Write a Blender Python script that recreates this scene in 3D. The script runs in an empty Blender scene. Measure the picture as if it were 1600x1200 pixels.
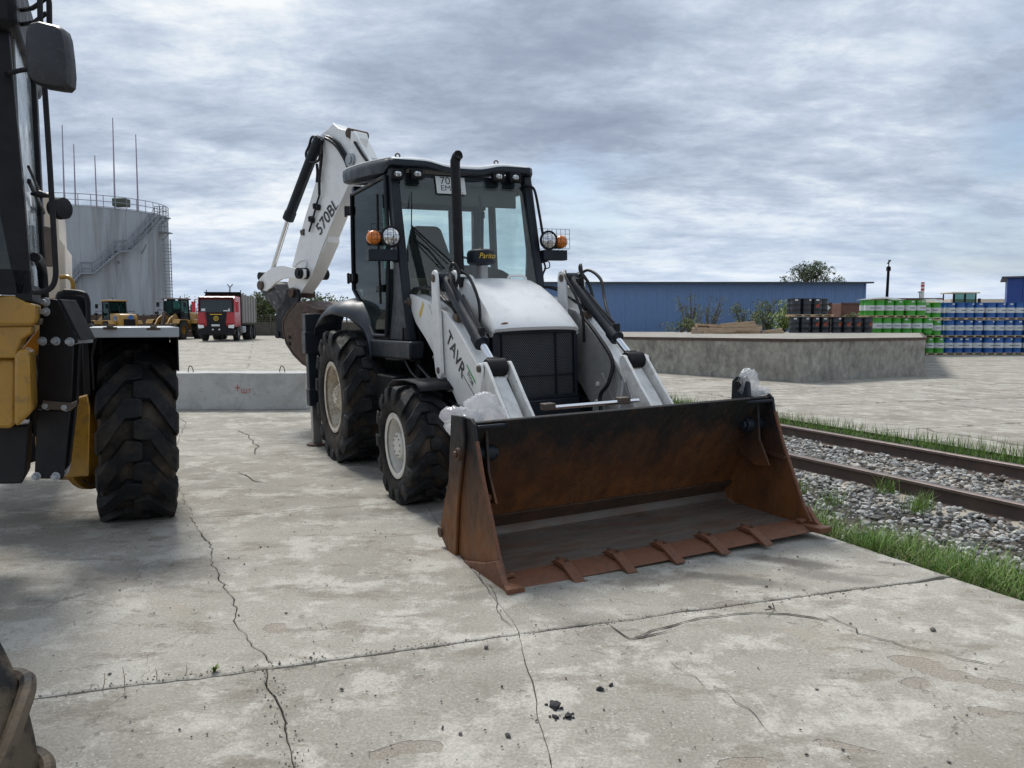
import bpy, math, random
from mathutils import Vector, Matrix, noise
R = math.radians
rnd = random.Random(7)
S = bpy.context.scene
COL = S.collection

# ------------------------------------------------------------------ camera
CAM_H, FPX, HZ = 1.5, 1225.0, 500.0
PITCH = math.atan((600 - HZ) / FPX)
cd = bpy.data.cameras.new('camera')
cd.sensor_width = 36; cd.lens = 36 * FPX / 1600; cd.clip_start = .05; cd.clip_end = 5000
cam = bpy.data.objects.new('camera', cd); COL.objects.link(cam)
cam.location = (0, 0, CAM_H); cam.rotation_euler = (R(90) - PITCH, 0, 0)
S.camera = cam

# ------------------------------------------------------------------ light
SUN_EL, SUN_AZ = R(52), R(-28)          # azimuth measured from +Y towards +X
sund = Vector((math.sin(SUN_AZ) * math.cos(SUN_EL), math.cos(SUN_AZ) * math.cos(SUN_EL), math.sin(SUN_EL)))
sl = bpy.data.lights.new('sun', 'SUN'); sl.energy = 2.7; sl.angle = R(16); sl.color = (1, .965, .91)
so = bpy.data.objects.new('sun', sl); COL.objects.link(so)
so.rotation_euler = (-sund).to_track_quat('-Z', 'Y').to_euler()
S.view_settings.view_transform = 'Standard'; S.view_settings.look = 'None'
S.view_settings.gamma = 1; S.view_settings.use_curve_mapping = False
S.view_settings.exposure = 0.36

W = bpy.data.worlds.new('World'); S.world = W; W.use_nodes = True
nt = W.node_tree; nt.nodes.clear()
def N(t, tree=None, **k):
    n = (tree or nt).nodes.new(t)
    for a, b in k.items(): setattr(n, a, b)
    return n
def Lk(a, b, tree=None): (tree or nt).links.new(a, b)
sky = N('ShaderNodeTexSky', sky_type='NISHITA', sun_disc=False, sun_elevation=SUN_EL, sun_rotation=SUN_AZ, air_density=1.0, dust_density=1.2)
tc = N('ShaderNodeTexCoord'); sx = N('ShaderNodeSeparateXYZ'); Lk(tc.outputs['Generated'], sx.inputs[0])
def wm(op, a, b=None, c=None):
    n = N('ShaderNodeMath', operation=op)
    for i, v in enumerate((a, b, c)):
        if v is None: continue
        if isinstance(v, (int, float)): n.inputs[i].default_value = v
        else: Lk(v, n.inputs[i])
    return n.outputs[0]
zz = wm('ADD', wm('MAXIMUM', sx.outputs[2], 0.0), 0.15)
cv = N('ShaderNodeCombineXYZ'); Lk(wm('DIVIDE', sx.outputs[0], zz), cv.inputs[0]); Lk(wm('DIVIDE', sx.outputs[1], zz), cv.inputs[1])
def wnoise(scale, detail, rough, dist, off, sxy=(1, 1)):
    mp_ = N('ShaderNodeMapping'); Lk(cv.outputs[0], mp_.inputs[0])
    mp_.inputs['Location'].default_value = off; mp_.inputs['Scale'].default_value = (sxy[0], sxy[1], 1)
    mp_.inputs['Rotation'].default_value = (0, 0, R(-12))
    n = N('ShaderNodeTexNoise'); n.inputs['Scale'].default_value = scale; n.inputs['Detail'].default_value = detail
    n.inputs['Roughness'].default_value = rough; n.inputs['Distortion'].default_value = dist
    Lk(mp_.outputs[0], n.inputs['Vector']); return n.outputs[0]
def wramp(src, stops):
    r = N('ShaderNodeValToRGB'); r.color_ramp.interpolation = 'LINEAR'
    while len(r.color_ramp.elements) < len(stops): r.color_ramp.elements.new(.5)
    for e, (p, c) in zip(r.color_ramp.elements, stops): e.position = p; e.color = (*c, 1)
    Lk(src, r.inputs[0]); return r.outputs[0]
body = wnoise(.70, 12, .58, .12, (1.3, 4.2, 0), (.85, 1.1))
fine = wnoise(3.6, 14, .68, .2, (5.3, 1.2, 3), (.9, 1.25))
cover = wnoise(.9, 7, .55, .4, (8.1, 2.7, 9), (.6, 1.3))
def dirmask(lst):
    tot = None
    for (u, v, rad, amp) in lst:
        d = Vector(((u - 800) / 1225, 1, (500 - v) / 1225)).normalized()
        n = N('ShaderNodeVectorMath', operation='DISTANCE'); Lk(tc.outputs['Generated'], n.inputs[0]); n.inputs[1].default_value = d
        q = wm('MULTIPLY', wm('POWER', 2.718, wm('MULTIPLY', wm('POWER', wm('DIVIDE', n.outputs['Value'], rad), 2.0), -1.0)), amp)
        tot = q if tot is None else wm('ADD', tot, q)
    return tot
shape = dirmask([(1480, 270, .10, -.055), (1300, 310, .11, -.045), (1560, 110, .10, -.035), (1050, 300, .08, -.04), (1560, 360, .08, -.03), (120, 250, .1, -.03), (900, 70, .13, -.07), (840, 190, .12, -.07), (600, 40, .1, -.03), (1180, 60, .12, -.03), (420, 130, .13, .05), (1250, 170, .12, .04), (1000, 230, .10, .03), (620, 310, .12, -.02), (350, 330, .12, -.04), (250, 90, .12, .015), (1150, 340, .12, -.02), (1400, 420, .16, .05), (1000, 400, .14, .05), (450, 420, .15, .05), (760, 330, .08, .05)])
mixv = wm('ADD', wm('ADD', wm('MULTIPLY', body, .64), wm('MULTIPLY', fine, .36)), shape)
cloud = wramp(mixv, [(.26, (.24, .29, .40)), (.40, (.36, .425, .545)), (.46, (.455, .535, .665)), (.51, (.565, .65, .78)), (.555, (.72, .795, .89)), (.62, (.95, .98, 1.0))])
sc = N('ShaderNodeVectorMath', operation='SCALE'); Lk(cloud, sc.inputs[0]); sc.inputs['Scale'].default_value = 7.7
blue = dirmask([(880, 292, .055, .24), (1585, 230, .05, .24), (1480, 335, .06, .12), (950, 355, .06, .14), (1250, 395, .09, .06), (1560, 420, .08, .10)])
cm = wramp(wm('ADD', wm('ADD', wm('MULTIPLY', cover, .70), wm('MULTIPLY', fine, .30)), blue), [(.0, (1, 1, 1)), (.57, (1, 1, 1)), (.66, (.72, .72, .72)), (.78, (.22, .22, .22)), (1, (.15, .15, .15))])
# pale veil of far cloud towards the horizon
hz = wm('SUBTRACT', 1.0, wm('SMOOTH_MIN', wm('MULTIPLY', wm('MAXIMUM', sx.outputs[2], 0.0), 6.5), 1.0, .2))
mx = N('ShaderNodeMix', data_type='RGBA'); Lk(cm, mx.inputs['Factor'])
skb = N('ShaderNodeVectorMath', operation='SCALE'); Lk(sky.outputs[0], skb.inputs[0]); skb.inputs['Scale'].default_value = .95
Lk(skb.outputs[0], mx.inputs['A']); Lk(sc.outputs[0], mx.inputs['B'])
mh = N('ShaderNodeMix', data_type='RGBA'); Lk(wm('MULTIPLY', hz, .5), mh.inputs['Factor'])
Lk(mx.outputs['Result'], mh.inputs['A']); mh.inputs['B'].default_value = (5.1, 6.15, 7.7, 1)
bg = N('ShaderNodeBackground'); bg.inputs[1].default_value = 0.10; Lk(mh.outputs['Result'], bg.inputs[0])
wo = N('ShaderNodeOutputWorld'); Lk(bg.outputs[0], wo.inputs[0])

# ------------------------------------------------------------------ pixel -> place helpers (measured planes)
fw = Vector((0, math.cos(PITCH), -math.sin(PITCH))); up = Vector((0, math.sin(PITCH), math.cos(PITCH)))
CO = Vector((0, 0, CAM_H))
def ray(u, v): return fw + Vector((1, 0, 0)) * ((u - 800) / FPX) + up * ((600 - v) / FPX)
def gnd(u, v, z=0.0): d = ray(u, v); return CO + d * ((z - CAM_H) / d.z)
def at(u, v, Y): d = ray(u, v); return CO + d * (Y / d.y)
MYAW, MROLL, MPITCH = R(26.31), R(1.36), R(-.2)
MM = Matrix.Rotation(MYAW - math.pi / 2, 4, 'Z') @ Matrix.Rotation(MPITCH, 4, 'Y') @ Matrix.Rotation(MROLL, 4, 'X')
MM = Matrix.Translation((-.953, 8.853, -.008)) @ MM
MI = MM.inverted(); MI3 = MI.to_3x3()
def mp(u, v, **k):
    ax = 'xyz'.index(list(k)[0]); val = list(k.values())[0]
    o = MI @ CO; d = MI3 @ ray(u, v)
    return o + d * ((val - o[ax]) / d[ax])
def mxz(pts, y): return [(p.x, p.z) for p in (mp(u, v, y=y) for u, v in pts)]

# ------------------------------------------------------------------ mesh builder
X, Y, Z = Vector((1, 0, 0)), Vector((0, 1, 0)), Vector((0, 0, 1))
class MB:
    def __init__(s): s.v = []; s.f = []
    def add(s, vs, fs):
        o = len(s.v); s.v += [tuple(p) for p in vs]; s.f += [tuple(i + o for i in f) for f in fs]; return s
    def box(s, c, d, M=None):
        c = Vector(c); d = Vector(d) / 2
        vs = [Vector((i * d.x, j * d.y, k * d.z)) for i in (-1, 1) for j in (-1, 1) for k in (-1, 1)]
        if M is not None: vs = [M @ p for p in vs]
        return s.add([p + c for p in vs], [(0, 1, 3, 2), (4, 6, 7, 5), (0, 4, 5, 1), (2, 3, 7, 6), (0, 2, 6, 4), (1, 5, 7, 3)])
    def prism(s, poly, o, eu, ev, en, a, b):
        o = Vector(o); n = len(poly)
        A = [o + eu * p[0] + ev * p[1] + en * a for p in poly]; B = [o + eu * p[0] + ev * p[1] + en * b for p in poly]
        return s.add(A + B, [tuple(range(n - 1, -1, -1)), tuple(range(n, 2 * n))] + [(i, (i + 1) % n, n + (i + 1) % n, n + i) for i in range(n)])
    def py(s, poly, y0, y1): return s.prism(poly, (0, 0, 0), X, Z, Y, y0, y1)     # (x,z) polygon along y
    def px(s, poly, x0, x1): return s.prism(poly, (0, 0, 0), Y, Z, X, x0, x1)     # (y,z) polygon along x
    def pz(s, poly, z0, z1): return s.prism(poly, (0, 0, 0), X, Y, Z, z0, z1)
    def tube(s, pts, r, n=10, cap=True):
        pts = [Vector(p) for p in pts]; m = len(pts)
        rr = r if isinstance(r, (list, tuple)) else [r] * m
        t = (pts[1] - pts[0]).normalized(); a = t.orthogonal().normalized(); vs = []
        for i, p in enumerate(pts):
            t2 = (pts[min(i + 1, m - 1)] - pts[max(i - 1, 0)]).normalized()
            a = (a - t2 * a.dot(t2)).normalized(); b = t2.cross(a)
            vs += [p + (a * math.cos(k * 2 * math.pi / n) + b * math.sin(k * 2 * math.pi / n)) * rr[i] for k in range(n)]
        fs = [(i * n + k, i * n + (k + 1) % n, (i + 1) * n + (k + 1) % n, (i + 1) * n + k) for i in range(m - 1) for k in range(n)]
        if cap: fs += [tuple(range(n - 1, -1, -1)), tuple(range((m - 1) * n, m * n))]
        return s.add(vs, fs)
    def curve(s, pts, r, n=8, seg=6):
        P = [Vector(p) for p in pts]; P = [P[0] * 2 - P[1]] + P + [P[-1] * 2 - P[-2]]; out = []
        for i in range(1, len(P) - 2):
            for k in range(seg):
                t = k / seg
                out.append(.5 * ((2 * P[i]) + (P[i + 1] - P[i - 1]) * t + (2 * P[i - 1] - 5 * P[i] + 4 * P[i + 1] - P[i + 2]) * t * t + (-P[i - 1] + 3 * P[i] - 3 * P[i + 1] + P[i + 2]) * t ** 3))
        out.append(P[-2]); return s.tube(out, r, n)
    def lathe(s, prof, c, ax, n=32, cap=True):
        c = Vector(c); ax = Vector(ax).normalized(); a = ax.orthogonal().normalized(); b = ax.cross(a); m = len(prof); vs = []
        for r, h in prof: vs += [c + ax * h + (a * math.cos(k * 2 * math.pi / n) + b * math.sin(k * 2 * math.pi / n)) * r for k in range(n)]
        fs = [(i * n + k, i * n + (k + 1) % n, (i + 1) * n + (k + 1) % n, (i + 1) * n + k) for i in range(m - 1) for k in range(n)]
        if cap: fs += [tuple(range(n - 1, -1, -1)), tuple(range((m - 1) * n, m * n))]
        return s.add(vs, fs)
    def cyl(s, p0, p1, r, n=16):
        p0 = Vector(p0); p1 = Vector(p1); return s.lathe([(r, 0), (r, (p1 - p0).length)], p0, p1 - p0, n)
    def grid(s, P):                                # P[i][j] points
        m, n = len(P), len(P[0])
        return s.add([p for r in P for p in r], [(i * n + j, i * n + j + 1, (i + 1) * n + j + 1, (i + 1) * n + j) for i in range(m - 1) for j in range(n - 1)])
    def bar(s, a, b, w, h, upv=Z):
        a = Vector(a); b = Vector(b); t = (b - a).normalized(); sd = t.cross(upv)
        sd = sd.normalized() if sd.length > 1e-5 else t.orthogonal().normalized(); u2 = sd.cross(t)
        return s.prism([(-w / 2, -h / 2), (w / 2, -h / 2), (w / 2, h / 2), (-w / 2, h / 2)], a, sd, u2, t, 0, (b - a).length)
def mesh(name, mb, smooth=35):
    me = bpy.data.meshes.new(name); me.from_pydata(mb.v, [], mb.f)
    me.validate(); me.update()
    import bmesh
    if len(mb.f) < 60000:
        bm = bmesh.new(); bm.from_mesh(me); bmesh.ops.recalc_face_normals(bm, faces=bm.faces); bm.to_mesh(me); bm.free()
    if smooth:
        me.polygons.foreach_set('use_smooth', [True] * len(me.polygons)); me.set_sharp_from_angle(angle=R(smooth))
    return me
def obj(name, mb, mat, parent=None, bev=0, smooth=35, label=None, cat=None, group=None, kind=None, thick=0):
    me = mb if isinstance(mb, bpy.types.Mesh) else mesh(name, mb, smooth)
    if mat and not me.materials: me.materials.append(mat)
    o = bpy.data.objects.new(name, me); COL.objects.link(o)
    if parent: o.parent = parent
    if thick:
        m = o.modifiers.new('solid', 'SOLIDIFY'); m.thickness = thick; m.offset = 0
    if bev:
        m = o.modifiers.new('bevel', 'BEVEL'); m.width = bev; m.segments = 2; m.limit_method = 'ANGLE'; m.angle_limit = R(40); m.harden_normals = False
    if label: o['label'] = label
    if cat: o['category'] = cat
    if group: o['group'] = group
    if kind: o['kind'] = kind
    return o
def thing(name, label, cat, loc=(0, 0, 0), rz=0, group=None, M=None):
    o = bpy.data.objects.new(name, None); COL.objects.link(o); o.empty_display_size = .1
    if M is not None: o.matrix_world = M
    else: o.location = loc; o.rotation_euler = (0, 0, rz)
    o['label'] = label; o['category'] = cat
    if group: o['group'] = group
    return o
def dup(o, parent=None):
    kids = [c for c in COL.objects if c.parent == o]
    c = o.copy(); COL.objects.link(c); c.parent = parent
    for k in kids: dup(k, c)
    return c
def text(name, s, mat, parent, o, eu, ev, size=1.0, depth=.002, cx=True, shear=0, wscale=1, bold=0):
    cu = bpy.data.curves.new('txt', 'FONT'); cu.body = s; cu.size = 1; cu.extrude = 0; cu.offset = bold; cu.shear = shear
    t = bpy.data.objects.new('txt', cu); COL.objects.link(t)
    me = bpy.data.meshes.new_from_object(t); bpy.data.objects.remove(t)
    xs = [v.co.x for v in me.vertices]; ys = [v.co.y for v in me.vertices]
    x0 = (min(xs) + max(xs)) / 2 if cx else min(xs); y0 = (min(ys) + max(ys)) / 2 if cx else min(ys)
    eu = Vector(eu); ev = Vector(ev); en = eu.cross(ev).normalized(); o = Vector(o)
    for v in me.vertices: v.co = o + eu * ((v.co.x - x0) * size * wscale) + ev * ((v.co.y - y0) * size) + en * depth
    me.materials.append(mat); me.name = name
    ob = bpy.data.objects.new(name, me); COL.objects.link(ob); ob.parent = parent
    return ob

# ------------------------------------------------------------------ materials
def mat(name, col, rough=.6, metal=0, dirt=None, var=.12, vs=3, bump=0, bs=40, spec=.5, island=0, grad=None, stretch=None, rough_var=.15, coat=0, dirt2=None):
    """dirt=(colour, amount 0..1, scale[, contrast])   grad=(z0, z1, colour at z0)"""
    m = bpy.data.materials.new(name); m.use_nodes = True; t = m.node_tree; t.nodes.clear()
    out = t.nodes.new('ShaderNodeOutputMaterial'); b = t.nodes.new('ShaderNodeBsdfPrincipled'); t.links.new(b.outputs[0], out.inputs[0])
    co = t.nodes.new('ShaderNodeTexCoord'); vec = co.outputs['Object']
    if stretch:
        q = t.nodes.new('ShaderNodeMapping'); q.inputs['Scale'].default_value = stretch; t.links.new(vec, q.inputs[0]); svec = q.outputs[0]
    else: svec = vec
    def noi(scale, det=6, ro=.6, v=svec, dist=0):
        n = t.nodes.new('ShaderNodeTexNoise'); n.inputs['Scale'].default_value = scale; n.inputs['Detail'].default_value = det
        n.inputs['Roughness'].default_value = ro; n.inputs['Distortion'].default_value = dist; t.links.new(v, n.inputs['Vector']); return n.outputs[0]
    def math_(op, a, c):
        n = t.nodes.new('ShaderNodeMath'); n.operation = op
        for i, q in enumerate((a, c)):
            if isinstance(q, (int, float)): n.inputs[i].default_value = q
            else: t.links.new(q, n.inputs[i])
        return n.outputs[0]
    def rng(src, a, c, d, e):
        n = t.nodes.new('ShaderNodeMapRange'); t.links.new(src, n.inputs[0])
        for i, q in enumerate((a, c, d, e)): n.inputs[i + 1].default_value = q
        return n.outputs[0]
    def mix(f, a, c):
        n = t.nodes.new('ShaderNodeMix'); n.data_type = 'RGBA'
        for s_, q in (('Factor', f), ('A', a), ('B', c)):
            if isinstance(q, (int, float)): n.inputs[s_].default_value = q
            elif isinstance(q, tuple): n.inputs[s_].default_value = (*q, 1)
            else: t.links.new(q, n.inputs[s_])
        return n.outputs['Result']
    c = col
    if grad:
        sp = t.nodes.new('ShaderNodeSeparateXYZ'); t.links.new(vec, sp.inputs[0])
        g = math_('ADD', sp.outputs[2], math_('MULTIPLY', math_('SUBTRACT', noi(4, 8, .7), .5), abs(grad[1] - grad[0]) * 1.6))
        c = mix(rng(g, grad[0], grad[1], 0, 1), grad[2], c)
    for dd in (dirt, dirt2):
        if dd:
            ct = dd[3] if len(dd) > 3 else .12
            c = mix(rng(noi(dd[2], 9, .65, svec, .4), .62 - dd[1] * .35, .62 - dd[1] * .35 + ct, 0, min(1, dd[1] * 1.3)), c, dd[0])
    if island:
        ge = t.nodes.new('ShaderNodeNewGeometry'); hs = t.nodes.new('ShaderNodeHueSaturation')
        t.links.new(rng(ge.outputs['Random Per Island'], 0, 1, 1 - island, 1 + island), hs.inputs['Value'])
        r2 = math_('FRACT', math_('MULTIPLY', ge.outputs['Random Per Island'], 17.3), 0)
        t.links.new(rng(r2, 0, 1, .48, .52), hs.inputs['Hue'])
        if isinstance(c, tuple): hs.inputs['Color'].default_value = (*c, 1)
        else: t.links.new(c, hs.inputs['Color'])
        c = hs.outputs[0]
    if var:
        hs = t.nodes.new('ShaderNodeHueSaturation'); t.links.new(rng(noi(vs, 8, .65), .25, .75, 1 - var, 1 + var), hs.inputs['Value'])
        if isinstance(c, tuple): hs.inputs['Color'].default_value = (*c, 1)
        else: t.links.new(c, hs.inputs['Color'])
        c = hs.outputs[0]
    if isinstance(c, tuple): b.inputs['Base Color'].default_value = (*c, 1)
    else: t.links.new(c, b.inputs['Base Color'])
    b.inputs['Metallic'].default_value = metal; b.inputs['Specular IOR Level'].default_value = spec
    if rough_var: t.links.new(rng(noi(vs * 2.3), .3, .7, max(.02, rough - rough_var), min(1, rough + rough_var)), b.inputs['Roughness'])
    else: b.inputs['Roughness'].default_value = rough
    if coat: b.inputs['Coat Weight'].default_value = coat; b.inputs['Coat Roughness'].default_value = .15
    if bump:
        bp = t.nodes.new('ShaderNodeBump'); bp.inputs['Strength'].default_value = bump; bp.inputs['Distance'].default_value = .01
        t.links.new(noi(bs, 8, .65), bp.inputs['Height']); t.links.new(bp.outputs[0], b.inputs['Normal'])
    return m
RUST = (.17, .062, .02); MUD = (.20, .155, .10)
M_carc = None
M_white = mat('white_paint', (.82, .82, .80), .40, dirt=((.30, .26, .20), .24, 7, .25), var=.05, vs=4, coat=.25, bump=.05, bs=30)
M_whited = mat('worn_white_paint', (.76, .755, .72), .5, dirt=((.16, .14, .12), .42, 6, .3), dirt2=(RUST, .18, 14, .08), var=.1, vs=6, bump=.08, bs=60)
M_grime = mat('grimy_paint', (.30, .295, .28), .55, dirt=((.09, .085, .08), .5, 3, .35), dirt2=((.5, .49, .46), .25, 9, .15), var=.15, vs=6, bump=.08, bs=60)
M_navy = mat('dark_navy_paint', (.011, .016, .023), .45, dirt=((.05, .052, .052), .22, 6, .4), var=.2, spec=.3, bump=.06, bs=50)
M_navyp = mat('navy_fender_plastic', (.022, .031, .045), .42, dirt=((.09, .092, .088), .3, 4, .5), var=.15, bump=.05, bs=60)
M_black = mat('black_steel', (.007, .007, .009), .55, dirt=((.035, .03, .025), .28, 7, .35), var=.25, spec=.3, bump=.1, bs=50)
M_dark = mat('engine_dark', (.005, .005, .006), .75, spec=.2, dirt=((.02, .018, .015), .3, 9, .4), var=.3)
M_hose = mat('black_rubber_hose', (.009, .009, .011), .5, spec=.35, var=.2, vs=12)
M_chrome = mat('chrome_rod', (.75, .77, .80), .16, 1, var=.05, rough_var=.06)
M_steel = mat('dull_steel', (.34, .335, .33), .42, .9, dirt=((.09, .07, .05), .3, 12, .3), var=.15)
M_tyre = mat('tyre_rubber', (.009, .010, .012), .7, spec=.3, dirt=((.10, .097, .092), .46, 5, .35), dirt2=((.085, .075, .062), .26, 16, .3), var=.25, vs=7, bump=.35, bs=45)
M_carc = mat('dusty_tyre_carcass', (.012, .012, .013), .75, spec=.25, dirt=((.15, .115, .08), .55, 3.5, .35), var=.25, vs=7, bump=.3, bs=45)
M_tyrem = mat('muddy_tyre_rubber', (.010, .010, .012), .75, spec=.3, dirt=((.17, .13, .085), .46, 5, .12), var=.25, vs=7, bump=.4, bs=30)
M_tyred = mat('dusty_tyre_rubber', (.009, .010, .012), .7, spec=.3, dirt=((.10, .08, .056), .44, 4, .3), var=.25, vs=7, bump=.3, bs=40)
M_rim = mat('cream_rim_paint', (.76, .74, .68), .5, dirt=((.34, .25, .16), .3, 7, .3), dirt2=(RUST, .16, 16, .06), var=.08)
M_rimr = mat('rusty_rim_paint', (.66, .62, .52), .6, dirt=((.33, .17, .05), .45, 7, .2), dirt2=(RUST, .3, 20, .08), var=.12)
M_rust = mat('bucket_rusty_steel', (.012, .012, .013), .55, grad=(.20, .78, (.165, .062, .019)), dirt=((.03, .024, .02), .42, 6, .25), dirt2=((.10, .038, .015), .2, 22, .08), var=.3, vs=9, bump=.25, bs=60, stretch=(1, 1, .55), spec=.35)
M_rustf = mat('bucket_floor_worn', (.135, .112, .092), .55, dirt=((.12, .055, .026), .44, 3.5, .15), var=.25, vs=6, bump=.2, bs=60, stretch=(2, .5, 1), metal=.1)
M_rustt = mat('rusty_teeth', (.16, .062, .028), .62, dirt=((.035, .026, .022), .42, 14, .2), var=.25, vs=14, bump=.25, bs=80)
M_rustd = mat('dark_rusty_steel', (.07, .038, .022), .62, dirt=((.02, .018, .018), .5, 5, .3), dirt2=((.13, .052, .02), .35, 8, .2), var=.3, vs=6, bump=.2, bs=60)
M_seat = mat('seat_fabric', (.03, .032, .035), .8, var=.1)
M_int = mat('cab_lining', (.055, .06, .062), .7, var=.08)
M_ora = mat('orange_lens', (.75, .20, .015), .2, var=.06, coat=.5)
M_lens = mat('lamp_reflector', (.78, .78, .78), .14, .85, var=.3, vs=60, rough_var=.1)
M_yelb = mat('yellow_loader_paint', (.36, .19, .02), .45, dirt=((.17, .11, .05), .40, 4, .3), dirt2=((.05, .04, .03), .28, 12, .12), var=.12, coat=.15, bump=.05, bs=40)
M_ylab = mat('yellow_sticker', (.72, .46, .03), .4, var=.05)
M_red = mat('red_truck_paint', (.42, .012, .018), .3, dirt=((.2, .14, .1), .14, 4, .4), var=.1, coat=.4)
M_cream = mat('cream_hood_paint', (.62, .53, .42), .5, dirt=((.3, .22, .14), .3, 4, .4), var=.08)
M_grey = mat('grey_galvanised', (.34, .36, .38), .45, .3, dirt=((.16, .15, .14), .22, 8, .3), var=.12)
M_tan = mat('dusty_steel', (.085, .065, .05), .65, dirt=((.17, .12, .08), .4, 4, .3), var=.2)
M_green = mat('green_print', (.03, .30, .07), .5, var=.03)
M_ink = mat('black_print', (.012, .012, .014), .5, var=.05)
M_redp = mat('red_crayon', (.45, .05, .035), .8, var=.3, vs=60)
M_plate = mat('number_plate_white', (.62, .64, .62), .45, var=.04)
M_conc2 = mat('block_concrete', (.45, .45, .43), .85, dirt=((.24, .235, .22), .45, 3, .3), dirt2=((.13, .12, .11), .16, 14, .06), var=.12, vs=2.5, bump=.35, bs=50)
M_wood = mat('weathered_timber', (.46, .355, .22), .8, dirt=((.16, .12, .085), .38, 5, .3), var=.3, vs=3, stretch=(1, 1, 6), bump=.3, island=.25)
M_pal = mat('pallet_wood', (.50, .38, .24), .8, var=.25, island=.3)
M_bag = None
def glassmat(name, tint, gloss=.06, rough=.02, ior=1.45):
    m = bpy.data.materials.new(name); m.use_nodes = True; t = m.node_tree; t.nodes.clear()
    o = t.nodes.new('ShaderNodeOutputMaterial'); a = t.nodes.new('ShaderNodeBsdfTransparent'); a.inputs[0].default_value = (*tint, 1)
    g = t.nodes.new('ShaderNodeBsdfGlossy'); g.inputs['Roughness'].default_value = rough
    ge = t.nodes.new('ShaderNodeNewGeometry'); dt = t.nodes.new('ShaderNodeVectorMath'); dt.operation = 'DOT_PRODUCT'; t.links.new(ge.outputs['Incoming'], dt.inputs[0]); t.links.new(ge.outputs['Normal'], dt.inputs[1])
    def mq(op, a_, b_):
        n = t.nodes.new('ShaderNodeMath'); n.operation = op
        for i, q_ in enumerate((a_, b_)):
            if isinstance(q_, (int, float)): n.inputs[i].default_value = q_
            else: t.links.new(q_, n.inputs[i])
        return n
    f0 = ((ior - 1) / (ior + 1)) ** 2
    fr = mq('ADD', mq('MULTIPLY', mq('POWER', mq('SUBTRACT', 1.0, mq('ABSOLUTE', dt.outputs['Value'], 0).outputs[0]).outputs[0], 5.0).outputs[0], (1 - f0) * (.85 if ior > 1.3 else .5)).outputs[0], f0)
    ad = t.nodes.new('ShaderNodeMath'); ad.operation = 'ADD'; t.links.new(fr.outputs[0], ad.inputs[0]); ad.inputs[1].default_value = gloss
    mx = t.nodes.new('ShaderNodeMixShader'); t.links.new(ad.outputs[0], mx.inputs[0]); t.links.new(a.outputs[0], mx.inputs[1]); t.links.new(g.outputs[0], mx.inputs[2])
    t.links.new(mx.outputs[0], o.inputs[0]); return m
G_win = glassmat('green_tinted_glass', (.90, .96, .95), .01)
G_side = glassmat('dark_tinted_glass', (.36, .50, .47), .0, .02, 1.22)
def bagmat():
    m = bpy.data.materials.new('clear_plastic_film'); m.use_nodes = True; t = m.node_tree; b = t.nodes['Principled BSDF']
    b.inputs['Base Color'].default_value = (.62, .64, .66, 1); b.inputs['Roughness'].default_value = .16
    tr = t.nodes.new('ShaderNodeBsdfTransparent'); tl = t.nodes.new('ShaderNodeBsdfTranslucent'); tl.inputs[0].default_value = (.8, .8, .82, 1)
    m1 = t.nodes.new('ShaderNodeMixShader'); m1.inputs[0].default_value = .45; m2 = t.nodes.new('ShaderNodeMixShader'); m2.inputs[0].default_value = .5
    t.links.new(b.outputs[0], m1.inputs[1]); t.links.new(tl.outputs[0], m1.inputs[2]); t.links.new(m1.outputs[0], m2.inputs[1]); t.links.new(tr.outputs[0], m2.inputs[2])
    t.links.new(m2.outputs[0], t.nodes['Material Output'].inputs[0]); return m
M_bag = bagmat()

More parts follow.
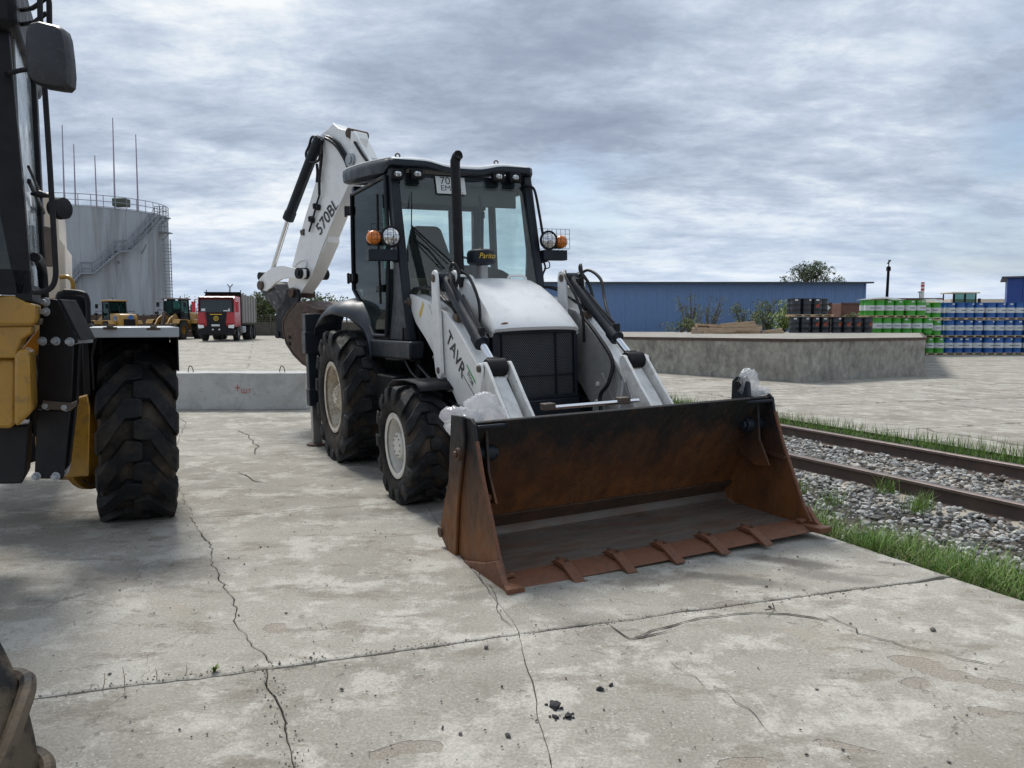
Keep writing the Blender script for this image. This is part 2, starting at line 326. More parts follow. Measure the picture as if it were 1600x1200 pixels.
STAINS_AND_SHADE = [(1235, 878, .30, .10, -.5, .75), (1150, 905, .35, .10, -.4, .6), (1290, 900, .30, .12, -.5, .5), (1040, 905, .45, .10, .3, .5), (620, 800, .6, .2, .3, .35), (560, 740, .5, .3, .2, .4), (200, 900, .9, .35, .3, .35), (760, 930, .25, .08, .3, .35), (1395, 880, .12, .03, -.3, .6)]  # soft dark ellipses: stains, and shade painted under the digger's front
HOLLOWS = [(1490, 1053, .22, .07, -.62), (1432, 1068, .07, .06, .2), (1540, 1112, .10, .035, -.2), (1165, 1190, .09, .04, .2), (1150, 945, .12, .045, .2), (437, 983, .09, .06, .2), (1330, 1170, .08, .035, -.3), (640, 1170, .12, .04, .3)]
def concrete_mat(name, joints=False):
    m = bpy.data.materials.new(name); m.use_nodes = True; t = m.node_tree; b = t.nodes['Principled BSDF']
    co = t.nodes.new('ShaderNodeTexCoord'); vec = co.outputs['Object']
    def noi(scale, det=8, ro=.6, dist=0, sc=None):
        n = t.nodes.new('ShaderNodeTexNoise'); n.inputs['Scale'].default_value = scale; n.inputs['Detail'].default_value = det
        n.inputs['Roughness'].default_value = ro; n.inputs['Distortion'].default_value = dist
        if sc:
            q = t.nodes.new('ShaderNodeMapping'); q.inputs['Scale'].default_value = sc; q.inputs['Rotation'].default_value = (0, 0, R(18)); t.links.new(vec, q.inputs[0]); t.links.new(q.outputs[0], n.inputs[0])
        else: t.links.new(vec, n.inputs['Vector'])
        return n.outputs[0]
    def rng(src, a, c, d, e):
        n = t.nodes.new('ShaderNodeMapRange'); t.links.new(src, n.inputs[0])
        for i, q in enumerate((a, c, d, e)): n.inputs[i + 1].default_value = q
        return n.outputs[0]
    def mix(f, a, c, bt='MIX'):
        n = t.nodes.new('ShaderNodeMix'); n.data_type = 'RGBA'; n.blend_type = bt
        for s_, q in (('Factor', f), ('A', a), ('B', c)):
            if isinstance(q, (int, float)): n.inputs[s_].default_value = q
            elif isinstance(q, tuple): n.inputs[s_].default_value = (*q, 1)
            else: t.links.new(q, n.inputs[s_])
        return n.outputs['Result']
    def M_(op, a, c):
        n = t.nodes.new('ShaderNodeMath'); n.operation = op
        for i, q in enumerate((a, c)):
            if isinstance(q, (int, float)): n.inputs[i].default_value = q
            else: t.links.new(q, n.inputs[i])
        return n.outputs[0]
    c = mix(rng(noi(.7, 12, .68), .36, .64, 0, 1), (.245, .226, .188), (.375, .354, .308))
    c = mix(rng(noi(2.6, 14, .74, .15), .50, .58, 0, .75), c, (.475, .455, .405))            # pale worn skin
    c = mix(rng(noi(1.7, 14, .74, .2, (1, 2.2, 1)), .54, .61, 0, .7), c, (.205, .182, .146))   # worn darker patches
    c = mix(rng(noi(.33, 5, .6, .3), .56, .72, 0, .55), c, (.15, .14, .13))            # stains
    c = mix(rng(noi(.9, 6, .6, .3), .60, .74, 0, .45), c, (.33, .265, .19))              # ochre
    # exposed aggregate
    vo = t.nodes.new('ShaderNodeTexVoronoi'); vo.inputs['Scale'].default_value = 62; t.links.new(vec, vo.inputs['Vector'])
    agm = M_('MULTIPLY', rng(vo.outputs['Distance'], .18, .30, 1, 0), rng(noi(3.1, 6, .6), .44, .58, *((.08, .3) if joints else (.3, 1))))
    sp = t.nodes.new('ShaderNodeSeparateColor'); t.links.new(vo.outputs['Color'], sp.inputs[0])
    agc = mix(sp.outputs[0], (.12, .105, .09), (.62, .60, .55))
    c = mix(M_('MULTIPLY', agm, .75), c, agc)
    # pits
    vp = t.nodes.new('ShaderNodeTexVoronoi'); vp.inputs['Scale'].default_value = 9; vp.inputs['Randomness'].default_value = 1
    dv = t.nodes.new('ShaderNodeVectorMath'); dv.operation = 'ADD'; dn = t.nodes.new('ShaderNodeTexNoise'); dn.inputs['Scale'].default_value = 22; t.links.new(vec, dn.inputs[0])
    dsc = t.nodes.new('ShaderNodeVectorMath'); dsc.operation = 'SCALE'; dsc.inputs['Scale'].default_value = .1; t.links.new(dn.outputs['Color'], dsc.inputs[0])
    t.links.new(vec, dv.inputs[0]); t.links.new(dsc.outputs[0], dv.inputs[1]); t.links.new(dv.outputs[0], vp.inputs['Vector'])
    s2 = t.nodes.new('ShaderNodeSeparateColor'); t.links.new(vp.outputs['Color'], s2.inputs[0])
    pit = M_('MULTIPLY', rng(vp.outputs['Distance'], .10, .22, 1, 0), rng(s2.outputs[0], .78, .80, 0, 1))
    c = mix(M_('MULTIPLY', pit, .2 if joints else .55), c, (.17, .145, .125))
    fn = noi(70, 8, .75)
    c = mix(1.0, c, mix(rng(fn, .3, .7, 0, 1), (.66, .66, .66), (1.3, 1.3, 1.3)), 'MULTIPLY')
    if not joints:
        for (u, v, rx_, ry_, an, am) in STAINS_AND_SHADE:
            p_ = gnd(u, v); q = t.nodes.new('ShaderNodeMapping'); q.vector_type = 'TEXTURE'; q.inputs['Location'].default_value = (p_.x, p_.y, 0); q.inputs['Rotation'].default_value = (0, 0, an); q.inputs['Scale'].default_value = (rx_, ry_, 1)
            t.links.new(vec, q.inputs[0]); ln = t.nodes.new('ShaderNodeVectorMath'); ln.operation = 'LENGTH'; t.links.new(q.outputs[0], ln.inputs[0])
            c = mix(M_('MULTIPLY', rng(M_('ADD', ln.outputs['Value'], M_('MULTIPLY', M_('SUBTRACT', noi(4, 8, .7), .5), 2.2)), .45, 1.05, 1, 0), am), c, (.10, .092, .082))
    # worn-through hollows with sharp rims (each at its own place on the paving)
    hol = None
    if not joints:
        nd = t.nodes.new('ShaderNodeTexNoise'); nd.inputs['Scale'].default_value = 7; nd.inputs['Detail'].default_value = 8; t.links.new(vec, nd.inputs[0])
        for (u, v, rx_, ry_, an) in HOLLOWS:
            p_ = gnd(u, v); q = t.nodes.new('ShaderNodeMapping'); q.vector_type = 'TEXTURE'; q.inputs['Location'].default_value = (p_.x, p_.y, 0); q.inputs['Rotation'].default_value = (0, 0, an); q.inputs['Scale'].default_value = (rx_, ry_, 1)
            t.links.new(vec, q.inputs[0]); ln = t.nodes.new('ShaderNodeVectorMath'); ln.operation = 'LENGTH'; t.links.new(q.outputs[0], ln.inputs[0])
            f_ = rng(M_('ADD', ln.outputs['Value'], M_('MULTIPLY', M_('SUBTRACT', nd.outputs[0], .5), 4.2)), .86, 1.0, 1, 0)
            hol = f_ if hol is None else M_('MAXIMUM', hol, f_)
        c = mix(M_('MULTIPLY', hol, .7), c, mix(rng(noi(110, 6, .7), .35, .65, 0, 1), (.12, .095, .07), (.36, .32, .27)))
    # fine crazing
    vc = t.nodes.new('ShaderNodeTexVoronoi'); vc.feature = 'DISTANCE_TO_EDGE'; vc.inputs['Scale'].default_value = 1.1
    d3 = t.nodes.new('ShaderNodeVectorMath'); d3.operation = 'ADD'; n3 = t.nodes.new('ShaderNodeTexNoise'); n3.inputs['Scale'].default_value = 3.5; n3.inputs['Detail'].default_value = 6; t.links.new(vec, n3.inputs[0])
    sc3 = t.nodes.new('ShaderNodeVectorMath'); sc3.operation = 'SCALE'; sc3.inputs['Scale'].default_value = .5; t.links.new(n3.outputs['Color'], sc3.inputs[0])
    t.links.new(vec, d3.inputs[0]); t.links.new(sc3.outputs[0], d3.inputs[1]); t.links.new(d3.outputs[0], vc.inputs['Vector'])
    crk = M_('MULTIPLY', rng(vc.outputs['Distance'], .0, .006, 1, 0), rng(noi(.8, 3), .52, .6, 0, 1))
    c = mix(M_('MULTIPLY', crk, .6), c, (.07, .06, .05))
    if joints:
        se = t.nodes.new('ShaderNodeMapping'); se.inputs['Rotation'].default_value = (0, 0, -R(17.95)); t.links.new(d3.outputs[0], se.inputs[0])
        br = t.nodes.new('ShaderNodeTexBrick'); br.inputs['Scale'].default_value = 1; br.inputs['Brick Width'].default_value = 6; br.inputs['Row Height'].default_value = 2.9
        br.inputs['Mortar Size'].default_value = .035; br.inputs['Mortar Smooth'].default_value = .3
        t.links.new(se.outputs[0], br.inputs['Vector']); c = mix(M_('MULTIPLY', br.outputs['Fac'], .7), c, (.09, .08, .065))
    oi = t.nodes.new('ShaderNodeObjectInfo')
    hs = t.nodes.new('ShaderNodeHueSaturation'); t.links.new(rng(oi.outputs['Random'], 0, 1, .93, 1.07), hs.inputs['Value']); t.links.new(c, hs.inputs['Color'])
    t.links.new(hs.outputs[0], b.inputs['Base Color']); b.inputs['Roughness'].default_value = .9; b.inputs['Specular IOR Level'].default_value = .25
    h = M_('ADD', M_('MULTIPLY', fn, .35), M_('SUBTRACT', M_('MULTIPLY', noi(12, 8, .7), .8), M_('ADD', M_('MULTIPLY', pit, .6), M_('MULTIPLY', hol, .8) if hol else 0.0)))
    bp = t.nodes.new('ShaderNodeBump'); bp.inputs['Strength'].default_value = .8; bp.inputs['Distance'].default_value = .009
    t.links.new(h, bp.inputs['Height']); t.links.new(bp.outputs[0], b.inputs['Normal'])
    return m
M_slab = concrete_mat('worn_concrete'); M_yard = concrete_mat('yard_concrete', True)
M_soil = mat('dark_soil', (.055, .047, .038), .95, dirt=((.13, .11, .085), .5, 6, .3), var=.3, vs=4, bump=.6, bs=30)
M_grit = mat('joint_grit', (.055, .048, .04), .95, var=.4, vs=20, bump=.6, bs=60)

# ================================================================== SETTING
e1 = Vector((math.cos(R(17.95)), math.sin(R(17.95)), 0)); RA = 23.5; e2 = Vector((-math.sin(R(RA)), math.cos(R(RA)), 0)); eP = Vector((math.cos(R(RA)), math.sin(R(RA)), 0)); OS = Vector((0, 3.637, 0))
def st(s, t, z=0): p = OS + e1 * s + e2 * t; return Vector((p.x, p.y, z))
def inv(p):
    x, y = p.x - OS.x, p.y - OS.y; dt_ = e1.x * e2.y - e2.x * e1.y
    return (x * e2.y - y * e2.x) / dt_, (e1.x * y - e1.y * x) / dt_
def sm(x): x = max(0, min(1, x)); return x * x * (3 - 2 * x)
def gz(x, y): return -.53 * sm((x - 7) / 13) * sm((y - 10) / 30)
def sheet(name, ss, ts, dz, m, hf=True):
    mb = MB(); P = []
    for t in ts: P.append([Vector((q.x, q.y, (gz(q.x, q.y) if hf else 0) + dz)) for q in (st(s, t) for s in ss)])
    mb.grid(P); return obj(name, mb, m, kind='structure')
E1S, E2S = 2.72, 7.12; NR, FR = 4.82, 6.47
far = [0, 3, 6, 10, 14, 18, 22, 26, 30, 35, 40, 50, 60, 80, 120, 300, 900, 2500]
sheet('soil_ground', [-2500, -900, -200, -50, -10, 0, 10, 20, 30, 50, 200, 900, 2500], [-200, -20, 0, 20, 50, 80, 200, 900, 3000], -.9, M_soil, False)
STMAX = 17.4
sheet('concrete_yard', [-160, -60, -30, -13, -8, -4, -1, E1S], [STMAX + q for q in (0, 4, 8, 12, 20, 30, 50, 90)], 0, M_yard)
sheet('concrete_yard', [-160, -60, -30, -12.4], [-12, -6, 0, 6, 12, STMAX], 0, M_yard)
sheet('concrete_yard', [E2S, 8.2, 10, 12, 15, 18, 21, 24, 28, 34, 45, 70, 160], [-12, -4, 0, 3, 6, 9, 12, 15, 18, 22, 26, 30, 36, 45, 60, 110], 0, M_yard)
sheet('concrete_yard', [E1S, 4, 5, E2S], [21, 30, 40, 60, 80, 108], -.004, M_yard)
mb = MB(); mb.grid([[st(s_, t_, z_) for s_, z_ in ((E1S - .3, -.07), (E1S + .02, -.06), (E1S + .3, -.13), (E1S + .8, -.165), (FR + .12, -.165), (FR + .3, -.10), (E2S + .02, -.03), (E2S + .3, -.05))] for t_ in (-12, -3, 0, 5, 10, 15, 21.3)]); obj('trackbed_soil', mb, M_soil, kind='structure')
sheet('joint_dirt', [-12.5, -8, -4, 0, E1S - .01], [-9, -4, 0, 4, 8, 12, STMAX + .05], -.028, M_grit, False)
# slabs
def jag(a, b, amp, seed, step=.045):
    L = (b - a).length; n = max(2, int(L / step)); d = (b - a) / n; nn = Vector((-d.y, d.x, 0)).normalized()
    return [a + d * i + nn * (noise.noise(Vector((seed, i * .155, .5))) * amp * 2.4 + noise.noise(Vector((seed, i * .65, 7))) * amp + noise.noise(Vector((seed, i * 1.9, 3))) * amp * .35) for i in range(n)]
rows = [-8.7, -5.8, -2.9, 0, 2.89, 5.8, 8.7, 11.6, 14.5, STMAX]
cols = {i: [-12.4, -9.6, -6.9, -4.0, (-1.12 if i <= 4 else -1.4), .06, E1S] for i in range(10)}
lineA = {}   # shared polylines so neighbours follow one another
def edge(key, a, b, amp):
    if key not in lineA: lineA[key] = jag(a, b, amp, ((key[0] == 'r') * 5.3 + key[1] * 3.17 + key[2] * 7.71))
    return lineA[key]
slabroot = bpy.data.objects.new('concrete_slab_paving', None); COL.objects.link(slabroot); slabroot['kind'] = 'structure'
def corner(i, j):
    s = cols[0][j]; t = rows[i]
    s += {0: .0}.get(i, 0)
    if j == 4: s = {2: -1.1, 3: -1.12, 4: -1.35, 5: -1.5, 6: -1.3}.get(i, -1.5)
    if j == 5: s = {2: -.9, 3: .04, 4: .43}.get(i, .4)
    return st(s + (.03 * math.sin(i * 3 + j) if 0 < j < 4 else 0), t + .02 * math.sin(j * 5 + i))
for i in range(len(rows) - 1):
    for j in range(6):
        a, b, c, d = corner(i, j), corner(i, j + 1), corner(i + 1, j + 1), corner(i + 1, j)
        crackA = .022 if 2 <= i <= 4 else .012
        bt = edge(('r', i, j), a, b, .008); tp = edge(('r', i + 1, j), d, c, .008)
        lf = edge(('c', i, j), a, d, crackA if j == 4 else .006); rt = edge(('c', i, j + 1), b, c, crackA if j + 1 == 4 else .006)
        loop = list(bt) + list(rt) + [c] + list(reversed(tp))[:-1] + [d] + list(reversed(lf))[:-1]
        cen = (a + b + c + d) / 4; n = len(loop); out = []
        for k in range(n):
            p, q = loop[k - 1], loop[(k + 1) % n]; tn = (q - p).normalized(); inn = Vector((-tn.y, tn.x, 0))
            g = .0022 + .006 * abs(noise.noise(loop[k] * 3.1)) + (.012 * max(0, noise.noise(loop[k] * 1.7))) + .010 * max(0, noise.noise(loop[k] * 13) - .15)
            nb, nr, nt_ = len(bt), len(bt) + len(rt), len(bt) + len(rt) + len(tp)
            cf = {4: .5, 5: .28, 6: 1}; rf = {3: 1.5, 4: .5}
            g *= rf.get(i, .25) if k < nb else cf.get(j + 1, .25) if k < nr else rf.get(i + 1, .25) if k < nt_ else cf.get(j, .25)
            if i > 3 and nb <= k < nr: g *= .5
            out.append(loop[k] + inn * g)
        mb = MB(); dzt = noise.noise(cen * 2.2) * .004; n = len(out)
        topv = [Vector((p.x, p.y, dzt - .004)) for p in out]; low = [Vector((p.x, p.y, -.05)) for p in out]
        inner = [Vector((p.x + (cen.x - p.x) * .006, p.y + (cen.y - p.y) * .006, dzt)) for p in out]
        mb.add(inner + topv + low, [tuple(range(n))] + [(k, (k + 1) % n, n + (k + 1) % n, n + k) for k in range(n)] + [(n + k, n + (k + 1) % n, 2 * n + (k + 1) % n, 2 * n + k) for k in range(n)])
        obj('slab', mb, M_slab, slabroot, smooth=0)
# finer cracks as thin jagged open strips
def ribbon(pts, w, seed, name='crack'):
    mb = MB(); P = []
    path = []
    for a, b in zip(pts[:-1], pts[1:]): path += jag(a, b, .02, seed, .05)
    path.append(pts[-1]); L = []; Rr = []
    for k, p in enumerate(path):
        tn = (path[min(k + 1, len(path) - 1)] - path[max(0, k - 1)]).normalized(); nn = Vector((-tn.y, tn.x, 0))
        ww = w * (.35 + 1.1 * abs(noise.noise(p * 9)) + .5 * rnd.random()) * min(1, k / 3 + .2, (len(path) - 1 - k) / 3 + .1)
        L.append(Vector((p.x, p.y, .006)) + nn * ww); Rr.append(Vector((p.x, p.y, .006)) - nn * ww)
    mb.grid([L, Rr]); return obj(name, mb, M_grit, kind='structure', smooth=0)
G = lambda *p: [gnd(u, v) for u, v in p]
ribbon(G((1000, 998), (1070, 975), (1150, 962), (1230, 962), (1300, 975)), .007, 5.2)
ribbon(G((1290, 960), (1340, 990), (1410, 1010), (1500, 1030), (1598, 1050)), .004, 1.7)
ribbon(G((950, 975), (985, 1000), (1050, 985)), .006, 2.7)
ribbon(G((1040, 1035), (1080, 1060), (1110, 1085)), .0025, 9.7)
ribbon(G((1120, 1080), (1160, 1110), (1200, 1145)), .0025, 11.7)
ribbon(G((375, 672), (405, 700), (395, 712)), .007, 8.1)
ribbon(G((370, 738), (395, 752), (420, 756)), .006, 8.8)
ribbon(G((740, 870), (760, 915), (800, 985)), .0025, 12.8)
# spalled hollow by the long crack
def blob(c, rx, ry, ang, m, name, z=.006, seed=1, n=26):
    mb = MB(); pts = []
    for k in range(n):
        a = k * 2 * math.pi / n; r = 1 + .45 * noise.noise(Vector((math.cos(a) * 1.6, math.sin(a) * 1.6, seed)))
        x, y = math.cos(a) * rx * r, math.sin(a) * ry * r
        pts.append(Vector((c.x + x * math.cos(ang) - y * math.sin(ang), c.y + x * math.sin(ang) + y * math.cos(ang), z)))
    mb.add(pts, [tuple(range(n))]); return obj(name, mb, m, kind='structure', smooth=0)
M_patch = mat('spalled_concrete', (.20, .165, .13), .95, dirt=((.34, .31, .27), .45, 60, .15), var=.35, vs=40, bump=.7, bs=90)
# ---------------- loose stones, coal bits
def ico(rng_, r, flat=.7):
    t = (1 + 5 ** .5) / 2
    vs = [(-1, t, 0), (1, t, 0), (-1, -t, 0), (1, -t, 0), (0, -1, t), (0, 1, t), (0, -1, -t), (0, 1, -t), (t, 0, -1), (t, 0, 1), (-t, 0, -1), (-t, 0, 1)]
    fs = [(0, 11, 5), (0, 5, 1), (0, 1, 7), (0, 7, 10), (0, 10, 11), (1, 5, 9), (5, 11, 4), (11, 10, 2), (10, 7, 6), (7, 1, 8), (3, 9, 4), (3, 4, 2), (3, 2, 6), (3, 6, 8), (3, 8, 9), (4, 9, 5), (2, 4, 11), (6, 2, 10), (8, 6, 7), (9, 8, 1)]
    q = Matrix.Rotation(rng_.random() * 6.28, 3, 'Z') @ Matrix.Rotation(rng_.random() * .8, 3, 'X')
    sc = (r * rng_.uniform(.7, 1.3), r * rng_.uniform(.6, 1.0), r * flat * rng_.uniform(.6, 1))
    return [q @ Vector([c * rng_.uniform(.62, 1.28) * s_ * .526 for c, s_ in zip(v, sc)]) for v in vs], fs
def stones(name, places, m, label, cat):
    mb = MB(); rg = random.Random(3)
    for p, r in places:
        vs, fs = ico(rg, r); mb.add([v + p for v in vs], fs)
    return obj(name, mb, m, kind='stuff', smooth=0, label=label, cat=cat)
M_stone = mat('crushed_stone', (.30, .30, .285), .85, dirt=((.34, .22, .14), .30, 2.2, .15), dirt2=((.50, .49, .46), .30, 3.1, .15), var=.3, vs=14, island=.6, bump=.25, bs=60)
M_coal = mat('coal_black', (.012, .013, .016), .6, var=.3, vs=40, bump=.4, bs=80)
M_pebb = mat('small_pebbles', (.12, .11, .10), .9, var=.3, island=.6)
rg = random.Random(11); pl = []
for _ in range(27000):
    t = rg.uniform(-4, 14) if rg.random() < .88 else rg.uniform(14, 21); s = rg.uniform(E1S + .25, E2S - .15)
    if abs(s - NR) < .07 or abs(s - FR) < .07: continue
    base = -.130 + .015 * noise.noise(Vector((s * 1.3, t * 1.3, 0)))
    if s < NR: base += .02 * sm((NR - s) / .5) - .0
    if s < E1S + .8: base -= .02
    r = rg.uniform(.012, .036) * (1.6 if rg.random() < .06 else 1)
    q = st(s, t); pl.append((Vector((q.x, q.y, base + rg.uniform(-.01, .022))), r))
stones('ballast_gravel', pl, M_stone, 'grey crushed stone ballast lying between and beside the rails', 'gravel')
pl = []
for _ in range(700):
    q = Vector((rg.uniform(-2.5, 4), 2 + 6.5 * rg.random() ** 1.6, 0))
    if inv(q)[0] > E1S - .05: continue
    pl.append((q + Z * .006, rg.uniform(.002, .0065)))
for _ in range(170):
    q = Vector((rg.uniform(-2, 3.4), 2.2 + 4.5 * rg.random() ** 1.4, 0))
    if inv(q)[0] < E1S - .05: pl.append((q + Z * .005, rg.uniform(.0035, .009)))
for _ in range(420):   # grit gathered along the long joint
    s = rg.uniform(-2, 2.4); q = st(s, rg.gauss(0, .02)); pl.append((Vector((q.x, q.y, .002)), rg.uniform(.002, .0052)))
for _ in range(160):
    s = -1.12 + rg.gauss(0, .025); q = st(s, -rg.random() * 1.3); pl.append((Vector((q.x, q.y, .002)), rg.uniform(.002, .005)))
stones('loose_grit', pl, M_pebb, 'small dark grit scattered over the concrete paving', 'grit')
for (u, v, r, nm, lb) in [(867, 1102, .026, 'coal_lump', 'biggest black coal lump of the little cluster, nearest the crack'), (887, 1118, .019, 'coal_lump', 'right hand black coal lump of the cluster on the concrete'), (868, 1120, .016, 'coal_lump', 'flat black coal crumb at the lower left of the cluster'), (938, 1077, .016, 'coal_lump', 'black coal lump lying apart, upper right of the cluster'), (955, 1070, .014, 'coal_lump', 'black coal crumb behind the stray lump'),
                          (760, 1011, .016, 'pebble', 'round dark pebble just in front of the long joint'), (794, 1149, .014, 'pebble', 'dark pebble left of the thin crack near the bottom'), (1458, 984, .017, 'pebble', 'dark pebble alone on the pale concrete by the rail side'), (720, 1146, .009, 'pebble', 'tiny black pebble left of the other near pebble'), (1203, 948, .014, 'pebble', 'dark chip beside the long joint right of the bucket')]:
    mb = MB(); vs, fs = ico(random.Random(int(u)), r, .8); mb.add([q + gnd(u, v, r * .35) for q in vs], fs)
    if nm == 'coal_lump' and u < 890:
        for k in range(4):
            a = rg.uniform(0, 6.28); v2, f2 = ico(rg, r * .35); mb.add([q + gnd(u, v, .004) + Vector((math.cos(a), math.sin(a), 0)) * r * 1.3 for q in v2], f2)
    obj(nm, mb, M_coal if nm == 'coal_lump' else M_pebb, label=lb, cat='coal' if nm == 'coal_lump' else 'pebble', smooth=0)

# ---------------- track
M_rail = mat('rusty_rail_steel', (.075, .052, .042), .7, dirt=((.11, .06, .035), .5, 3, .3), var=.25, vs=6, bump=.2, bs=60)
M_railh = mat('worn_rail_head', (.17, .135, .12), .42, .5, dirt=((.09, .055, .04), .4, 5, .3), var=.15, vs=8)
ZR = .03
def rail(s, label):
    r = thing('rail', label, 'rail', group='rails of the siding')
    web = [(-.075, 0), (.075, 0), (.075, .012), (.02, .03), (.010, .045), (.010, .135), (.034, .146), (-.034, .146), (-.010, .135), (-.010, .045), (-.02, .03), (-.075, .012)]
    mb = MB(); mb.prism(web, st(s, -12, ZR - .18), eP, Z, e2, 0, 33); obj('rail_web', mb, M_rail, r)
    mb = MB(); mb.prism([(-.036, .1465), (.036, .1465), (.036, .170), (.028, .180), (-.028, .180), (-.036, .170)], st(s, -12, ZR - .18), eP, Z, e2, 0, 33); obj('rail_head', mb, M_railh, r)
    return r
r1 = rail(NR, 'nearer of the two rusty brown steel rails'); r2 = rail(FR, 'farther rusty steel rail beside the thin grass strip')
pj = gnd(1192, 668, -.06); tj = inv(pj)[1]
mb = MB(); mb.prism([(-.042, .04), (-.012, .045), (-.012, .13), (-.042, .125)], st(FR, tj - .35, ZR - .18), eP, Z, e2, 0, .62); obj('fishplate', mb, M_tan, r2, bev=.004)
mb = MB()
for k in range(2): mb.cyl(st(FR - .06, tj - .22 + k * .34, ZR - .095), st(FR - .04, tj - .22 + k * .34, ZR - .095), .016, 6)
obj('joint_bolts', mb, M_rail, r2, kind='stuff')
M_slp = mat('sleeper_concrete', (.37, .33, .27), .9, dirt=((.2, .17, .13), .4, 6, .3), var=.2, bump=.4, bs=40)
slm = None
t0 = inv(gnd(1262, 756, -.10))[1]
for k in range(-5, 16):
    if slm is None:
        mb = MB(); mb.prism([(-1.35, -.15), (1.35, -.15), (1.33, -.035), (.95, 0), (.6, -.045), (-.6, -.045), (-.95, 0), (-1.33, -.035)], (0, 0, 0), X, Z, Y, -.13, .13); slm = mesh('sleeper', mb, 0)
    q = st((NR + FR) / 2 + .05, t0 + k * .56, -.115)
    o = obj('sleeper', slm, M_slp, label='concrete sleeper half buried in the gravel under the rails', cat='sleeper', group='concrete sleepers under the rails', bev=.01)
    o.location = q; o.rotation_euler = (0, 0, R(RA + rg.uniform(-1, 1)))

# ---------------- grass
M_grass = mat('fresh_grass', (.135, .225, .042), .55, var=.2, vs=3, island=.45, spec=.3, rough_var=.05)
M_dry = mat('dry_stalks', (.25, .20, .11), .8, var=.2, island=.4)
M_leafw = mat('weed_leaf', (.06, .12, .025), .55, var=.2, island=.3)
def blades(name, places, m, label, cat, n=3):
    vs = []; fs = []
    for p, h, w, lean, az in places:
        d = Vector((math.cos(az), math.sin(az), 0)); sd = Vector((-d.y, d.x, 0)); o = len(vs)
        for k in range(n):
            f = k / n; c = p + d * (lean * h * f * f) + Z * (h * (f - .25 * lean * f * f)); ww = w * (1 - f * .75)
            vs += [tuple(c - sd * ww), tuple(c + sd * ww)]
        vs.append(tuple(p + d * lean * h + Z * h * (1 - .25 * lean)))
        for k in range(n - 1): fs.append((o + 2 * k, o + 2 * k + 1, o + 2 * k + 3, o + 2 * k + 2))
        fs.append((o + 2 * n - 2, o + 2 * n - 1, o + 2 * n))
    mb = MB(); mb.v = vs; mb.f = fs
    me = bpy.data.meshes.new(name); me.from_pydata(vs, [], fs); me.materials.append(m)
    me.polygons.foreach_set('use_smooth', [True] * len(me.polygons))
    return obj(name, me, m, kind='stuff', label=label, cat=cat)
pl = []; ps = []
for _ in range(24000):
    t = rg.uniform(-3, 6); w0 = .30 + .34 * sm((1.2 - t) / 2.5 + .3) + .12 * noise.noise(Vector((t * 1.8, 3, 0)))
    s = E1S + .02 + abs(rg.gauss(0, .55)) * w0 + (.05 if t > .8 else 0)
    dens = .25 + 1.1 * noise.noise(Vector((s * 2.2, t * 2.2, 5))) + .45
    if rg.random() > dens: continue
    if t > 2.4 and rg.random() > .75: continue
    q = st(s, t); h = rg.uniform(.07, .23) * (1.0 if s < E1S + .5 else .8) * (.75 + .6 * abs(noise.noise(Vector((s * 3, t * 3, 1)))))
    pl.append((Vector((q.x, q.y, -.12 - .03 * rg.random())), h + .08, rg.uniform(.0022, .0045), rg.uniform(.15, .9), rg.uniform(0, 6.28)))
for _ in range(9500):
    t = rg.uniform(1.0, 12.5); w0 = .5 + .5 * noise.noise(Vector((t * .8, 9, 0)))
    if rg.random() > .45 + w0 * .7: continue
    s = FR + .12 + abs(rg.gauss(0, .22)); q = st(s, t)
    if s > E2S + .12: continue
    tall = 1.7 if abs(t - inv(gnd(1500, 715))[1]) < .35 else 1
    pl.append((Vector((q.x, q.y, -.13 + .09 * sm((s - FR - .1) / .4))), rg.uniform(.15, .28) * (.8 + .3 * tall * rg.random()), rg.uniform(.003, .005), rg.uniform(.1, .6), rg.uniform(0, 6.28)))
for (u, v) in [(1440, 795), (1430, 800), (1385, 770), (1300, 790), (1250, 770)]:
    c = gnd(u, v, -.10)
    for _ in range(70): pl.append((c + Vector((rg.gauss(0, .05), rg.gauss(0, .05), 0)), rg.uniform(.08, .22), .003, rg.uniform(.2, .9), rg.uniform(0, 6.28)))
blades('grass', pl, M_grass, 'fresh green grass growing along the edge of the paving and the rails', 'grass')
for _ in range(2600):
    t = rg.uniform(-3, 4); s = E1S + rg.uniform(-.02, .3); q = st(s, t); ps.append((Vector((q.x, q.y, -.1 + .1 * rg.random())), rg.uniform(.04, .12), .0012, rg.uniform(.6, 2.5), rg.uniform(0, 6.28)))
blades('dry_litter', ps, M_dry, 'dry brown stalks lying at the foot of the grass strip', 'litter', 2)
pl = []
for _ in range(420):
    t = rg.uniform(-.2, 2.2); s = E1S + rg.uniform(0, .35); q = st(s, t)
    pl.append((Vector((q.x, q.y, -.1)), rg.uniform(.05, .14), rg.uniform(.008, .018), rg.uniform(.5, 1.4), rg.uniform(0, 6.28)))
blades('broad_leaf_weeds', pl, M_leafw, 'low broad leaved weeds between the bucket corner and the grass', 'weeds', 4)
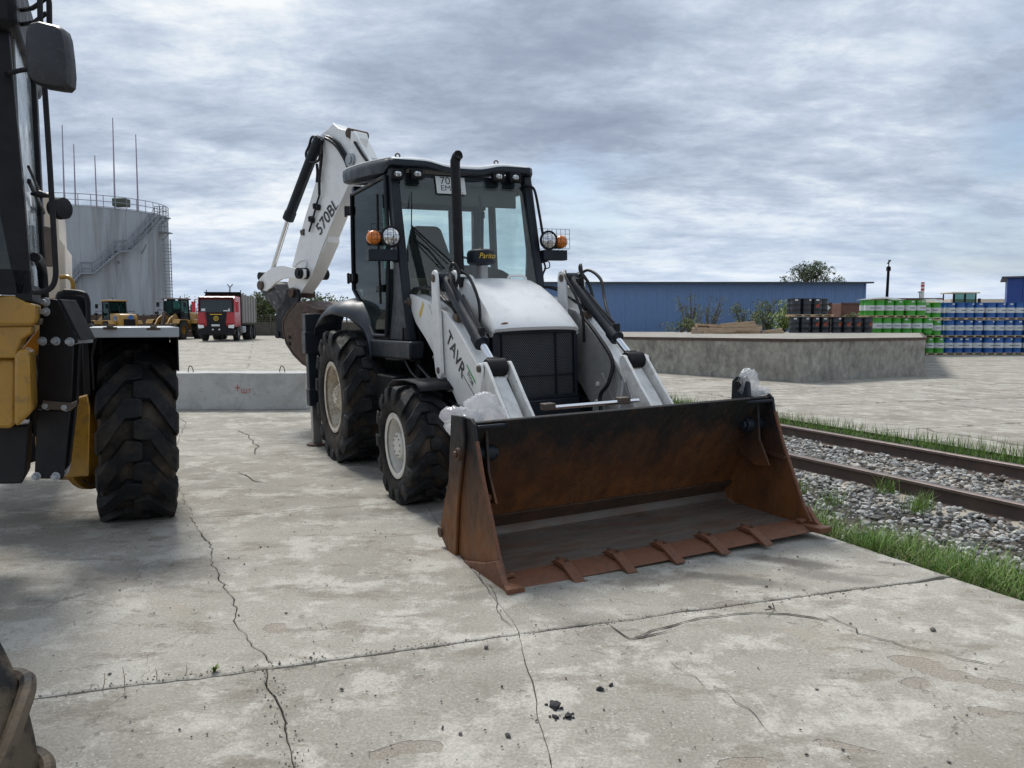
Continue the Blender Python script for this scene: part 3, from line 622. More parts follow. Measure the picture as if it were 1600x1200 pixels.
# sprout and twigs in the joint
c = gnd(335, 1050); pl = [(c, rg.uniform(.02, .045), .007, rg.uniform(.5, 1.2), k * .7) for k in range(12)]
o = blades('seedling', pl, M_grass, 'tiny bright green seedling growing in the long joint', 'plant'); del o['kind']
for k, (u0, v0, u1, v1) in enumerate([(160, 1080, 165, 1050), (195, 1078, 193, 1040), (245, 1062, 243, 1042), (290, 1055, 292, 1038)]):
    a = gnd(u0, v0); b = Vector((gnd(u1, v0).x, a.y, (v0 - v1) * a.y / FPX)); mb = MB(); mb.tube([a, a.lerp(b, .5) + Vector((.004, 0, 0)), b], [.002, .0016, .001], 5)
    mb.tube([a.lerp(b, .55), a.lerp(b, .75) + Vector((.012, 0, 0))], .001, 4)
    obj('dry_twig', mb, M_dry, label=['leftmost dry twig standing in the long joint', 'tallest dry twig, second from the left in the joint', 'short dry twig third from the left in the joint', 'dry reddish twig nearest the green seedling'][k], cat='twig', group='dry twigs in the joint')
mb = MB(); mb.tube([gnd(1195, 953, .03), gnd(1210, 951, .004), gnd(1207, 942, .04)], .003, 5); obj('dry_twig', mb, M_rustd, label='dark forked twig lying on the paving in front of the rails', cat='twig')

# ================================================================== WHEELS
def wheel(parent, c, Rr, Wd, rimr, nl, lh, mt, mr, out=-1, ax=Y, name='wheel', lugw=.42, hubr=.1, hubout=.0, chev=.5, flat=.0, rimdeep=.10):
    """tyre with chevron lugs; ax = axle direction, out = side of the disc face"""
    w = bpy.data.objects.new(name, None); COL.objects.link(w); w.parent = parent; w.location = c
    if abs(ax.dot(Y)) < .9999: w.rotation_euler = ax.to_track_quat('Y', 'Z').to_euler()
    w.empty_display_size = .1
    Rb = Rr - lh; h = Wd / 2; ax = Y
    prof = [(rimr - .012, h * .74), (rimr + .015, h * .80), (rimr + (Rb - rimr) * .22, h * .93), (rimr + (Rb - rimr) * .5, h * .985), (rimr + (Rb - rimr) * .78, h * .95), (Rb - .012, h * .87), (Rb + .002, h * .7), (Rb + .008, h * .35), (Rb + .01, 0)]
    full = prof + [(r, -y) for r, y in reversed(prof[:-1])]
    t = MB(); t.lathe(full, (0, 0, 0), ax, 64, False)
    # bead ring ridges
    for sgn in (1, -1):
        t.lathe([(rimr + .035, sgn * h * .86), (rimr + .045, sgn * (h * .93)), (rimr + .058, sgn * h * .88)], (0, 0, 0), ax, 64, False)
    A0 = ax.orthogonal().normalized(); B0 = ax.cross(A0)
    def P(a, y, r): return (A0 * math.cos(a) + B0 * math.sin(a)) * r + ax * y
    pitch = 2 * math.pi / nl
    for sgn in (1, -1):
        for k in range(nl):
            a0 = k * pitch + (pitch / 2 if sgn > 0 else 0); lw = pitch * lugw / 2
            secs = []
            for f, yy, rb, lift in [(0, -.11, Rb - .01, 1), (.12, .02, Rb - .01, 1), (.34, .30, Rb - .01, 1), (.8, .80, Rb - .015, 1), (.96, .965, Rb - .03, .94), (1.0, 1.01, Rb - .075, .42)]:
                a = a0 + chev * pitch * 1.1 * max(0, min(1, (f - .34) / .6)) + (0.02 * math.sin(k * 5.1))
                wd = lw * (1 + .18 * f) * (.85 if f == 0 else 1)
                y = sgn * h * yy; top = Rb + (lh + flat) * lift if lift > .5 else Rb - .02
                ty = y if f < 1 else sgn * h * 1.02
                secs.append([P(a - wd, y, rb), P(a - wd * .8, ty, top), P(a + wd * .8, ty, top), P(a + wd, y, rb)])
            secs[-1] = [P(a - wd, sgn * h * .95, Rb - .10), P(a - wd * .8, sgn * h * 1.01, Rb - .085), P(a + wd * .8, sgn * h * 1.01, Rb - .085), P(a + wd, sgn * h * .95, Rb - .10)]
            secs.insert(-1, [P(a - wd, sgn * h * .9, Rb - .05), P(a - wd * .8, sgn * h * 1.035, Rb - .012), P(a + wd * .8, sgn * h * 1.035, Rb - .012), P(a + wd, sgn * h * .9, Rb - .05)])
            vs = [p for s_ in secs for p in s_]; m_ = len(secs); fs = [(0, 1, 2, 3), tuple(4 * (m_ - 1) + q for q in (3, 2, 1, 0))]
            for i in range(m_ - 1):
                for j in range(4): fs.append((4 * i + j, 4 * i + (j + 1) % 4, 4 * i + 4 + (j + 1) % 4, 4 * i + 4 + j))
            t.add(vs, fs)
    ty = obj('tyre', t, M_carc, w, bev=.006 if Rr > .3 and nl > 10 and parent.name.startswith(('backhoe', 'wheel_loader')) else 0, smooth=42)
    ty.data.materials.append(mt); npf = (len(full) - 1 + 4) * 64
    for k_, pl_ in enumerate(ty.data.polygons): pl_.material_index = 1 if (k_ >= npf or pl_.center.length < 0) else 0
    o = out * h
    rm = MB(); rm.lathe([(rimr - .035, o * .86), (rimr - .005, o * .90), (rimr + .012, o * .88), (rimr + .008, o * .80), (rimr - .03, o * .74), (rimr - .035, o * .4), (rimr - .05, o * .86 - out * (rimdeep + .05)), (rimr * .72, o * .86 - out * (rimdeep + .035)), (rimr * .55, o * .86 - out * rimdeep), (hubr, o * .86 - out * rimdeep), (hubr * .2, o * .86 - out * rimdeep)], (0, 0, 0), ax, 56, False)
    rmo = obj('rim', rm, mr, w, smooth=30)
    hb = MB(); hh = o * .86 - out * rimdeep
    hb.lathe([(hubr, hh), (hubr, hh + out * .05), (hubr * .88, hh + out * .06), (hubr * .86, hh + out * (.07 + hubout)), (hubr * .8, hh + out * (.08 + hubout)), (.001, hh + out * (.08 + hubout))], (0, 0, 0), ax, 36, False)
    hbo = obj('hub', hb, mr, w, smooth=30)
    bl = MB()
    for k in range(10):
        a = k * 2 * math.pi / 10; bl.cyl(P(a, hh, hubr * 1.35), P(a, hh + out * .03, hubr * 1.35), .012, 6); bl.cyl(P(a, hh + out * (.075 + hubout), hubr * .66), P(a, hh + out * (.088 + hubout), hubr * .66), .008, 6)
    obj('wheel_bolts', bl, M_steel, w, kind='stuff')
    return w

# ================================================================== BACKHOE LOADER
BL = thing('backhoe_loader', 'white and dark navy backhoe loader with rusty front bucket standing on the concrete', 'backhoe loader', M=MM)
rollz = math.sin(MROLL)
wheel(BL, (0.02, -.87, .71), .715, .46, .37, 15, .045, M_tyre, M_rimr, chev=.62, lugw=.5, hubr=.12)
wheel(BL, (0.02, .87, .71 - 1.74 * rollz), .715, .46, .37, 15, .045, M_tyre, M_rimr, out=1, chev=.62, lugw=.5, hubr=.12)
wheel(BL, (2.18, -.92, .49), .495, .37, .262, 14, .042, M_tyre, M_rim, chev=.65, lugw=.52, hubr=.125, hubout=.05, rimdeep=.145)
wheel(BL, (2.18, .92, .49 - 1.84 * rollz), .495, .37, .262, 14, .042, M_tyre, M_rim, out=1, chev=.65, lugw=.52, hubr=.095, hubout=.03)
# chassis
mb = MB(); mb.box((.75, 0, .86), (3.5, .62, .42)); mb.box((-.95, 0, .98), (.34, 1.3, .75)); mb.box((2.45, 0, .62), (.35, .5, .3)); mb.box((1.25, -.5, .78), (.9, .36, .42)); mb.box((1.25, .5, .78), (.9, .36, .42))
obj('chassis', mb, M_dark, BL, bev=.015)
mb = MB(); mb.cyl((0.02, -.75, .71), (0.02, .75, .71 - .035), .13); obj('rear_axle', mb, M_black, BL, bev=.01); mb = MB(); mb.bar((2.18, -.78, .49), (2.18, .78, .46), .16, .14); mb.cyl((2.18, -.80, .49), (2.18, -.68, .49), .15); mb.cyl((2.18, .68, .47), (2.18, .80, .45), .15)
obj('front_axle', mb, M_black, BL, bev=.01)
mb = MB(); mb.box((1.95, 0, 1.14), (1.25, .72, .55)); mb.box((1.9, 0, 1.45), (.8, .6, .25)); obj('engine_block', mb, M_dark, BL, bev=.02)
# hood : lofted sections x, half width, crown z, shoulder z, drop z
secs = [(1.52, .325, 1.885, 1.84, 1.55), (1.75, .33, 1.88, 1.835, 1.5), (1.98, .335, 1.865, 1.81, 1.48), (2.15, .35, 1.81, 1.745, 1.45), (2.32, .365, 1.725, 1.65, 1.43), (2.48, .38, 1.625, 1.545, 1.42), (2.58, .39, 1.545, 1.475, 1.41), (2.655, .392, 1.475, 1.425, 1.40), (2.675, .39, 1.445, 1.41, 1.39)]
P = []
for x, w, zc, zs, zd in secs:
    zs = zc - .42 * (zc - zs); w = w * 1.02
    row = []
    for k in range(-10, 11):
        f = k / 10; a = abs(f)
        if a <= .80: q = a / .80; y = w * .93 * q; z = zc - (zc - zs) * q ** 3 * .8
        else: q = (a - .80) / .20; y = w * (.93 + .07 * math.sin(min(1, q * 2) * math.pi / 2)); z = zs + (zc - zs) * .2 * (1 - q) - (zs - zd) * q ** 1.4
        row.append(Vector((x + (.05 * (1 - (y / w) ** 2) if x > 2.3 else 0) * (x - 2.3) / .37, math.copysign(y, f), z)))
    P.append(row)
P.append([q + Vector((-.015, 0, -.02)) for q in P[-1]]); P.append([q + Vector((-.06, 0, 0)) for q in P[-1]])
mb = MB(); mb.grid(P); obj('hood', mb, M_white, BL, thick=.012, smooth=50)
bd = MB(); 
for k in range(12):
    a0 = k / 11; pass
c0 = mp(775, 507, x=2.715)
bl_ = [(c0 + Vector((-.04, (i - 5.5) * .009, .012 + .02 * math.sin(i / 11 * math.pi)))) for i in range(12)]
mb = MB(); mb.tube([Vector((2.655 + .02 * math.sin(i / 11 * math.pi), -.34 + i * .011, 1.462 + .016 * math.sin(i / 11 * math.pi))) for i in range(12)], [.002 + .009 * math.sin(i / 11 * math.pi) for i in range(12)], 6)
obj('dented_hood_corner', mb, M_rustt, BL)
for ys in ((-.455, -.235), (.10, .29)):
    mb = MB(); mb.curve([(1.95, ys[0], 1.80), (1.95, ys[0] + .003, 1.865), (1.95, ys[0] + .03, 1.895), (1.95, (ys[0] + ys[1]) / 2, 1.897), (1.95, ys[1] - .03, 1.895), (1.95, ys[1] - .003, 1.865), (1.95, ys[1], 1.8)], .012, 8, 4); obj('hood_handle', mb, M_white, BL)
# grille: expanded metal over a dark radiator
GX = 2.63
mb = MB(); mb.box((GX - .06, 0, 1.13), (.06, .76, .58)); obj('radiator', mb, M_dark, BL)
mb = MB(); ny, nz = 40, 46; y0, y1, z0, z1 = -.335, .37, .86, 1.40
for i in range(nz):
    for j in range(ny):
        ya = y0 + (y1 - y0) * (j + (.5 if i % 2 else 0)) / ny; za = z0 + (z1 - z0) * i / nz; dy = (y1 - y0) / ny / 2; dz = (z1 - z0) / nz
        for s_ in (-1, 1):
            a = Vector((GX, ya, za)); b = Vector((GX, ya + s_ * dy, za + dz)); n_ = Vector((0, -(b - a).z, (b - a).y)).normalized() * .0023
            mb.add([a - n_, b - n_, b + n_, a + n_], [(0, 1, 2, 3)])
obj('grille_mesh', mb, mat('grille_wire', (.075, .08, .085), .5, var=.15), BL, kind='stuff', smooth=0)
mb = MB(); mb.box((GX, -.365, 1.13), (.05, .05, .56)); mb.box((GX, .385, 1.13), (.05, .03, .56)); mb.box((GX, .01, 1.405), (.05, .78, .03)); mb.box((GX + .006, .20, 1.13), (.03, .014, .54)); mb.box((GX + .006, -.30, 1.13), (.03, .014, .54)); mb.box((GX + .006, .01, 1.04), (.02, .74, .008)); mb.box((GX, .01, .855), (.05, .78, .03))
obj('grille_frame', mb, M_navy, BL, bev=.004)
mb = MB(); mb.box((GX + .02, .0, .66), (.06, .80, .36)); obj('front_panel', mb, M_navy, BL, bev=.012)
for yy in (-.405, .405):
    mb = MB(); mb.py([(1.5, 1.0), (2.6, .95), (2.62, 1.40), (2.45, 1.43), (1.98, 1.48), (1.5, 1.5)], yy - .008, yy + .008); obj('engine_side_panel', mb, M_navy, BL, bev=.004)

# ---------------- cab
CB = {}
def part(name, mb, m, bev=.006, **k): return obj(name, mb, m, BL, bev=bev, **k)
# roof
def roofrow(x, hw, zt, zb, dip):
    row = []
    for k in range(-12, 13):
        f = k / 12; row.append(Vector((x, f * hw, zt - dip * math.exp(-(f / .42) ** 4) + .02 * (1 - f * f))))
    return row
def zroof(x): return 3.02 + (1.22 - x) * .085
rx = [(1.28, .70), (1.24, .735), (1.15, .76), (.9, .80), (.5, .83), (.1, .83), (-.15, .80), (-.28, .74), (-.33, .66)]
P = []
for i, (x, hw) in enumerate(rx):
    P.append(roofrow(x, hw, zroof(x) - (.035 if i in (0, len(rx) - 1) else .0), 0, .05 * max(0, min(1, (x - .5) / .6))))
mb = MB(); mb.grid(P); part('roof_top', mb, M_white, 0, thick=.012, smooth=50)
# roof fascia: dark skirt around
ring = [(x, -hw - .012) for x, hw in rx] + [(x, hw + .012) for x, hw in reversed(rx)]
def fasc(pts, zt, zb, inset, closed=True):
    Q = [[Vector((x, y, zt(x, y))) for x, y in pts], [Vector((x * 1.0, y * 1.008, zt(x, y) - .05)) for x, y in pts], [Vector((x, y * 1.0, zb(x, y) + .02)) for x, y in pts], [Vector((x + (-inset if x > .5 else inset) * .4, y * (1 - inset), zb(x, y))) for x, y in pts], [Vector((x * .9, y * .7, zb(x, y) + .03)) for x, y in pts]]
    Q = [r + [r[0]] for r in Q]; m_ = MB(); m_.grid(Q); return m_
fr = []
for k in range(-12, 13): fr.append((1.285, k / 12 * .70))
pts = [(x, -hw - .01) for x, hw in reversed(rx[1:])] + fr + [(x, hw + .01) for x, hw in rx[1:]]
def zt(x, y):
    f = y / .72; return zroof(x) - .012 - (.05 * math.exp(-(f / .42) ** 4) if x > 1.2 else 0)
def zbf(x, y):
    if x > 1.2: return zroof(x) - .085 - .01 * math.exp(-(y / .33) ** 6)
    return zroof(x) - (.15 if x > -.2 else .13)
mb = fasc(pts, zt, zbf, .05); part('roof_fascia', mb, M_navy, 0, thick=.01, smooth=40)
mb = MB(); mb.box((.45, 0, 2.88), (1.45, 1.42, .03)); part('cab_headliner', mb, M_int)
# posts
def post(name, a, b, w, h, m=M_navy): q = MB(); q.bar(a, b, w, h, X); return part(name, q, m, .012)
for s_ in (-1, 1):
    q = MB(); q.py([(1.10, 2.93), (1.235, 2.93), (1.50, 1.75), (1.62, 1.33), (1.05, 1.33), (1.22, 1.75), (1.26, 2.1)], s_ * .70 - .045, s_ * .70 + .045); part('front_post', q, M_navy, .014)
    q = MB(); q.py([(-.10, 2.95), (.0, 2.95), (-.03, 2.3), (-.06, 1.86), (-.16, 1.86), (-.13, 2.3)], s_ * .70 - .045, s_ * .70 + .045); part('rear_post', q, M_navy, .012)
    # door frame with curved lower rear edge
    dp = [(1.17, 2.86), (1.20, 2.3), (1.16, 1.85), (1.03, 1.37), (.62, 1.37), (.38, 1.55), (.1, 1.74), (-.10, 1.86), (-.07, 2.3), (-.02, 2.86)]
    q = MB(); ring_ = [Vector((x, s_ * .765, z)) for x, z in dp]; q.tube(ring_ + [ring_[0], ring_[1]], .02, 8); df = part('door_frame', q, M_navy, 0)
    q = MB(); q.py(dp, s_ * .757 - .003, s_ * .757 + .003); obj('door_glass', q, G_side if s_ < 0 else G_win, BL, smooth=0)
    q = MB(); q.tube([(.99, s_ * .79, 2.72), (1.0, s_ * .80, 2.2), (.97, s_ * .79, 1.68)], .012, 8); obj('door_grab_bar', q, M_black, BL)
    q = MB(); q.box((.93, s_ * .79, 1.83), (.13, .03, .07)); obj('door_latch', q, M_black, BL, bev=.008)
    for zz_ in (2.70, 1.98):
        q = MB(); q.cyl((-.10, s_ * .785, zz_ - .05), (-.10, s_ * .785, zz_ + .05), .022, 10); q.box((-.06, s_ * .775, zz_), (.09, .03, .075)); q.prism([(-.19, -.055), (-.15, -.06), (-.14, .06), (-.19, .055)], (0, s_ * .80, zz_), X, Z, Y, -.01, .01); obj('door_hinge', q, M_black, BL, bev=.004)
    # lower body side / sill
    q = MB(); q.py([(.50, 1.33), (.46, 1.20), (.55, 1.15), (1.80, 1.17), (1.82, 1.33)], s_ * .66, s_ * .80); part('cab_sill', q, M_navy, .02)
    q = MB(); q.py([(.62, 1.33), (1.05, 1.33), (1.05, 1.37), (.6, 1.38)], s_ * .70, s_ * .75); part('door_step', q, M_black, .004)
mb = MB(); mb.box((.6, 0, 1.27), (1.7, 1.3, .06)); mb.box((-.06, 0, 1.62), (.05, 1.34, .62)); part('cab_floor', mb, M_int)
# rear wall ring with window
mb = MB(); mb.px([(-.68, 1.86), (.68, 1.86), (.68, 2.08), (-.68, 2.08)], -.09, -.05); mb.px([(-.68, 2.74), (.68, 2.74), (.68, 2.92), (-.68, 2.92)], -.09, -.05); mb.px([(-.68, 2.08), (-.42, 2.08), (-.42, 2.74), (-.68, 2.74)], -.09, -.05); mb.px([(.36, 2.08), (.50, 2.08), (.50, 2.74), (.36, 2.74)], -.09, -.05)
part('rear_window_frame', mb, M_int, .01)
mb = MB(); mb.box((-.07, 0, 2.41), (.006, 1.3, .66)); obj('rear_glass', mb, G_win, BL, smooth=0)
for s_ in (-1, 1):
    mb = MB(); mb.bar((.36, s_ * .70, 2.9), (.42, s_ * .70, 1.4), .04, .12); part('middle_post', mb, M_int)
    mb = MB(); mb.box((.55, s_ * .70, 2.83), (1.15, .05, .12)); part('cab_header_rail', mb, M_int)
# windscreen
wa = [(1.205, .66, 2.86), (1.205, -.66, 2.86), (1.50, -.66, 1.72), (1.50, .66, 1.72)]
mb = MB(); n_ = Vector((1.14, 0, .295)).normalized() * .003
mb.add([Vector(p) + n_ for p in wa] + [Vector(p) - n_ for p in wa], [(0, 1, 2, 3), (7, 6, 5, 4), (0, 4, 5, 1), (1, 5, 6, 2), (2, 6, 7, 3), (3, 7, 4, 0)]); obj('windscreen', mb, G_win, BL, smooth=0)
mb = MB(); mb.px([(-.66, 2.80), (.66, 2.80), (.66, 2.90), (-.66, 2.90)], 1.17, 1.20); part('windscreen_header', mb, M_navy, .008)
mb = MB(); mb.px([(-.66, 1.60), (.66, 1.60), (.66, 1.75), (-.66, 1.75)], 1.46, 1.50); mb.px([(-.66, 1.3), (-.42, 1.3), (-.42, 1.6), (-.66, 1.6)], 1.46, 1.5); mb.px([(.66, 1.3), (.42, 1.3), (.42, 1.6), (.66, 1.6)], 1.46, 1.5); part('front_cowl', mb, M_navy, .01)
# sun strip inside, behind the upper glass
mb = MB(); mb.px([(-.62, 2.62), (.62, 2.62), (.62, 2.80), (-.62, 2.80)], 1.10, 1.13); part('sun_visor', mb, M_int, .01)
# interior
mb = MB(); mb.box((.42, -.02, 1.78), (.5, .5, .14)); part('seat_cushion', mb, M_seat, .04)
mb = MB(); mb.prism([(-.24, 0), (.24, 0), (.25, .4), (.17, .68), (.13, .72), (-.13, .72), (-.17, .68), (-.25, .4)], (.24, -.0, 1.82), Y, Vector((-.15, 0, 1)).normalized(), X, -.05, .06); part('seat_backrest', mb, M_seat, .03)
mb = MB(); mb.box((.38, 0, 1.5), (.4, .4, .42)); part('seat_base', mb, M_int, .02)
def arch(y0, y1, zb_, ztp): return [(y0, zb_), (y1, zb_)] + [((y0 + y1) / 2 + (y1 - y0) / 2 * math.cos(a), ztp - .12 + .12 * math.sin(a)) for a in [k * math.pi / 10 for k in range(11)]]
mb = MB(); mb.px(arch(-.42, .42, 1.5, 2.03), 1.25, 1.38); part('dashboard', mb, M_black, .02)
mb = MB(); mb.tube([(1.2, -.06, 1.7), (1.05, -.06, 2.02)], .04); 
for k in range(24):
    a = k * math.pi / 12; b = (k + 1) * math.pi / 12; cc = Vector((1.04, -.06, 2.04)); u_ = Vector((.75, 0, .35)).normalized()
    mb.tube([cc + Y * .19 * math.cos(a) + u_ * .19 * math.sin(a), cc + Y * .19 * math.cos(b) + u_ * .19 * math.sin(b)], .013, 6)
mb.tube([cc - Y * .19, cc + Y * .19], .012, 6); part('steering_wheel', mb, M_seat, 0)
mb = MB(); mb.px([(-.70, 1.55), (-.40, 1.55), (-.40, 1.87), (-.70, 1.87)], 1.1, 1.14); mb.box((1.20, -.50, 1.78), (.25, .30, .26)); part('side_console', mb, M_tan, .02)
mb = MB(); mb.curve([(1.15, -.50, 1.5), (1.10, -.55, 1.9), (1.05, -.60, 2.0)], .012); mb.curve([(.7, .35, 1.4), (.72, .36, 1.9), (.72, .36, 2.05)], .012); part('control_levers', mb, M_black, 0)
mb = MB(); mb.curve([(1.2, .18, 2.73), (1.2, .19, 2.66), (1.18, .2, 2.62), (1.18, .14, 2.57), (1.18, .12, 2.53)], .012, 6); mb.box((1.18, .2, 2.60), (.03, .1, .04)); part('phone_holder', mb, M_black, .004)
# number plate behind the glass
pa, pb = mp(682, 276, x=1.215), mp(731, 305, x=1.25)
pc = Vector((1.19, -.105, 2.80)); pw, ph = .30, .17; upv = Vector((-.235, 0, .97)).normalized()
pc = Vector((1.245, (mp(704, 290, x=1.24)).y, mp(704, 290, x=1.24).z))
mb = MB(); mb.prism([(-pw / 2, -ph / 2), (pw / 2, -ph / 2), (pw / 2, ph / 2), (-pw / 2, ph / 2)], pc, Y, upv, Y.cross(upv), 0, .003)
npl = obj('number_plate', mb, M_plate, BL, label='white number plate behind the top of the windscreen')
nn = Y.cross(upv)
text('plate_digits', '7016', M_ink, npl, pc + upv * .045 + nn * .003, Y, upv, .105, .0015, wscale=1.05)
text('plate_letters', 'EM 75', M_ink, npl, pc - upv * .03 + nn * .003, Y, upv, .078, .0015, wscale=1.1)
text('plate_region', 'RUS', M_redp, npl, pc - upv * .07 + Y * .10 + nn * .003, Y, upv, .022, .0015)
# eye bolts on roof
for p in ((.863, -.532), (.863, .532)):
    q = MB(); c = Vector((p[0], p[1], 3.10)); q.cyl(c - Z * .06, c - Z * .02, .012, 8)
    q.tube([c + Z * (.018 + .022 * math.sin(a)) + Y * .022 * math.cos(a) for a in [k * math.pi / 8 - 1.57 for k in range(17)]], .008, 6); obj('lifting_eye', q, M_tan, BL)
# roof work lamps
def cage(mb_, c, w, h, nx, nz_, r=.0022, d=.05):
    for k in range(nx + 1):
        y = c.y - w / 2 + w * k / nx; mb_.tube([(c.x - d, y, c.z + h / 2 + .01), (c.x, y, c.z + h / 2), (c.x, y, c.z - h / 2), (c.x - d, y, c.z - h / 2 - .01)], r, 4)
    for k in range(nz_ + 1):
        z = c.z - h / 2 + h * k / nz_; mb_.tube([(c.x, c.y - w / 2, z), (c.x, c.y + w / 2, z)], r, 4)
for (u, v) in ((622, 271.5), (652.7, 271.5), (780, 275.5), (806, 277)):
    c = mp(u, v, x=1.31); wl = bpy.data.objects.new('work_lamp', None); COL.objects.link(wl); wl.parent = BL
    q = MB(); q.box(c - X * .035, (.07, .125, .09)); obj('lamp_housing', q, M_black, wl, bev=.012)
    q = MB(); q.grid([[c + Vector((.004 - .012 * (a * a + b * b), a * .055, b * .038)) for a in (-1, -.5, 0, .5, 1)] for b in (-1, -.5, 0, .5, 1)]); obj('lamp_lens', q, M_lens, wl, thick=.003)
    q = MB(); cage(q, c + X * .02, .125, .09, 4, 2); obj('lamp_guard', q, M_black, wl)
# side light brackets
for s_ in (-1, 1):
    lb = bpy.data.objects.new('side_light_cluster', None); COL.objects.link(lb); lb.parent = BL
    c = Vector((1.44, s_ * .815, 2.275))
    q = MB(); q.lathe([(.001, -.09), (.05, -.085), (.085, -.03), (.098, .0), (.098, .012), (.082, .016)], c, X, 28, False); obj('headlight_housing', q, M_black, lb)
    q = MB(); q.lathe([(.083, .008), (.07, .022), (.04, .032), (.001, .036)], c, X, 28, False); obj('headlight_lens', q, M_lens, lb)
    q = MB(); q.lathe([(.012, .03), (.02, .045), (.001, .05)], c, X, 12, False); obj('bulb_cap', q, M_chrome, lb)
    c2 = c + Vector((-.02, s_ * .155, -.01)); q = MB(); q.lathe([(.055, -.05), (.066, 0), (.06, .03), (.04, .05), (.001, .058)], c2, X, 20, False); obj('turn_indicator', q, M_ora, lb)
    q = MB(); q.box(c2 - X * .05 + Y * s_ * (-.05), (.06, .2, .13)); obj('lamp_body', q, M_black, lb, bev=.02)
    q = MB(); cage(q, c + Vector((.075, s_ * .05, .01)), .30, .19, 6, 4, .0022, .09); obj('lamp_guard', q, M_black, lb)
    bc = Vector((1.42, s_ * .90, 2.11)) if s_ < 0 else Vector((1.41, .885, 2.13))
    q = MB(); q.box(bc, (.10, .27, .10)); q.bar((1.33, s_ * .70, 2.06), (1.42, s_ * .80, 2.09), .06, .05); q.tube([bc, c - Z * .08], .018); obj('light_bracket', q, M_navy, lb, bev=.006)
q = MB(); q.curve([mp(818, 289, x=1.25), mp(830, 292, x=1.3), mp(836, 300, x=1.34), mp(842, 330, x=1.38), mp(848, 366, x=1.42)], .014, 8); obj('mirror_arm', q, M_black, BL)
q = MB(); q.curve([mp(848, 405, x=1.42), mp(852, 418, x=1.42), mp(848, 430, x=1.40), mp(847, 450, x=1.40)], .010, 8); q.curve([mp(850, 405, x=1.42), mp(858, 410, x=1.44), mp(858, 418, x=1.44), mp(850, 420, x=1.42)], .006, 6); obj('light_cable', q, M_hose, BL)
# wiper
q = MB(); q.tube([mp(642, 352, x=1.42), mp(676, 383, x=1.44), mp(706, 410, x=1.52)], .009, 6); q.tube([mp(642, 356, x=1.40), mp(700, 413, x=1.51)], .006, 6); q.tube([mp(643, 300, x=1.28), mp(643, 352, x=1.40), mp(644, 402, x=1.47)], .006, 6); obj('wiper', q, M_black, BL)
# exhaust and precleaner
a = mp(718, 437, x=1.9)
q = MB(); q.curve([(1.9, a.y, 1.80), (1.9, a.y + .0, 2.1), (1.9, a.y - .005, 2.5), (1.9, a.y - .01, 2.86), (1.902, a.y - .005, 2.90), (1.915, a.y + .0, 2.925), (1.945, a.y + .008, 2.94)], [.047] * 0 or .043, 14); ex = obj('exhaust_pipe', q, M_black, BL)
q = MB(); q.lathe([(.036, 0), (.036, .005)], Vector((1.945, a.y + .008, 2.94)), Vector((1, .2, .1)), 14); obj('pipe_mouth', q, M_dark, ex)
c = mp(752, 402, x=1.88)
q = MB(); q.cyl((c.x, c.y + .01, 1.83), (c.x, c.y + .01, 2.02), .047, 20); obj('intake_pipe', q, M_steel, BL)
q = MB(); q.lathe([(.05, -.075), (.115, -.06), (.13, -.045), (.13, .03), (.118, .055), (.09, .068), (.03, .072), (.012, .09), (.001, .09)], c, Z, 28, False); pcn = obj('air_precleaner', q, M_navy, BL)
text('precleaner_lettering', 'Parito', M_ylab, pcn, c + Vector((.1315, 0, .005)), Y, Z, .068, .002, shear=.3, wscale=.95)

# ---------------- fenders
def fender(s_):
    prof = [(-.98, 1.36), (-.93, 1.45), (-.72, 1.56), (-.4, 1.645), (-.05, 1.67), (.22, 1.62), (.45, 1.47), (.58, 1.30), (.62, 1.17)]
    prof2 = []
    for i in range(len(prof) - 1):
        for k in range(3): f = k / 3; prof2.append((prof[i][0] * (1 - f) + prof[i + 1][0] * f, prof[i][1] * (1 - f) + prof[i + 1][1] * f))
    prof2.append(prof[-1]); P = []
    for x, z in prof2:
        th = math.atan2(z - .71, x); zi = z + .09 * max(0, math.sin(th)) ; row = []
        for y, dz in ((.70, .10), (.80, .085), (.90, .06), (.985, .02), (1.025, -.02), (1.035, -.07)):
            yw = .70 + (y - .70) * (1 - .68 * sm((x + .1) / .62)); row.append(Vector((x * (1 - (yw - .7) * .12) + .10 * (1.035 - y) * sm(x / .5) , s_ * yw, z + dz * (1 if x > -.8 else .5))))
        P.append(row)
    q = MB(); q.grid(P); part('rear_fender', q, M_navyp, 0, thick=.012, smooth=60)
    q = MB(); q.py([(.62, 1.17), (.45, 1.47), (.22, 1.62), (-.1, 1.7), (-.1, 1.86), (.1, 1.74), (.38, 1.55), (.62, 1.37), (.75, 1.33), (.75, 1.17)], s_ * .70, s_ * .74); part('fender_inner_panel', q, M_navyp, .006)
fender(-1); fender(1)
for s_ in (-1, 1):
    q = MB(); q.grid([[Vector((x, s_ * y, z)) for y in (.60, .72, .85, .96)] for x, z in ((1.55, .84), (1.66, .95), (1.8, 1.003), (2.12, 1.022), (2.40, 1.012), (2.50, .96))]); part('front_mudguard', q, M_black, 0, thick=.01)
    q = MB(); q.bar((1.95, s_ * .55, .75), (1.95, s_ * .70, 1.02), .06, .03); part('mudguard_stay', q, M_black)
# battery/step box ahead of the rear wheel
q = MB(); q.box((1.1, -.72, .82), (.55, .2, .35)); part('side_step_box', q, M_dark, .015)
q = MB(); q.box((1.1, .72, .80), (.55, .2, .35)); part('side_tank', q, M_dark, .015)

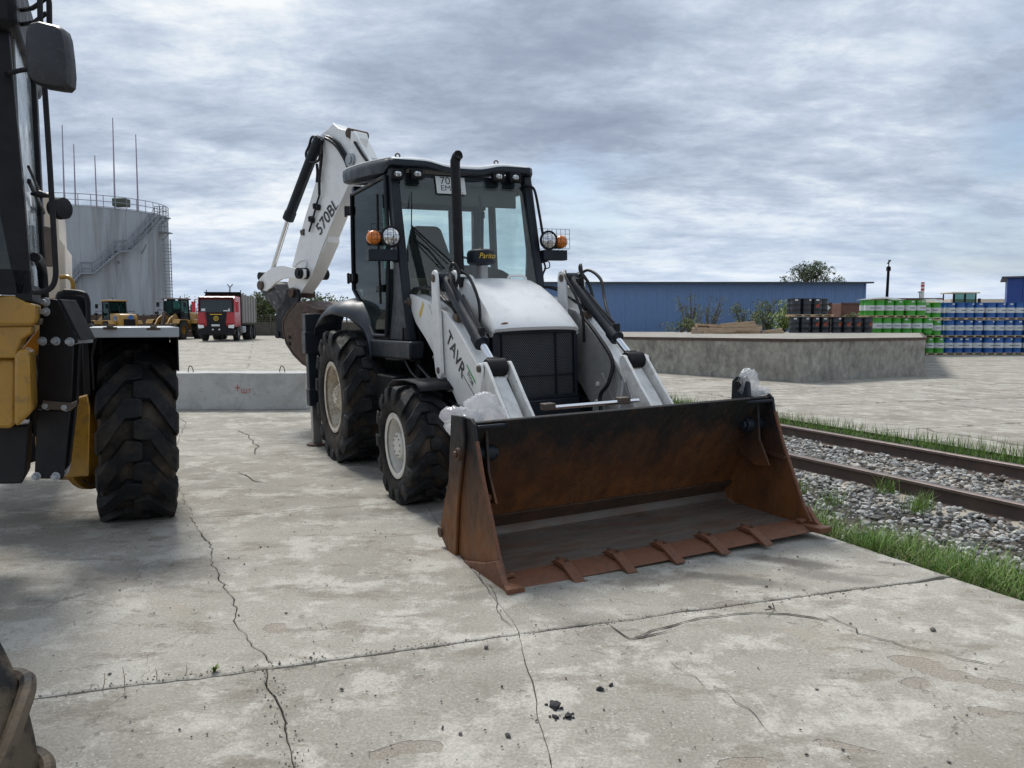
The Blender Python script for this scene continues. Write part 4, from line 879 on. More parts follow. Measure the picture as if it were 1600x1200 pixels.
# ---------------- loader arms
ARM = [(1.44, 1.70), (1.50, 1.755), (1.58, 1.745), (1.93, 1.69), (2.13, 1.63), (2.39, 1.57), (2.60, 1.45), (2.83, 1.29), (3.02, 1.15), (3.15, 1.02), (3.34, .66), (3.42, .40), (3.36, .30), (3.24, .30), (3.16, .40), (3.05, .62), (2.80, .70), (2.63, .80), (2.35, 1.04), (2.13, 1.19), (1.89, 1.35), (1.64, 1.49)]
for s_ in (-1, 1):
    ar = bpy.data.objects.new('loader_arm', None); COL.objects.link(ar); ar.parent = BL
    for a, b in ((.655, .675), (.525, .545)):
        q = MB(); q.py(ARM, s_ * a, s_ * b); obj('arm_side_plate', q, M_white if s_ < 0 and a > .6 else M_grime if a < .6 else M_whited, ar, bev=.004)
    q = MB()
    for (x0, z0), (x1, z1) in zip(ARM[1:12], ARM[2:13]): q.bar((x0, s_ * .6, z0 - .012), (x1, s_ * .6, z1 - .012), .112, .014)
    for (x0, z0), (x1, z1) in zip(ARM[14:-1], ARM[15:]): q.bar((x0, s_ * .6, z0 + .012), (x1, s_ * .6, z1 + .012), .112, .014)
    obj('arm_cover_plate', q, M_white, ar)
    q = MB(); q.cyl((1.50, s_ * .50, 1.68), (1.50, s_ * .71, 1.68), .045); q.lathe([(.028, 0), (.028, .03)], (1.50, s_ * .705 if s_ > 0 else -.735, 1.68), Y, 6); obj('arm_pivot_pin', q, M_tan, ar, bev=.004); q = MB(); q.cyl((3.30, s_ * .50, .38), (3.30, s_ * .70, .38), .05); obj('bucket_pivot_pin', q, M_tan, ar, bev=.004)
    # upright tilt-lever tower standing on the arm
    for a in (.70, .52):
        tw = [(2.20, 1.08), (2.245, 1.03), (2.30, 1.03), (2.34, 1.08), (2.32, 1.55), (2.285, 1.85), (2.275, 1.905), (2.24, 1.93), (2.19, 1.92), (2.165, 1.87), (2.16, 1.5), (2.165, 1.22)]
        if a < .6: tw = [(x - .02, z) for x, z in tw]
        q = MB(); q.py(tw, s_ * a - .013, s_ * a + .013); obj('tower_plate', q, M_white, ar, bev=.005)
        q = MB(); q.cyl((2.225, s_ * a - .024, 1.862), (2.225, s_ * a + .024, 1.862), .034, 14); obj('tower_pin', q, M_tan, ar, bev=.003); q = MB(); q.cyl((2.27, s_ * a - .022, 1.10), (2.27, s_ * a + .022, 1.10), .028, 12); obj('tower_pin', q, M_tan, ar, bev=.003)
    q = MB(); q.py([(2.18, 1.62), (2.18, 1.80), (2.32, 1.72), (2.50, 1.53), (2.44, 1.52)], s_ * .585, s_ * .60); obj('tower_gusset', q, M_white, ar, bev=.004)
    # tilt cylinder
    p0 = Vector((2.22, s_ * .61, 1.86)); p1 = Vector((3.17, s_ * .61, 1.165)); d = (p1 - p0)
    q = MB(); q.tube([p0, p0 + d * .04, p0 + d * .04, p0 + d * .68, p0 + d * .68, p0 + d * .76], [.045, .045, .052, .052, .062, .062], 20); q.cyl(p0 - Y * .06, p0 + Y * .06, .05); tc_ = obj('tilt_cylinder_barrel', q, M_navy, ar, bev=.003)
    q = MB(); q.tube([p0 + d * .74, p0 + d * .97], .028, 18); obj('tilt_cylinder_rod', q, M_chrome, ar)
    q = MB(); q.cyl(p1 - Y * .075, p1 + Y * .075, .068, 20); q.box(p1 - d.normalized() * .05, (.09, .07, .09)); obj('rod_eye', q, M_black, ar, bev=.006)
    q = MB(); qa = p0 + d * .72 + Vector((.03, 0, .06)); q.box(qa, (.05, .04, .07)); q.tube([qa + Z * .02, p0 + d * .5 + Vector((.045, s_ * -.02, .065)), p0 + d * .3 + Vector((.045, s_ * -.02, .06))], .011, 6); q.box(p0 + d * .12 + Vector((.03, 0, .05)), (.06, .05, .05)); obj('cylinder_pipework', q, M_black, ar, bev=.003)
    # levers at the nose
    pv = Vector((3.18, 0, 1.155))
    for a in (.505, .70):
        lv = [(3.14, 1.17), (3.16, 1.205), (3.20, 1.21), (3.235, 1.18), (3.42, .98), (3.60, .80), (3.62, .66), (3.50, .68), (3.36, .86), (3.22, 1.04), (3.15, 1.12)]
        q = MB(); q.py(lv, s_ * a - .013, s_ * a + .013); obj('crowd_lever_plate', q, M_whited, ar, bev=.005)
        lk = [(3.13, 1.165), (3.15, 1.20), (3.20, 1.20), (3.215, 1.15), (3.06, .62), (3.02, .585), (2.975, .60), (2.97, .64)]
        q = MB(); q.py(lk, s_ * (a + .03) - .010, s_ * (a + .03) + .010); obj('link_plate', q, M_white, ar, bev=.005)
        q = MB(); q.cyl((3.18, s_ * (a + .03) - .028, 1.162), (3.18, s_ * (a + .03) + .028, 1.162), .026, 12); obj('lever_pin', q, M_tan, ar, bev=.003)
    q = MB(); q.py([(3.22, 1.10), (3.40, .93), (3.58, .74), (3.52, .70), (3.32, .88), (3.18, 1.02)], s_ * .55, s_ * .66); obj('crowd_lever_box', q, M_whited, ar, bev=.01)
    # inner stiffener plate with bolts near nose
    q = MB(); q.py([(2.70, .72), (2.78, 1.02), (2.86, 1.05), (3.08, .78), (3.10, .66), (2.95, .60)], s_ * .51, s_ * .524); obj('stiffener_plate', q, M_grime, ar, bev=.004)
    q = MB()
    for x, z in ((2.80, .95), (2.78, .80), (2.92, .80), (2.96, .68)): q.cyl((x, s_ * .495, z), (x, s_ * .512, z), .02, 10)
    obj('stiffener_bolts', q, M_whited, ar, bev=.003, kind='stuff')
    # lift cylinder
    a0 = Vector((1.55, s_ * .60, .95)); a1 = Vector((2.95, s_ * .60, .60)); d = a1 - a0
    q = MB(); q.tube([a0, a0 + d * .62, a0 + d * .62, a0 + d * .70], [.06, .06, .07, .07], 18); obj('lift_cylinder_barrel', q, M_navy, ar, bev=.003)
    q = MB(); q.tube([a0 + d * .70, a1], [.055, .055], 16); obj('lift_cylinder_rod', q, M_navy, ar)
    # hoses over the arm
    for k in range(3):
        y = s_ * (.585 + k * .025); q = MB()
        q.curve([(1.50, y, 1.80), (1.8, y, 1.80), (2.1, y, 1.74), (2.3, y, 1.66), (2.45, y, 1.60), (2.52, y, 1.53)], .013, 8); obj('hydraulic_hose', q, M_hose, ar)
    q = MB(); q.curve([(2.50, s_ * .62, 1.54), (2.54, s_ * .63, 1.66), (2.46, s_ * .645, 1.80), (2.36, s_ * .62, 1.92), (2.40, s_ * .60, 1.97), (2.45, s_ * .58, 1.88), (2.43, s_ * .60, 1.78)], .014, 8); obj('hydraulic_hose', q, M_hose, ar)
    q = MB(); q.curve([(2.3, s_ * .50, 1.92), (2.38, s_ * .46, 1.86), (2.55, s_ * .46, 1.68), (2.62, s_ * .48, 1.5), (2.6, s_ * .5, 1.3)], .013, 8); obj('hydraulic_hose', q, M_hose, ar)
    q = MB(); q.curve([(2.53, s_ * .55, 1.50), (2.75, s_ * .54, 1.36), (3.0, s_ * .52, 1.16), (3.02, s_ * .47, .98), (2.95, s_ * .43, .85), (3.05, s_ * .42, .62), (3.3, s_ * .4, .55)], .017, 8); obj('hydraulic_hose', q, M_hose, ar)
    q = MB(); q.box((2.50, s_ * .60, 1.535), (.10, .10, .06)); obj('hose_clamp', q, M_tan, ar, bev=.008)
# right hand arm hoses on the image right sag outward
q = MB(); q.curve([(2.25, .66, 1.88), (2.3, .74, 1.93), (2.47, .76, 1.84), (2.60, .71, 1.68), (2.74, .65, 1.56), (2.86, .62, 1.44)], .014, 8); obj('hydraulic_hose', q, M_hose, BL)
q = MB(); q.curve([(2.28, .60, 1.80), (2.45, .62, 1.65), (2.50, .60, 1.45), (2.45, .62, 1.30), (2.6, .68, 1.25), (2.7, .66, 1.38)], .014, 8); obj('hydraulic_hose', q, M_hose, BL)
# loader tower (white box below the arm at the cab)
for s_ in (-1, 1):
    q = MB(); q.py([(1.72, 1.50), (1.82, 1.53), (2.18, 1.22), (2.22, 1.05), (2.17, .90), (2.05, .98), (1.72, 1.38)], s_ * .60, s_ * .52); part('tower_box', q, M_white, .012)
    q = MB(); q.box((1.55, s_ * .58, 1.25), (.16, .12, .8)); part('loader_tower', q, M_dark, .01)
# cross tube and torsion rod seen above the bucket
q = MB(); q.cyl((3.02, -.52, .60), (3.02, .52, .60), .05); part('arm_cross_tube', q, M_whited)
q = MB(); q.cyl((3.50, -.33, .88), (3.50, .42, .88), .017, 12); part('level_rod', q, M_chrome, 0)
for yy in (-.36, .28):
    q = MB(); q.box((3.50, yy, .89), (.08, .09, .05)); part('rod_guide', q, M_tan, .006)
# under-cab hoses and valve
for k in range(6):
    y = -.66 - .02 * k; q = MB(); x0 = 1.36 + .035 * k
    q.curve([(x0, y, 1.45), (x0 + .02, y - .01, 1.22), (x0 + .06 + .03 * k, y, 1.05), (x0 + .35 + .05 * k, y + .03, .93), (x0 + .65, y + .06, .90 - .02 * k)], .011, 6); obj('hydraulic_hose', q, M_hose, BL)
q = MB(); q.curve([(1.75, -.70, 1.12), (2.1, -.70, .99), (2.45, -.69, .86), (2.75, -.68, .82)], .013, 8); obj('hydraulic_hose', q, M_hose, BL)
# lettering on the outer face of the arm
def onface(u, v, y): return mp(u, v, y=y)
ta, tb = mp(703, 535, y=-.677), mp(731, 590, y=-.677)
dr = (mp(728, 588, y=-.677) - mp(702, 525, y=-.677)).normalized(); upd = Vector((-dr.z, 0, dr.x))
if upd.z < 0: upd = -upd
text('arm_lettering', 'TAVR', M_ink, BL, mp(712, 553, y=-.677), dr, upd, .165, .0015, wscale=1.08, shear=0, bold=.012)
q = MB(); a, b = mp(729, 570, y=-.676), mp(745, 602, y=-.676); q.bar(a, b, .002, .014, upd); obj('green_stripe', q, M_green, BL)
text('arm_lettering', 'STOR', M_ink, BL, mp(735, 592, y=-.677), dr, upd, .055, .0015, bold=.01)
q = MB(); a, b = mp(723, 585, y=-.676), mp(741, 617, y=-.676); q.bar(a, b, .002, .006, upd); obj('black_stripe', q, M_ink, BL)
q = MB(); q.prism([(-.022, -.08), (.022, -.08), (.022, .08), (-.022, .08)], mp(658.5, 484, y=-.676), dr, upd, Y, -.001, .001); obj('warning_sticker', q, M_ylab, BL)
for k in range(4): text('sticker_text', ['TEXHOMAIII', 'service 24', '+7 924', 'parts'][k] if False else ['TEXHOTPAKT', '--------', '-----', '------'][k], M_ink, BL, mp(673, 484 + k * 6, y=-.677) + Vector((.02 * k, 0, -.004 * k)), dr, upd, .02, .0015)

# ---------------- front bucket
BK = bpy.data.objects.new('front_bucket', None); COL.objects.link(BK); BK.parent = BL
q = MB(); q.py([(4.065, .915), (4.085, .905), (4.02, .80), (3.93, .64), (3.82, .45), (3.70, .27), (3.655, .185), (3.63, .185), (3.68, .30), (3.80, .49), (3.91, .67), (4.0, .83), (4.04, .905)], -1.17, 1.17); obj('back_blade', q, M_rust, BK, bev=.004)
q = MB(); q.py([(3.70, .215), (3.69, .20), (3.62, .14), (3.60, .10), (3.58, .12), (3.60, .16), (3.655, .22)], -1.165, 1.165); obj('blade_wear_edge', q, M_steel if False else M_rustd, BK, bev=.004)
q = MB(); q.py([(3.60, .12), (3.64, .065), (3.72, .045), (4.36, .036), (4.36, .016), (3.72, .02), (3.60, .05), (3.565, .10)], -1.168, 1.168); obj('bucket_floor', q, M_rustf, BK, bev=.003)
q = MB(); q.py([(4.34, .052), (4.47, .042), (4.53, .018), (4.53, .010), (4.34, .012)], -1.175, 1.175); obj('cutting_edge', q, M_rustt, BK, bev=.003)
SP = [(4.06, .93), (4.10, .90), (4.12, .80), (4.20, .58), (4.40, .16), (4.47, .06), (4.44, .03), (3.80, .0), (3.62, .02), (3.52, .11), (3.60, .28), (3.74, .52), (3.84, .80), (3.88, .93)]
for s_ in (-1, 1):
    sd = bpy.data.objects.new('side_wall', None); COL.objects.link(sd); sd.parent = BK
    q = MB(); q.py(SP, s_ * 1.175, s_ * 1.197); obj('side_plate', q, M_rust, sd, bev=.004)
    q = MB(); q.py([(3.80, .93), (3.98, .94), (4.0, .80), (3.86, .36), (3.80, .0), (3.70, .0), (3.52, .11), (3.72, .5)], s_ * 1.20, s_ * 1.222); obj('clam_plate', q, M_rust, sd, bev=.006)
    q = MB(); q.tube([Vector((x, s_ * 1.186, z)) for x, z in SP[2:6]], .013, 8); obj('plate_edge_bead', q, M_rustt, sd)
    q = MB(); q.cyl((3.93, s_ * 1.22, .70), (3.93, s_ * 1.245, .70), .04, 14); q.cyl((3.93, s_ * 1.245, .70), (3.93, s_ * 1.262, .70), .022, 6); obj('pivot_boss', q, M_rustd, sd, bev=.004)
    q = MB(); q.cyl((3.56, s_ * 1.2, .12), (3.56, s_ * 1.235, .12), .035, 12); obj('hinge_boss', q, M_rustd, sd, bev=.004)
    # inner top plate, gussets, inner boss
    q = MB(); q.pz([(4.11, s_ * 1.17), (4.0, s_ * 1.17), (4.0, s_ * .92), (4.07, s_ * .95), (4.115, s_ * 1.02)], .872, .892); obj('corner_plate', q, M_navy, sd, bev=.005)
    q = MB(); q.px([(s_ * 1.10, .86), (s_ * 1.08, .86), (s_ * 1.10, .56), (s_ * 1.165, .36), (s_ * 1.175, .36), (s_ * 1.125, .58)], 3.98, 4.08) if False else q.prism([(3.90, .87), (4.05, .87), (4.07, .60), (4.17, .42), (4.02, .40), (3.84, .50)], (0, s_ * 1.09, 0), X, Z, Y, -.009, .009); obj('gusset', q, M_rust, sd, bev=.003)
    q = MB(); q.cyl((3.98, s_ * 1.17, .70), (3.98, s_ * 1.02, .70), .055, 18); q.cyl((3.98, s_ * 1.02, .70), (3.98, s_ * .995, .70), .04, 6); obj('inner_pivot', q, M_navy, sd, bev=.006)
    q = MB(); q.bar((4.0, s_ * 1.165, .50), (4.24, s_ * 1.165, .48), .02, .03); obj('wear_strip', q, M_rust, sd, bev=.003)
    # corner cutter
    q = MB(); q.py([(4.25, .10), (4.42, .16), (4.50, .07), (4.59, .02), (4.585, .003), (4.30, .0), (3.95, -.002), (3.95, .03)], s_ * 1.19, s_ * 1.225); obj('corner_cutter', q, M_rustt, sd, bev=.005)
    q = MB(); q.pz([(4.60, s_ * 1.24), (4.60, s_ * 1.13), (4.36, s_ * 1.10), (4.36, s_ * 1.19)], .012, .05); q.box((4.42, s_ * 1.14, .066), (.05, .06, .025)); obj('corner_tooth', q, M_rustt, sd, bev=.006)
ttm = None
for (u, v) in ((878, 883), (957, 868), (1032, 855), (1104, 843), (1171, 831)):
    c = mp(u, v, z=.05)
    q = MB(); q.prism([(4.30, .055), (4.36, .085), (4.44, .08), (4.545, .035), (4.60, .008), (4.595, .0), (4.50, .004), (4.46, .05), (4.32, .054)], (0, c.y, 0), X, Z, Y, -.036, .036)
    tt = obj('tooth', q, M_rustt, BK, bev=.006)
    for bx0, by0, bz0 in ((4.36, -.015, .08), (4.42, .012, .078)): q = MB(); q.cyl((bx0, c.y + by0, bz0), (bx0, c.y + by0, bz0 + .017), .013, 6); obj('tooth_bolt', q, M_rustd, tt)
# rear of bucket brackets
for yy in (-.68, -.52, .52, .68):
    q = MB(); q.py([(3.25, .28), (3.4, .22), (3.62, .20), (3.74, .42), (3.90, .70), (3.78, .84), (3.58, .80), (3.42, .55)], yy - .012, yy + .012); obj('bucket_bracket', q, M_rustd, BK, bev=.004)
q = MB(); q.tube([(3.92, -1.1, .82), (3.92, 1.1, .82)], .05, 10); obj('back_stiffener', q, M_rustd, BK)
for s_ in (-1, 1):
    if s_ < 0: continue
    q = MB(); q.py([(3.86, .84), (4.04, .86), (4.03, 1.02), (4.00, 1.06), (3.92, 1.06), (3.87, 1.02)], s_ * 1.02 - .02, s_ * 1.02 + .02); er = obj('clamp_ear', q, M_navy, BK, bev=.008)
    q = MB(); q.cyl((3.95, s_ * 1.02 - .04, .995), (3.95, s_ * 1.02 + .04, .995), .032, 14); obj('ear_pin', q, M_black, er, bev=.003)

# ---------------- rear frame, stabilisers
q = MB(); q.box((-1.14, 0, 1.0), (.14, 2.0, .14)); q.box((-1.14, 0, .58), (.14, 2.0, .12)); q.box((-1.14, -.85, .8), (.13, .12, .5)); q.box((-1.14, .85, .8), (.13, .12, .5)); part('rear_frame', q, M_dark, .01)
for s_ in (-1, 1):
    sg = bpy.data.objects.new('stabiliser_leg', None); COL.objects.link(sg); sg.parent = BL
    c = mp(497, 487, y=-1.0); cx_, cy_ = -1.05, s_ * 1.03; f0 = 0 if s_ < 0 else -.04
    q = MB(); q.box((cx_, cy_, 1.38), (.19, .19, .46)); q.box((cx_, cy_, 1.27), (.215, .215, .26)); obj('outer_tube', q, M_navy, sg, bev=.012)
    q = MB(); q.box((cx_, cy_, .85), (.15, .15, .62)); q.box((cx_, cy_, .62), (.17, .17, .20)); obj('middle_tube', q, M_navy, sg, bev=.01)
    q = MB(); q.box((cx_ + .0, cy_, .32 + f0), (.105, .105, .55)); obj('inner_leg', q, M_steel, sg, bev=.006)
    q = MB(); q.cyl((cx_, cy_, .015 + f0), (cx_, cy_, .065 + f0), .125, 28); obj('foot_pad', q, M_rustd, sg, bev=.01)

# ---------------- backhoe (boom, dipper, bucket) in its own swung plane
BH = bpy.data.objects.new('backhoe_arm', None); COL.objects.link(BH); BH.parent = BL
dW = Vector((-.75, .66, 0)).normalized(); nW = Vector((dW.y, -dW.x, 0)); P0 = Vector((-1.75, 9.85, 0))
if nW.dot(Vector((0, 1, 0))) < 0: nW = -nW
def bpx(u, v, off=0.0):
    d = ray(u, v); o = P0 + nW * off; t = (o - CO).dot(nW) / d.dot(nW); p = CO + d * t
    return ((p - P0).dot(dW), p.z)
eD, eN, eZ, o0 = MI3 @ dW, MI3 @ nW, MI3 @ Z, MI @ P0
def bl3(s, z, off=0): return o0 + eD * s + eZ * z + eN * off
def plate(name, pts, a, b, m, par=BH, bev=.008, px=True):
    q = MB(); q.prism([bpx(u, v, a) for u, v in pts] if px else pts, o0, eD, eZ, eN, a, b); return obj(name, q, m, par, bev=bev)
dip = [(520, 192), (528, 200), (540, 203), (548, 202), (554, 205), (556, 214), (554, 226), (558, 240), (566, 250), (556, 268), (544, 292), (526, 332), (511, 369), (511, 378), (487, 433), (470, 458), (464, 457), (452, 453), (449, 444), (453, 425), (457, 412), (468, 370), (476, 340), (487, 305), (497, 270), (498, 240), (497, 214), (505, 206), (512, 201)]
dp_ = plate('dipper', dip, -.10, .10, M_white, bev=.01)
# edge flanges on the dipper
fl = [bpx(*q_, -.10) for q_ in ((544, 292), (526, 332), (511, 369), (487, 433), (470, 458))]
q = MB()
for a, b in zip(fl[:-1], fl[1:]): q.bar(bl3(a[0], a[1], -.104), bl3(b[0], b[1], -.104), .012, .02, eN)
obj('dipper_flange', q, M_white, BH)
# boom: from kingpost up behind the cab to the dipper pivot
plate('boom', [(545, 204), (552, 203), (556, 210), (572, 242), (600, 300), (612, 350), (612, 420), (600, 480), (560, 485), (556, 420), (566, 360), (556, 300), (540, 262), (540, 245)], .12, .30, M_white)
plate('boom', [(548, 204), (554, 206), (558, 214), (575, 246), (603, 300), (600, 330), (570, 300), (548, 262), (546, 235)], -.14, -.11, M_white)
q = MB(); c = bl3(*bpx(552, 251, -.11), -.11); q.cyl(c - eN * .06, c + eN * .45, .085, 24); q.cyl(c - eN * .075, c - eN * .06, .05, 8); obj('boom_pivot_pin', q, M_grey, BH, bev=.004)
q = MB(); c = bl3(*bpx(547, 208, -.11), -.11); q.cyl(c - eN * .03, c + eN * .25, .06, 20); obj('cylinder_pin', q, M_rustd, BH, bev=.004)
plate('pin_shield', [(543, 201), (551, 201), (552, 215), (548, 219), (544, 215)], -.135, -.12, M_rustd)
q = MB(); q.px([(-.12, .5), (.12, .5), (.12, 1.3), (-.12, 1.3)], -1.5, -1.15) ; q2 = o0
q = MB(); q.box(o0 + eZ * 1.0 + eN * .15 - eD * .05, (.36, .42, .9)); obj('kingpost', q, M_dark, BH, bev=.02)
# bucket crowd cylinder
a = bpx(499, 215, -.16); b = bpx(450, 343, -.16); c_ = bpx(425, 424, -.16)
q = MB(); A, B, Cc = bl3(*a, -.16), bl3(*b, -.16), bl3(*c_, -.16); q.tube([A, A.lerp(B, .9), A.lerp(B, .9), B], [.068, .068, .078, .078], 20); obj('bucket_cylinder_barrel', q, M_navy, BH, bev=.003)
q = MB(); q.tube([B, Cc], .032, 16); obj('bucket_cylinder_rod', q, M_chrome, BH)
# C link and black link
cl = [(476, 421), (476, 433), (470, 437), (452, 434), (440, 436), (430, 442), (422, 450), (415, 455), (407, 452), (402, 446), (404, 437), (412, 428), (420, 421), (432, 416), (444, 415), (456, 418), (466, 420)]
plate('curved_link', cl, -.20, -.17, M_white, bev=.006); plate('curved_link', cl, .17, .20, M_white, bev=.006)
q = MB(); c = bl3(*bpx(469, 427, -.2), -.2); q.cyl(c - eN * .04, c + eN * .42, .075, 20); q.cyl(c - eN * .055, c - eN * .04, .045, 8); obj('link_pin', q, M_black, BH, bev=.004)
q = MB(); c = bl3(*bpx(409, 446, -.2), -.2); q.cyl(c - eN * .04, c + eN * .42, .065, 20); obj('link_pin', q, M_tan, BH, bev=.004)
q = MB(); c = bl3(*bpx(413, 432, -.1), -.1); q.cyl(c - eN * .08, c + eN * .15, .06, 16); obj('rod_end', q, M_black, BH, bev=.004)
M_link = mat('speckled_link_paint', (.03, .03, .032), .5, dirt=((.42, .42, .40), .22, 20, .1), var=.2)
plate('straight_link', [(404, 452), (416, 440), (425, 443), (429, 452), (441, 476), (447, 488), (436, 500), (430, 486), (412, 462)], -.15, .15, M_link, bev=.02)
# bucket ears and shell
ears = [(447, 452), (456, 449), (464, 452), (467, 460), (466, 475), (466, 500), (455, 518), (442, 530), (436, 528), (431, 520), (430, 500), (433, 484), (443, 470)]
plate('bucket_ear', ears, -.15, -.11, M_black); plate('bucket_ear', ears, .11, .15, M_black)
q = MB(); c = bl3(*bpx(457, 458, -.15), -.15); q.cyl(c - eN * .03, c + eN * .33, .06, 20); obj('bucket_pin', q, M_rustd, BH, bev=.004)
q = MB(); c = bl3(*bpx(434, 523, -.15), -.15); q.cyl(c - eN * .02, c + eN * .32, .05, 16); obj('hook_pin', q, M_black, BH, bev=.004)
sh = [(464, 474), (470, 473), (492, 484), (497, 486), (500, 578), (488, 575), (474, 567), (460, 553), (449, 536), (444, 520), (443, 505), (450, 490)]
for a_, b_ in ((-.33, -.305), (.305, .33)): plate('bucket_side', sh, a_, b_, M_rustd)
cur = [(497, 579), (487, 576), (473, 568), (459, 554), (448, 537), (443, 520), (442, 505), (449, 489), (463, 474)]
pp = [bpx(u, v, -.30) for u, v in cur]; q = MB(); q.grid([[bl3(s_, z_, k) for s_, z_ in pp] for k in (-.31, 0, .31)]); obj('bucket_shell', q, M_rustd, BH, thick=.02)
plate('bucket_lip', [(466, 472), (470, 470), (496, 484), (495, 489)], -.33, .33, M_rustd)
q = MB(); c = bl3(*bpx(447, 532, -.34), -.34); 
for (u, v) in ((476, 491), (478, 497), (452, 527), (452, 537)): c = bl3(*bpx(u, v, -.335), -.335); q.cyl(c - eN * .012, c, .025, 12)
obj('bucket_side_bosses', q, M_black, BH, kind='stuff')
# hoses on the dipper
def bh_hose(pts, off, r=.016):
    q = MB(); q.curve([bl3(*bpx(u, v, off), off) for u, v in pts], r, 8); obj('hydraulic_hose', q, M_hose, BH)
bh_hose([(499, 217), (494, 213), (487, 215), (483, 228), (478, 240), (481, 250), (490, 254), (498, 250), (500, 240)], -.2)
bh_hose([(508, 213), (518, 216), (530, 226), (541, 244), (546, 258)], -.13, .02)
bh_hose([(508, 216), (516, 220), (527, 230), (538, 248), (543, 260)], -.15, .02)
bh_hose([(501, 222), (503, 240), (501, 260), (499, 280), (499, 305)], -.15, .018)
bh_hose([(495, 256), (496, 270), (495, 285)], -.14, .018)
bh_hose([(499, 305), (494, 322), (488, 345), (483, 362)], -.13, .013)
bh_hose([(554, 222), (560, 232), (567, 243), (574, 252)], -.16, .018)
for (u, v) in ((492, 322), (497, 324), (485, 342), (488, 344)): q = MB(); q.box(bl3(*bpx(u, v, -.12), -.12), (.07, .05, .07)); obj('hose_clamp', q, M_black, BH, bev=.01)
plate('side_bracket', [(468, 360), (474, 357), (474, 368), (469, 367)], -.12, -.02, M_tan)
q = MB(); q.curve([bl3(*bpx(u, v, -.105), -.105) for u, v in ((459, 419), (466, 410), (476, 406), (479, 412), (476, 424))], .012, 6); obj('pin_guard', q, M_white, BH)
ds_, dz_ = bpx(526, 322, -.105), bpx(500, 357, -.105)
dr2 = bl3(*bpx(524, 318, -.105), -.105) - bl3(*bpx(498, 359, -.105), -.105); dr2.normalize(); up2 = (dr2.cross(eN)).normalized()
if (up2.dot(eD)) < 0: up2 = -up2
text('dipper_lettering', '570BL', M_ink, BH, bl3(*bpx(511, 338, -.106), -.106), dr2, up2, .235, .003 , wscale=.92, bold=.004)

# ---------------- plastic bags
def bag(name, c, r, seed, label, stretch=(1, 1, 1), rot=0):
    import bmesh
    bm = bmesh.new(); bmesh.ops.create_icosphere(bm, subdivisions=5, radius=1)
    for v in bm.verts:
        p = v.co.copy(); q = p * 1.6 + Vector((seed, 0, 0))
        w_ = Vector((noise.noise(q * .8), noise.noise(q * .8 + Vector((5, 1, 2))), noise.noise(q * .8 + Vector((2, 7, 3))))) * .9
        r1 = (1 - min(1, abs(noise.noise(q * .7 + w_)) * 2.2)) ** 1.6; r2 = (1 - min(1, abs(noise.noise(q * 1.7 + w_ * 1.5)) * 2.4)) ** 1.8
        k = .70 + .15 * r1 + .05 * r2 + .34 * noise.noise(p * 1.0 + Vector((0, seed, 0)))
        v.co = Vector((p.x * stretch[0], p.y * stretch[1], p.z * stretch[2])) * k * r
    bmesh.ops.rotate(bm, verts=bm.verts, cent=(0, 0, 0), matrix=Matrix.Rotation(rot, 3, 'Y'))
    me = bpy.data.meshes.new(name); bm.to_mesh(me); bm.free(); me.polygons.foreach_set('use_smooth', [True] * len(me.polygons))
    o = obj(name, me, M_bag, label=label, cat='plastic bag'); o.location = c; return o
def Wd(p): return MM @ Vector(p)
b1 = bag('plastic_bag', Wd(mp(722, 660, y=-1.12)), .135, 1.3, 'crumpled clear plastic bag hanging on the left top corner of the rusty bucket', (1.15, .9, .95))
b2 = bag('plastic_bag', Wd(mp(758, 641, y=-.95)), .135, 4.1, 'torn film wrapped over the white arm just above the left bucket corner', (1.2, .8, 1.05), .6)
b3 = bag('plastic_bag', Wd(mp(1168, 598, y=1.05)), .095, 7.7, 'upright crumpled clear bag beside the ear at the right bucket corner', (.85, .85, 1.35))
b4 = bag('plastic_bag', Wd(mp(1184, 611, y=1.12)), .085, 9.9, 'flat knotted bag with something dark inside on the right bucket corner', (1.35, 1, .55))

# ================================================================== LEFT WHEEL LOADER (near, cut by the frame)
WL = thing('wheel_loader', 'muddy yellow wheel loader with black cab cut off by the left edge', 'wheel loader', (0, 0, 0))
def wp(name, mb, m, bev=.008, par=None, **k): return obj(name, mb, m, par or WL, bev=bev, **k)
def wpoly(pts, Y0): return [(p.x, p.z) for p in (at(u, v, Y0) for u, v in pts)]
def wslab(name, pts, Y0, d, m, bev=.006, par=None):
    A_ = [Vector((a, Y0, b)) for a, b in wpoly(pts, Y0)]; dv = Vector((-.447, .894, 0)) * d; n = len(A_)
    q = MB(); q.add(A_ + [p + dv for p in A_], [tuple(range(n - 1, -1, -1)), tuple(range(n, 2 * n))] + [(i, (i + 1) % n, n + (i + 1) % n, n + i) for i in range(n)]); return wp(name, q, m, bev, par)
wheel(WL, (-2.885, 6.0, .655), .675, .52, .33, 14, .05, M_tyred, M_yelb, out=-1, chev=.75, lugw=.56, ax=Vector((.03, 1, 0)).cross(Z).normalized() * -1 if False else Vector((.905, .425, -.03)).normalized(), name='rear_wheel', flat=.012)
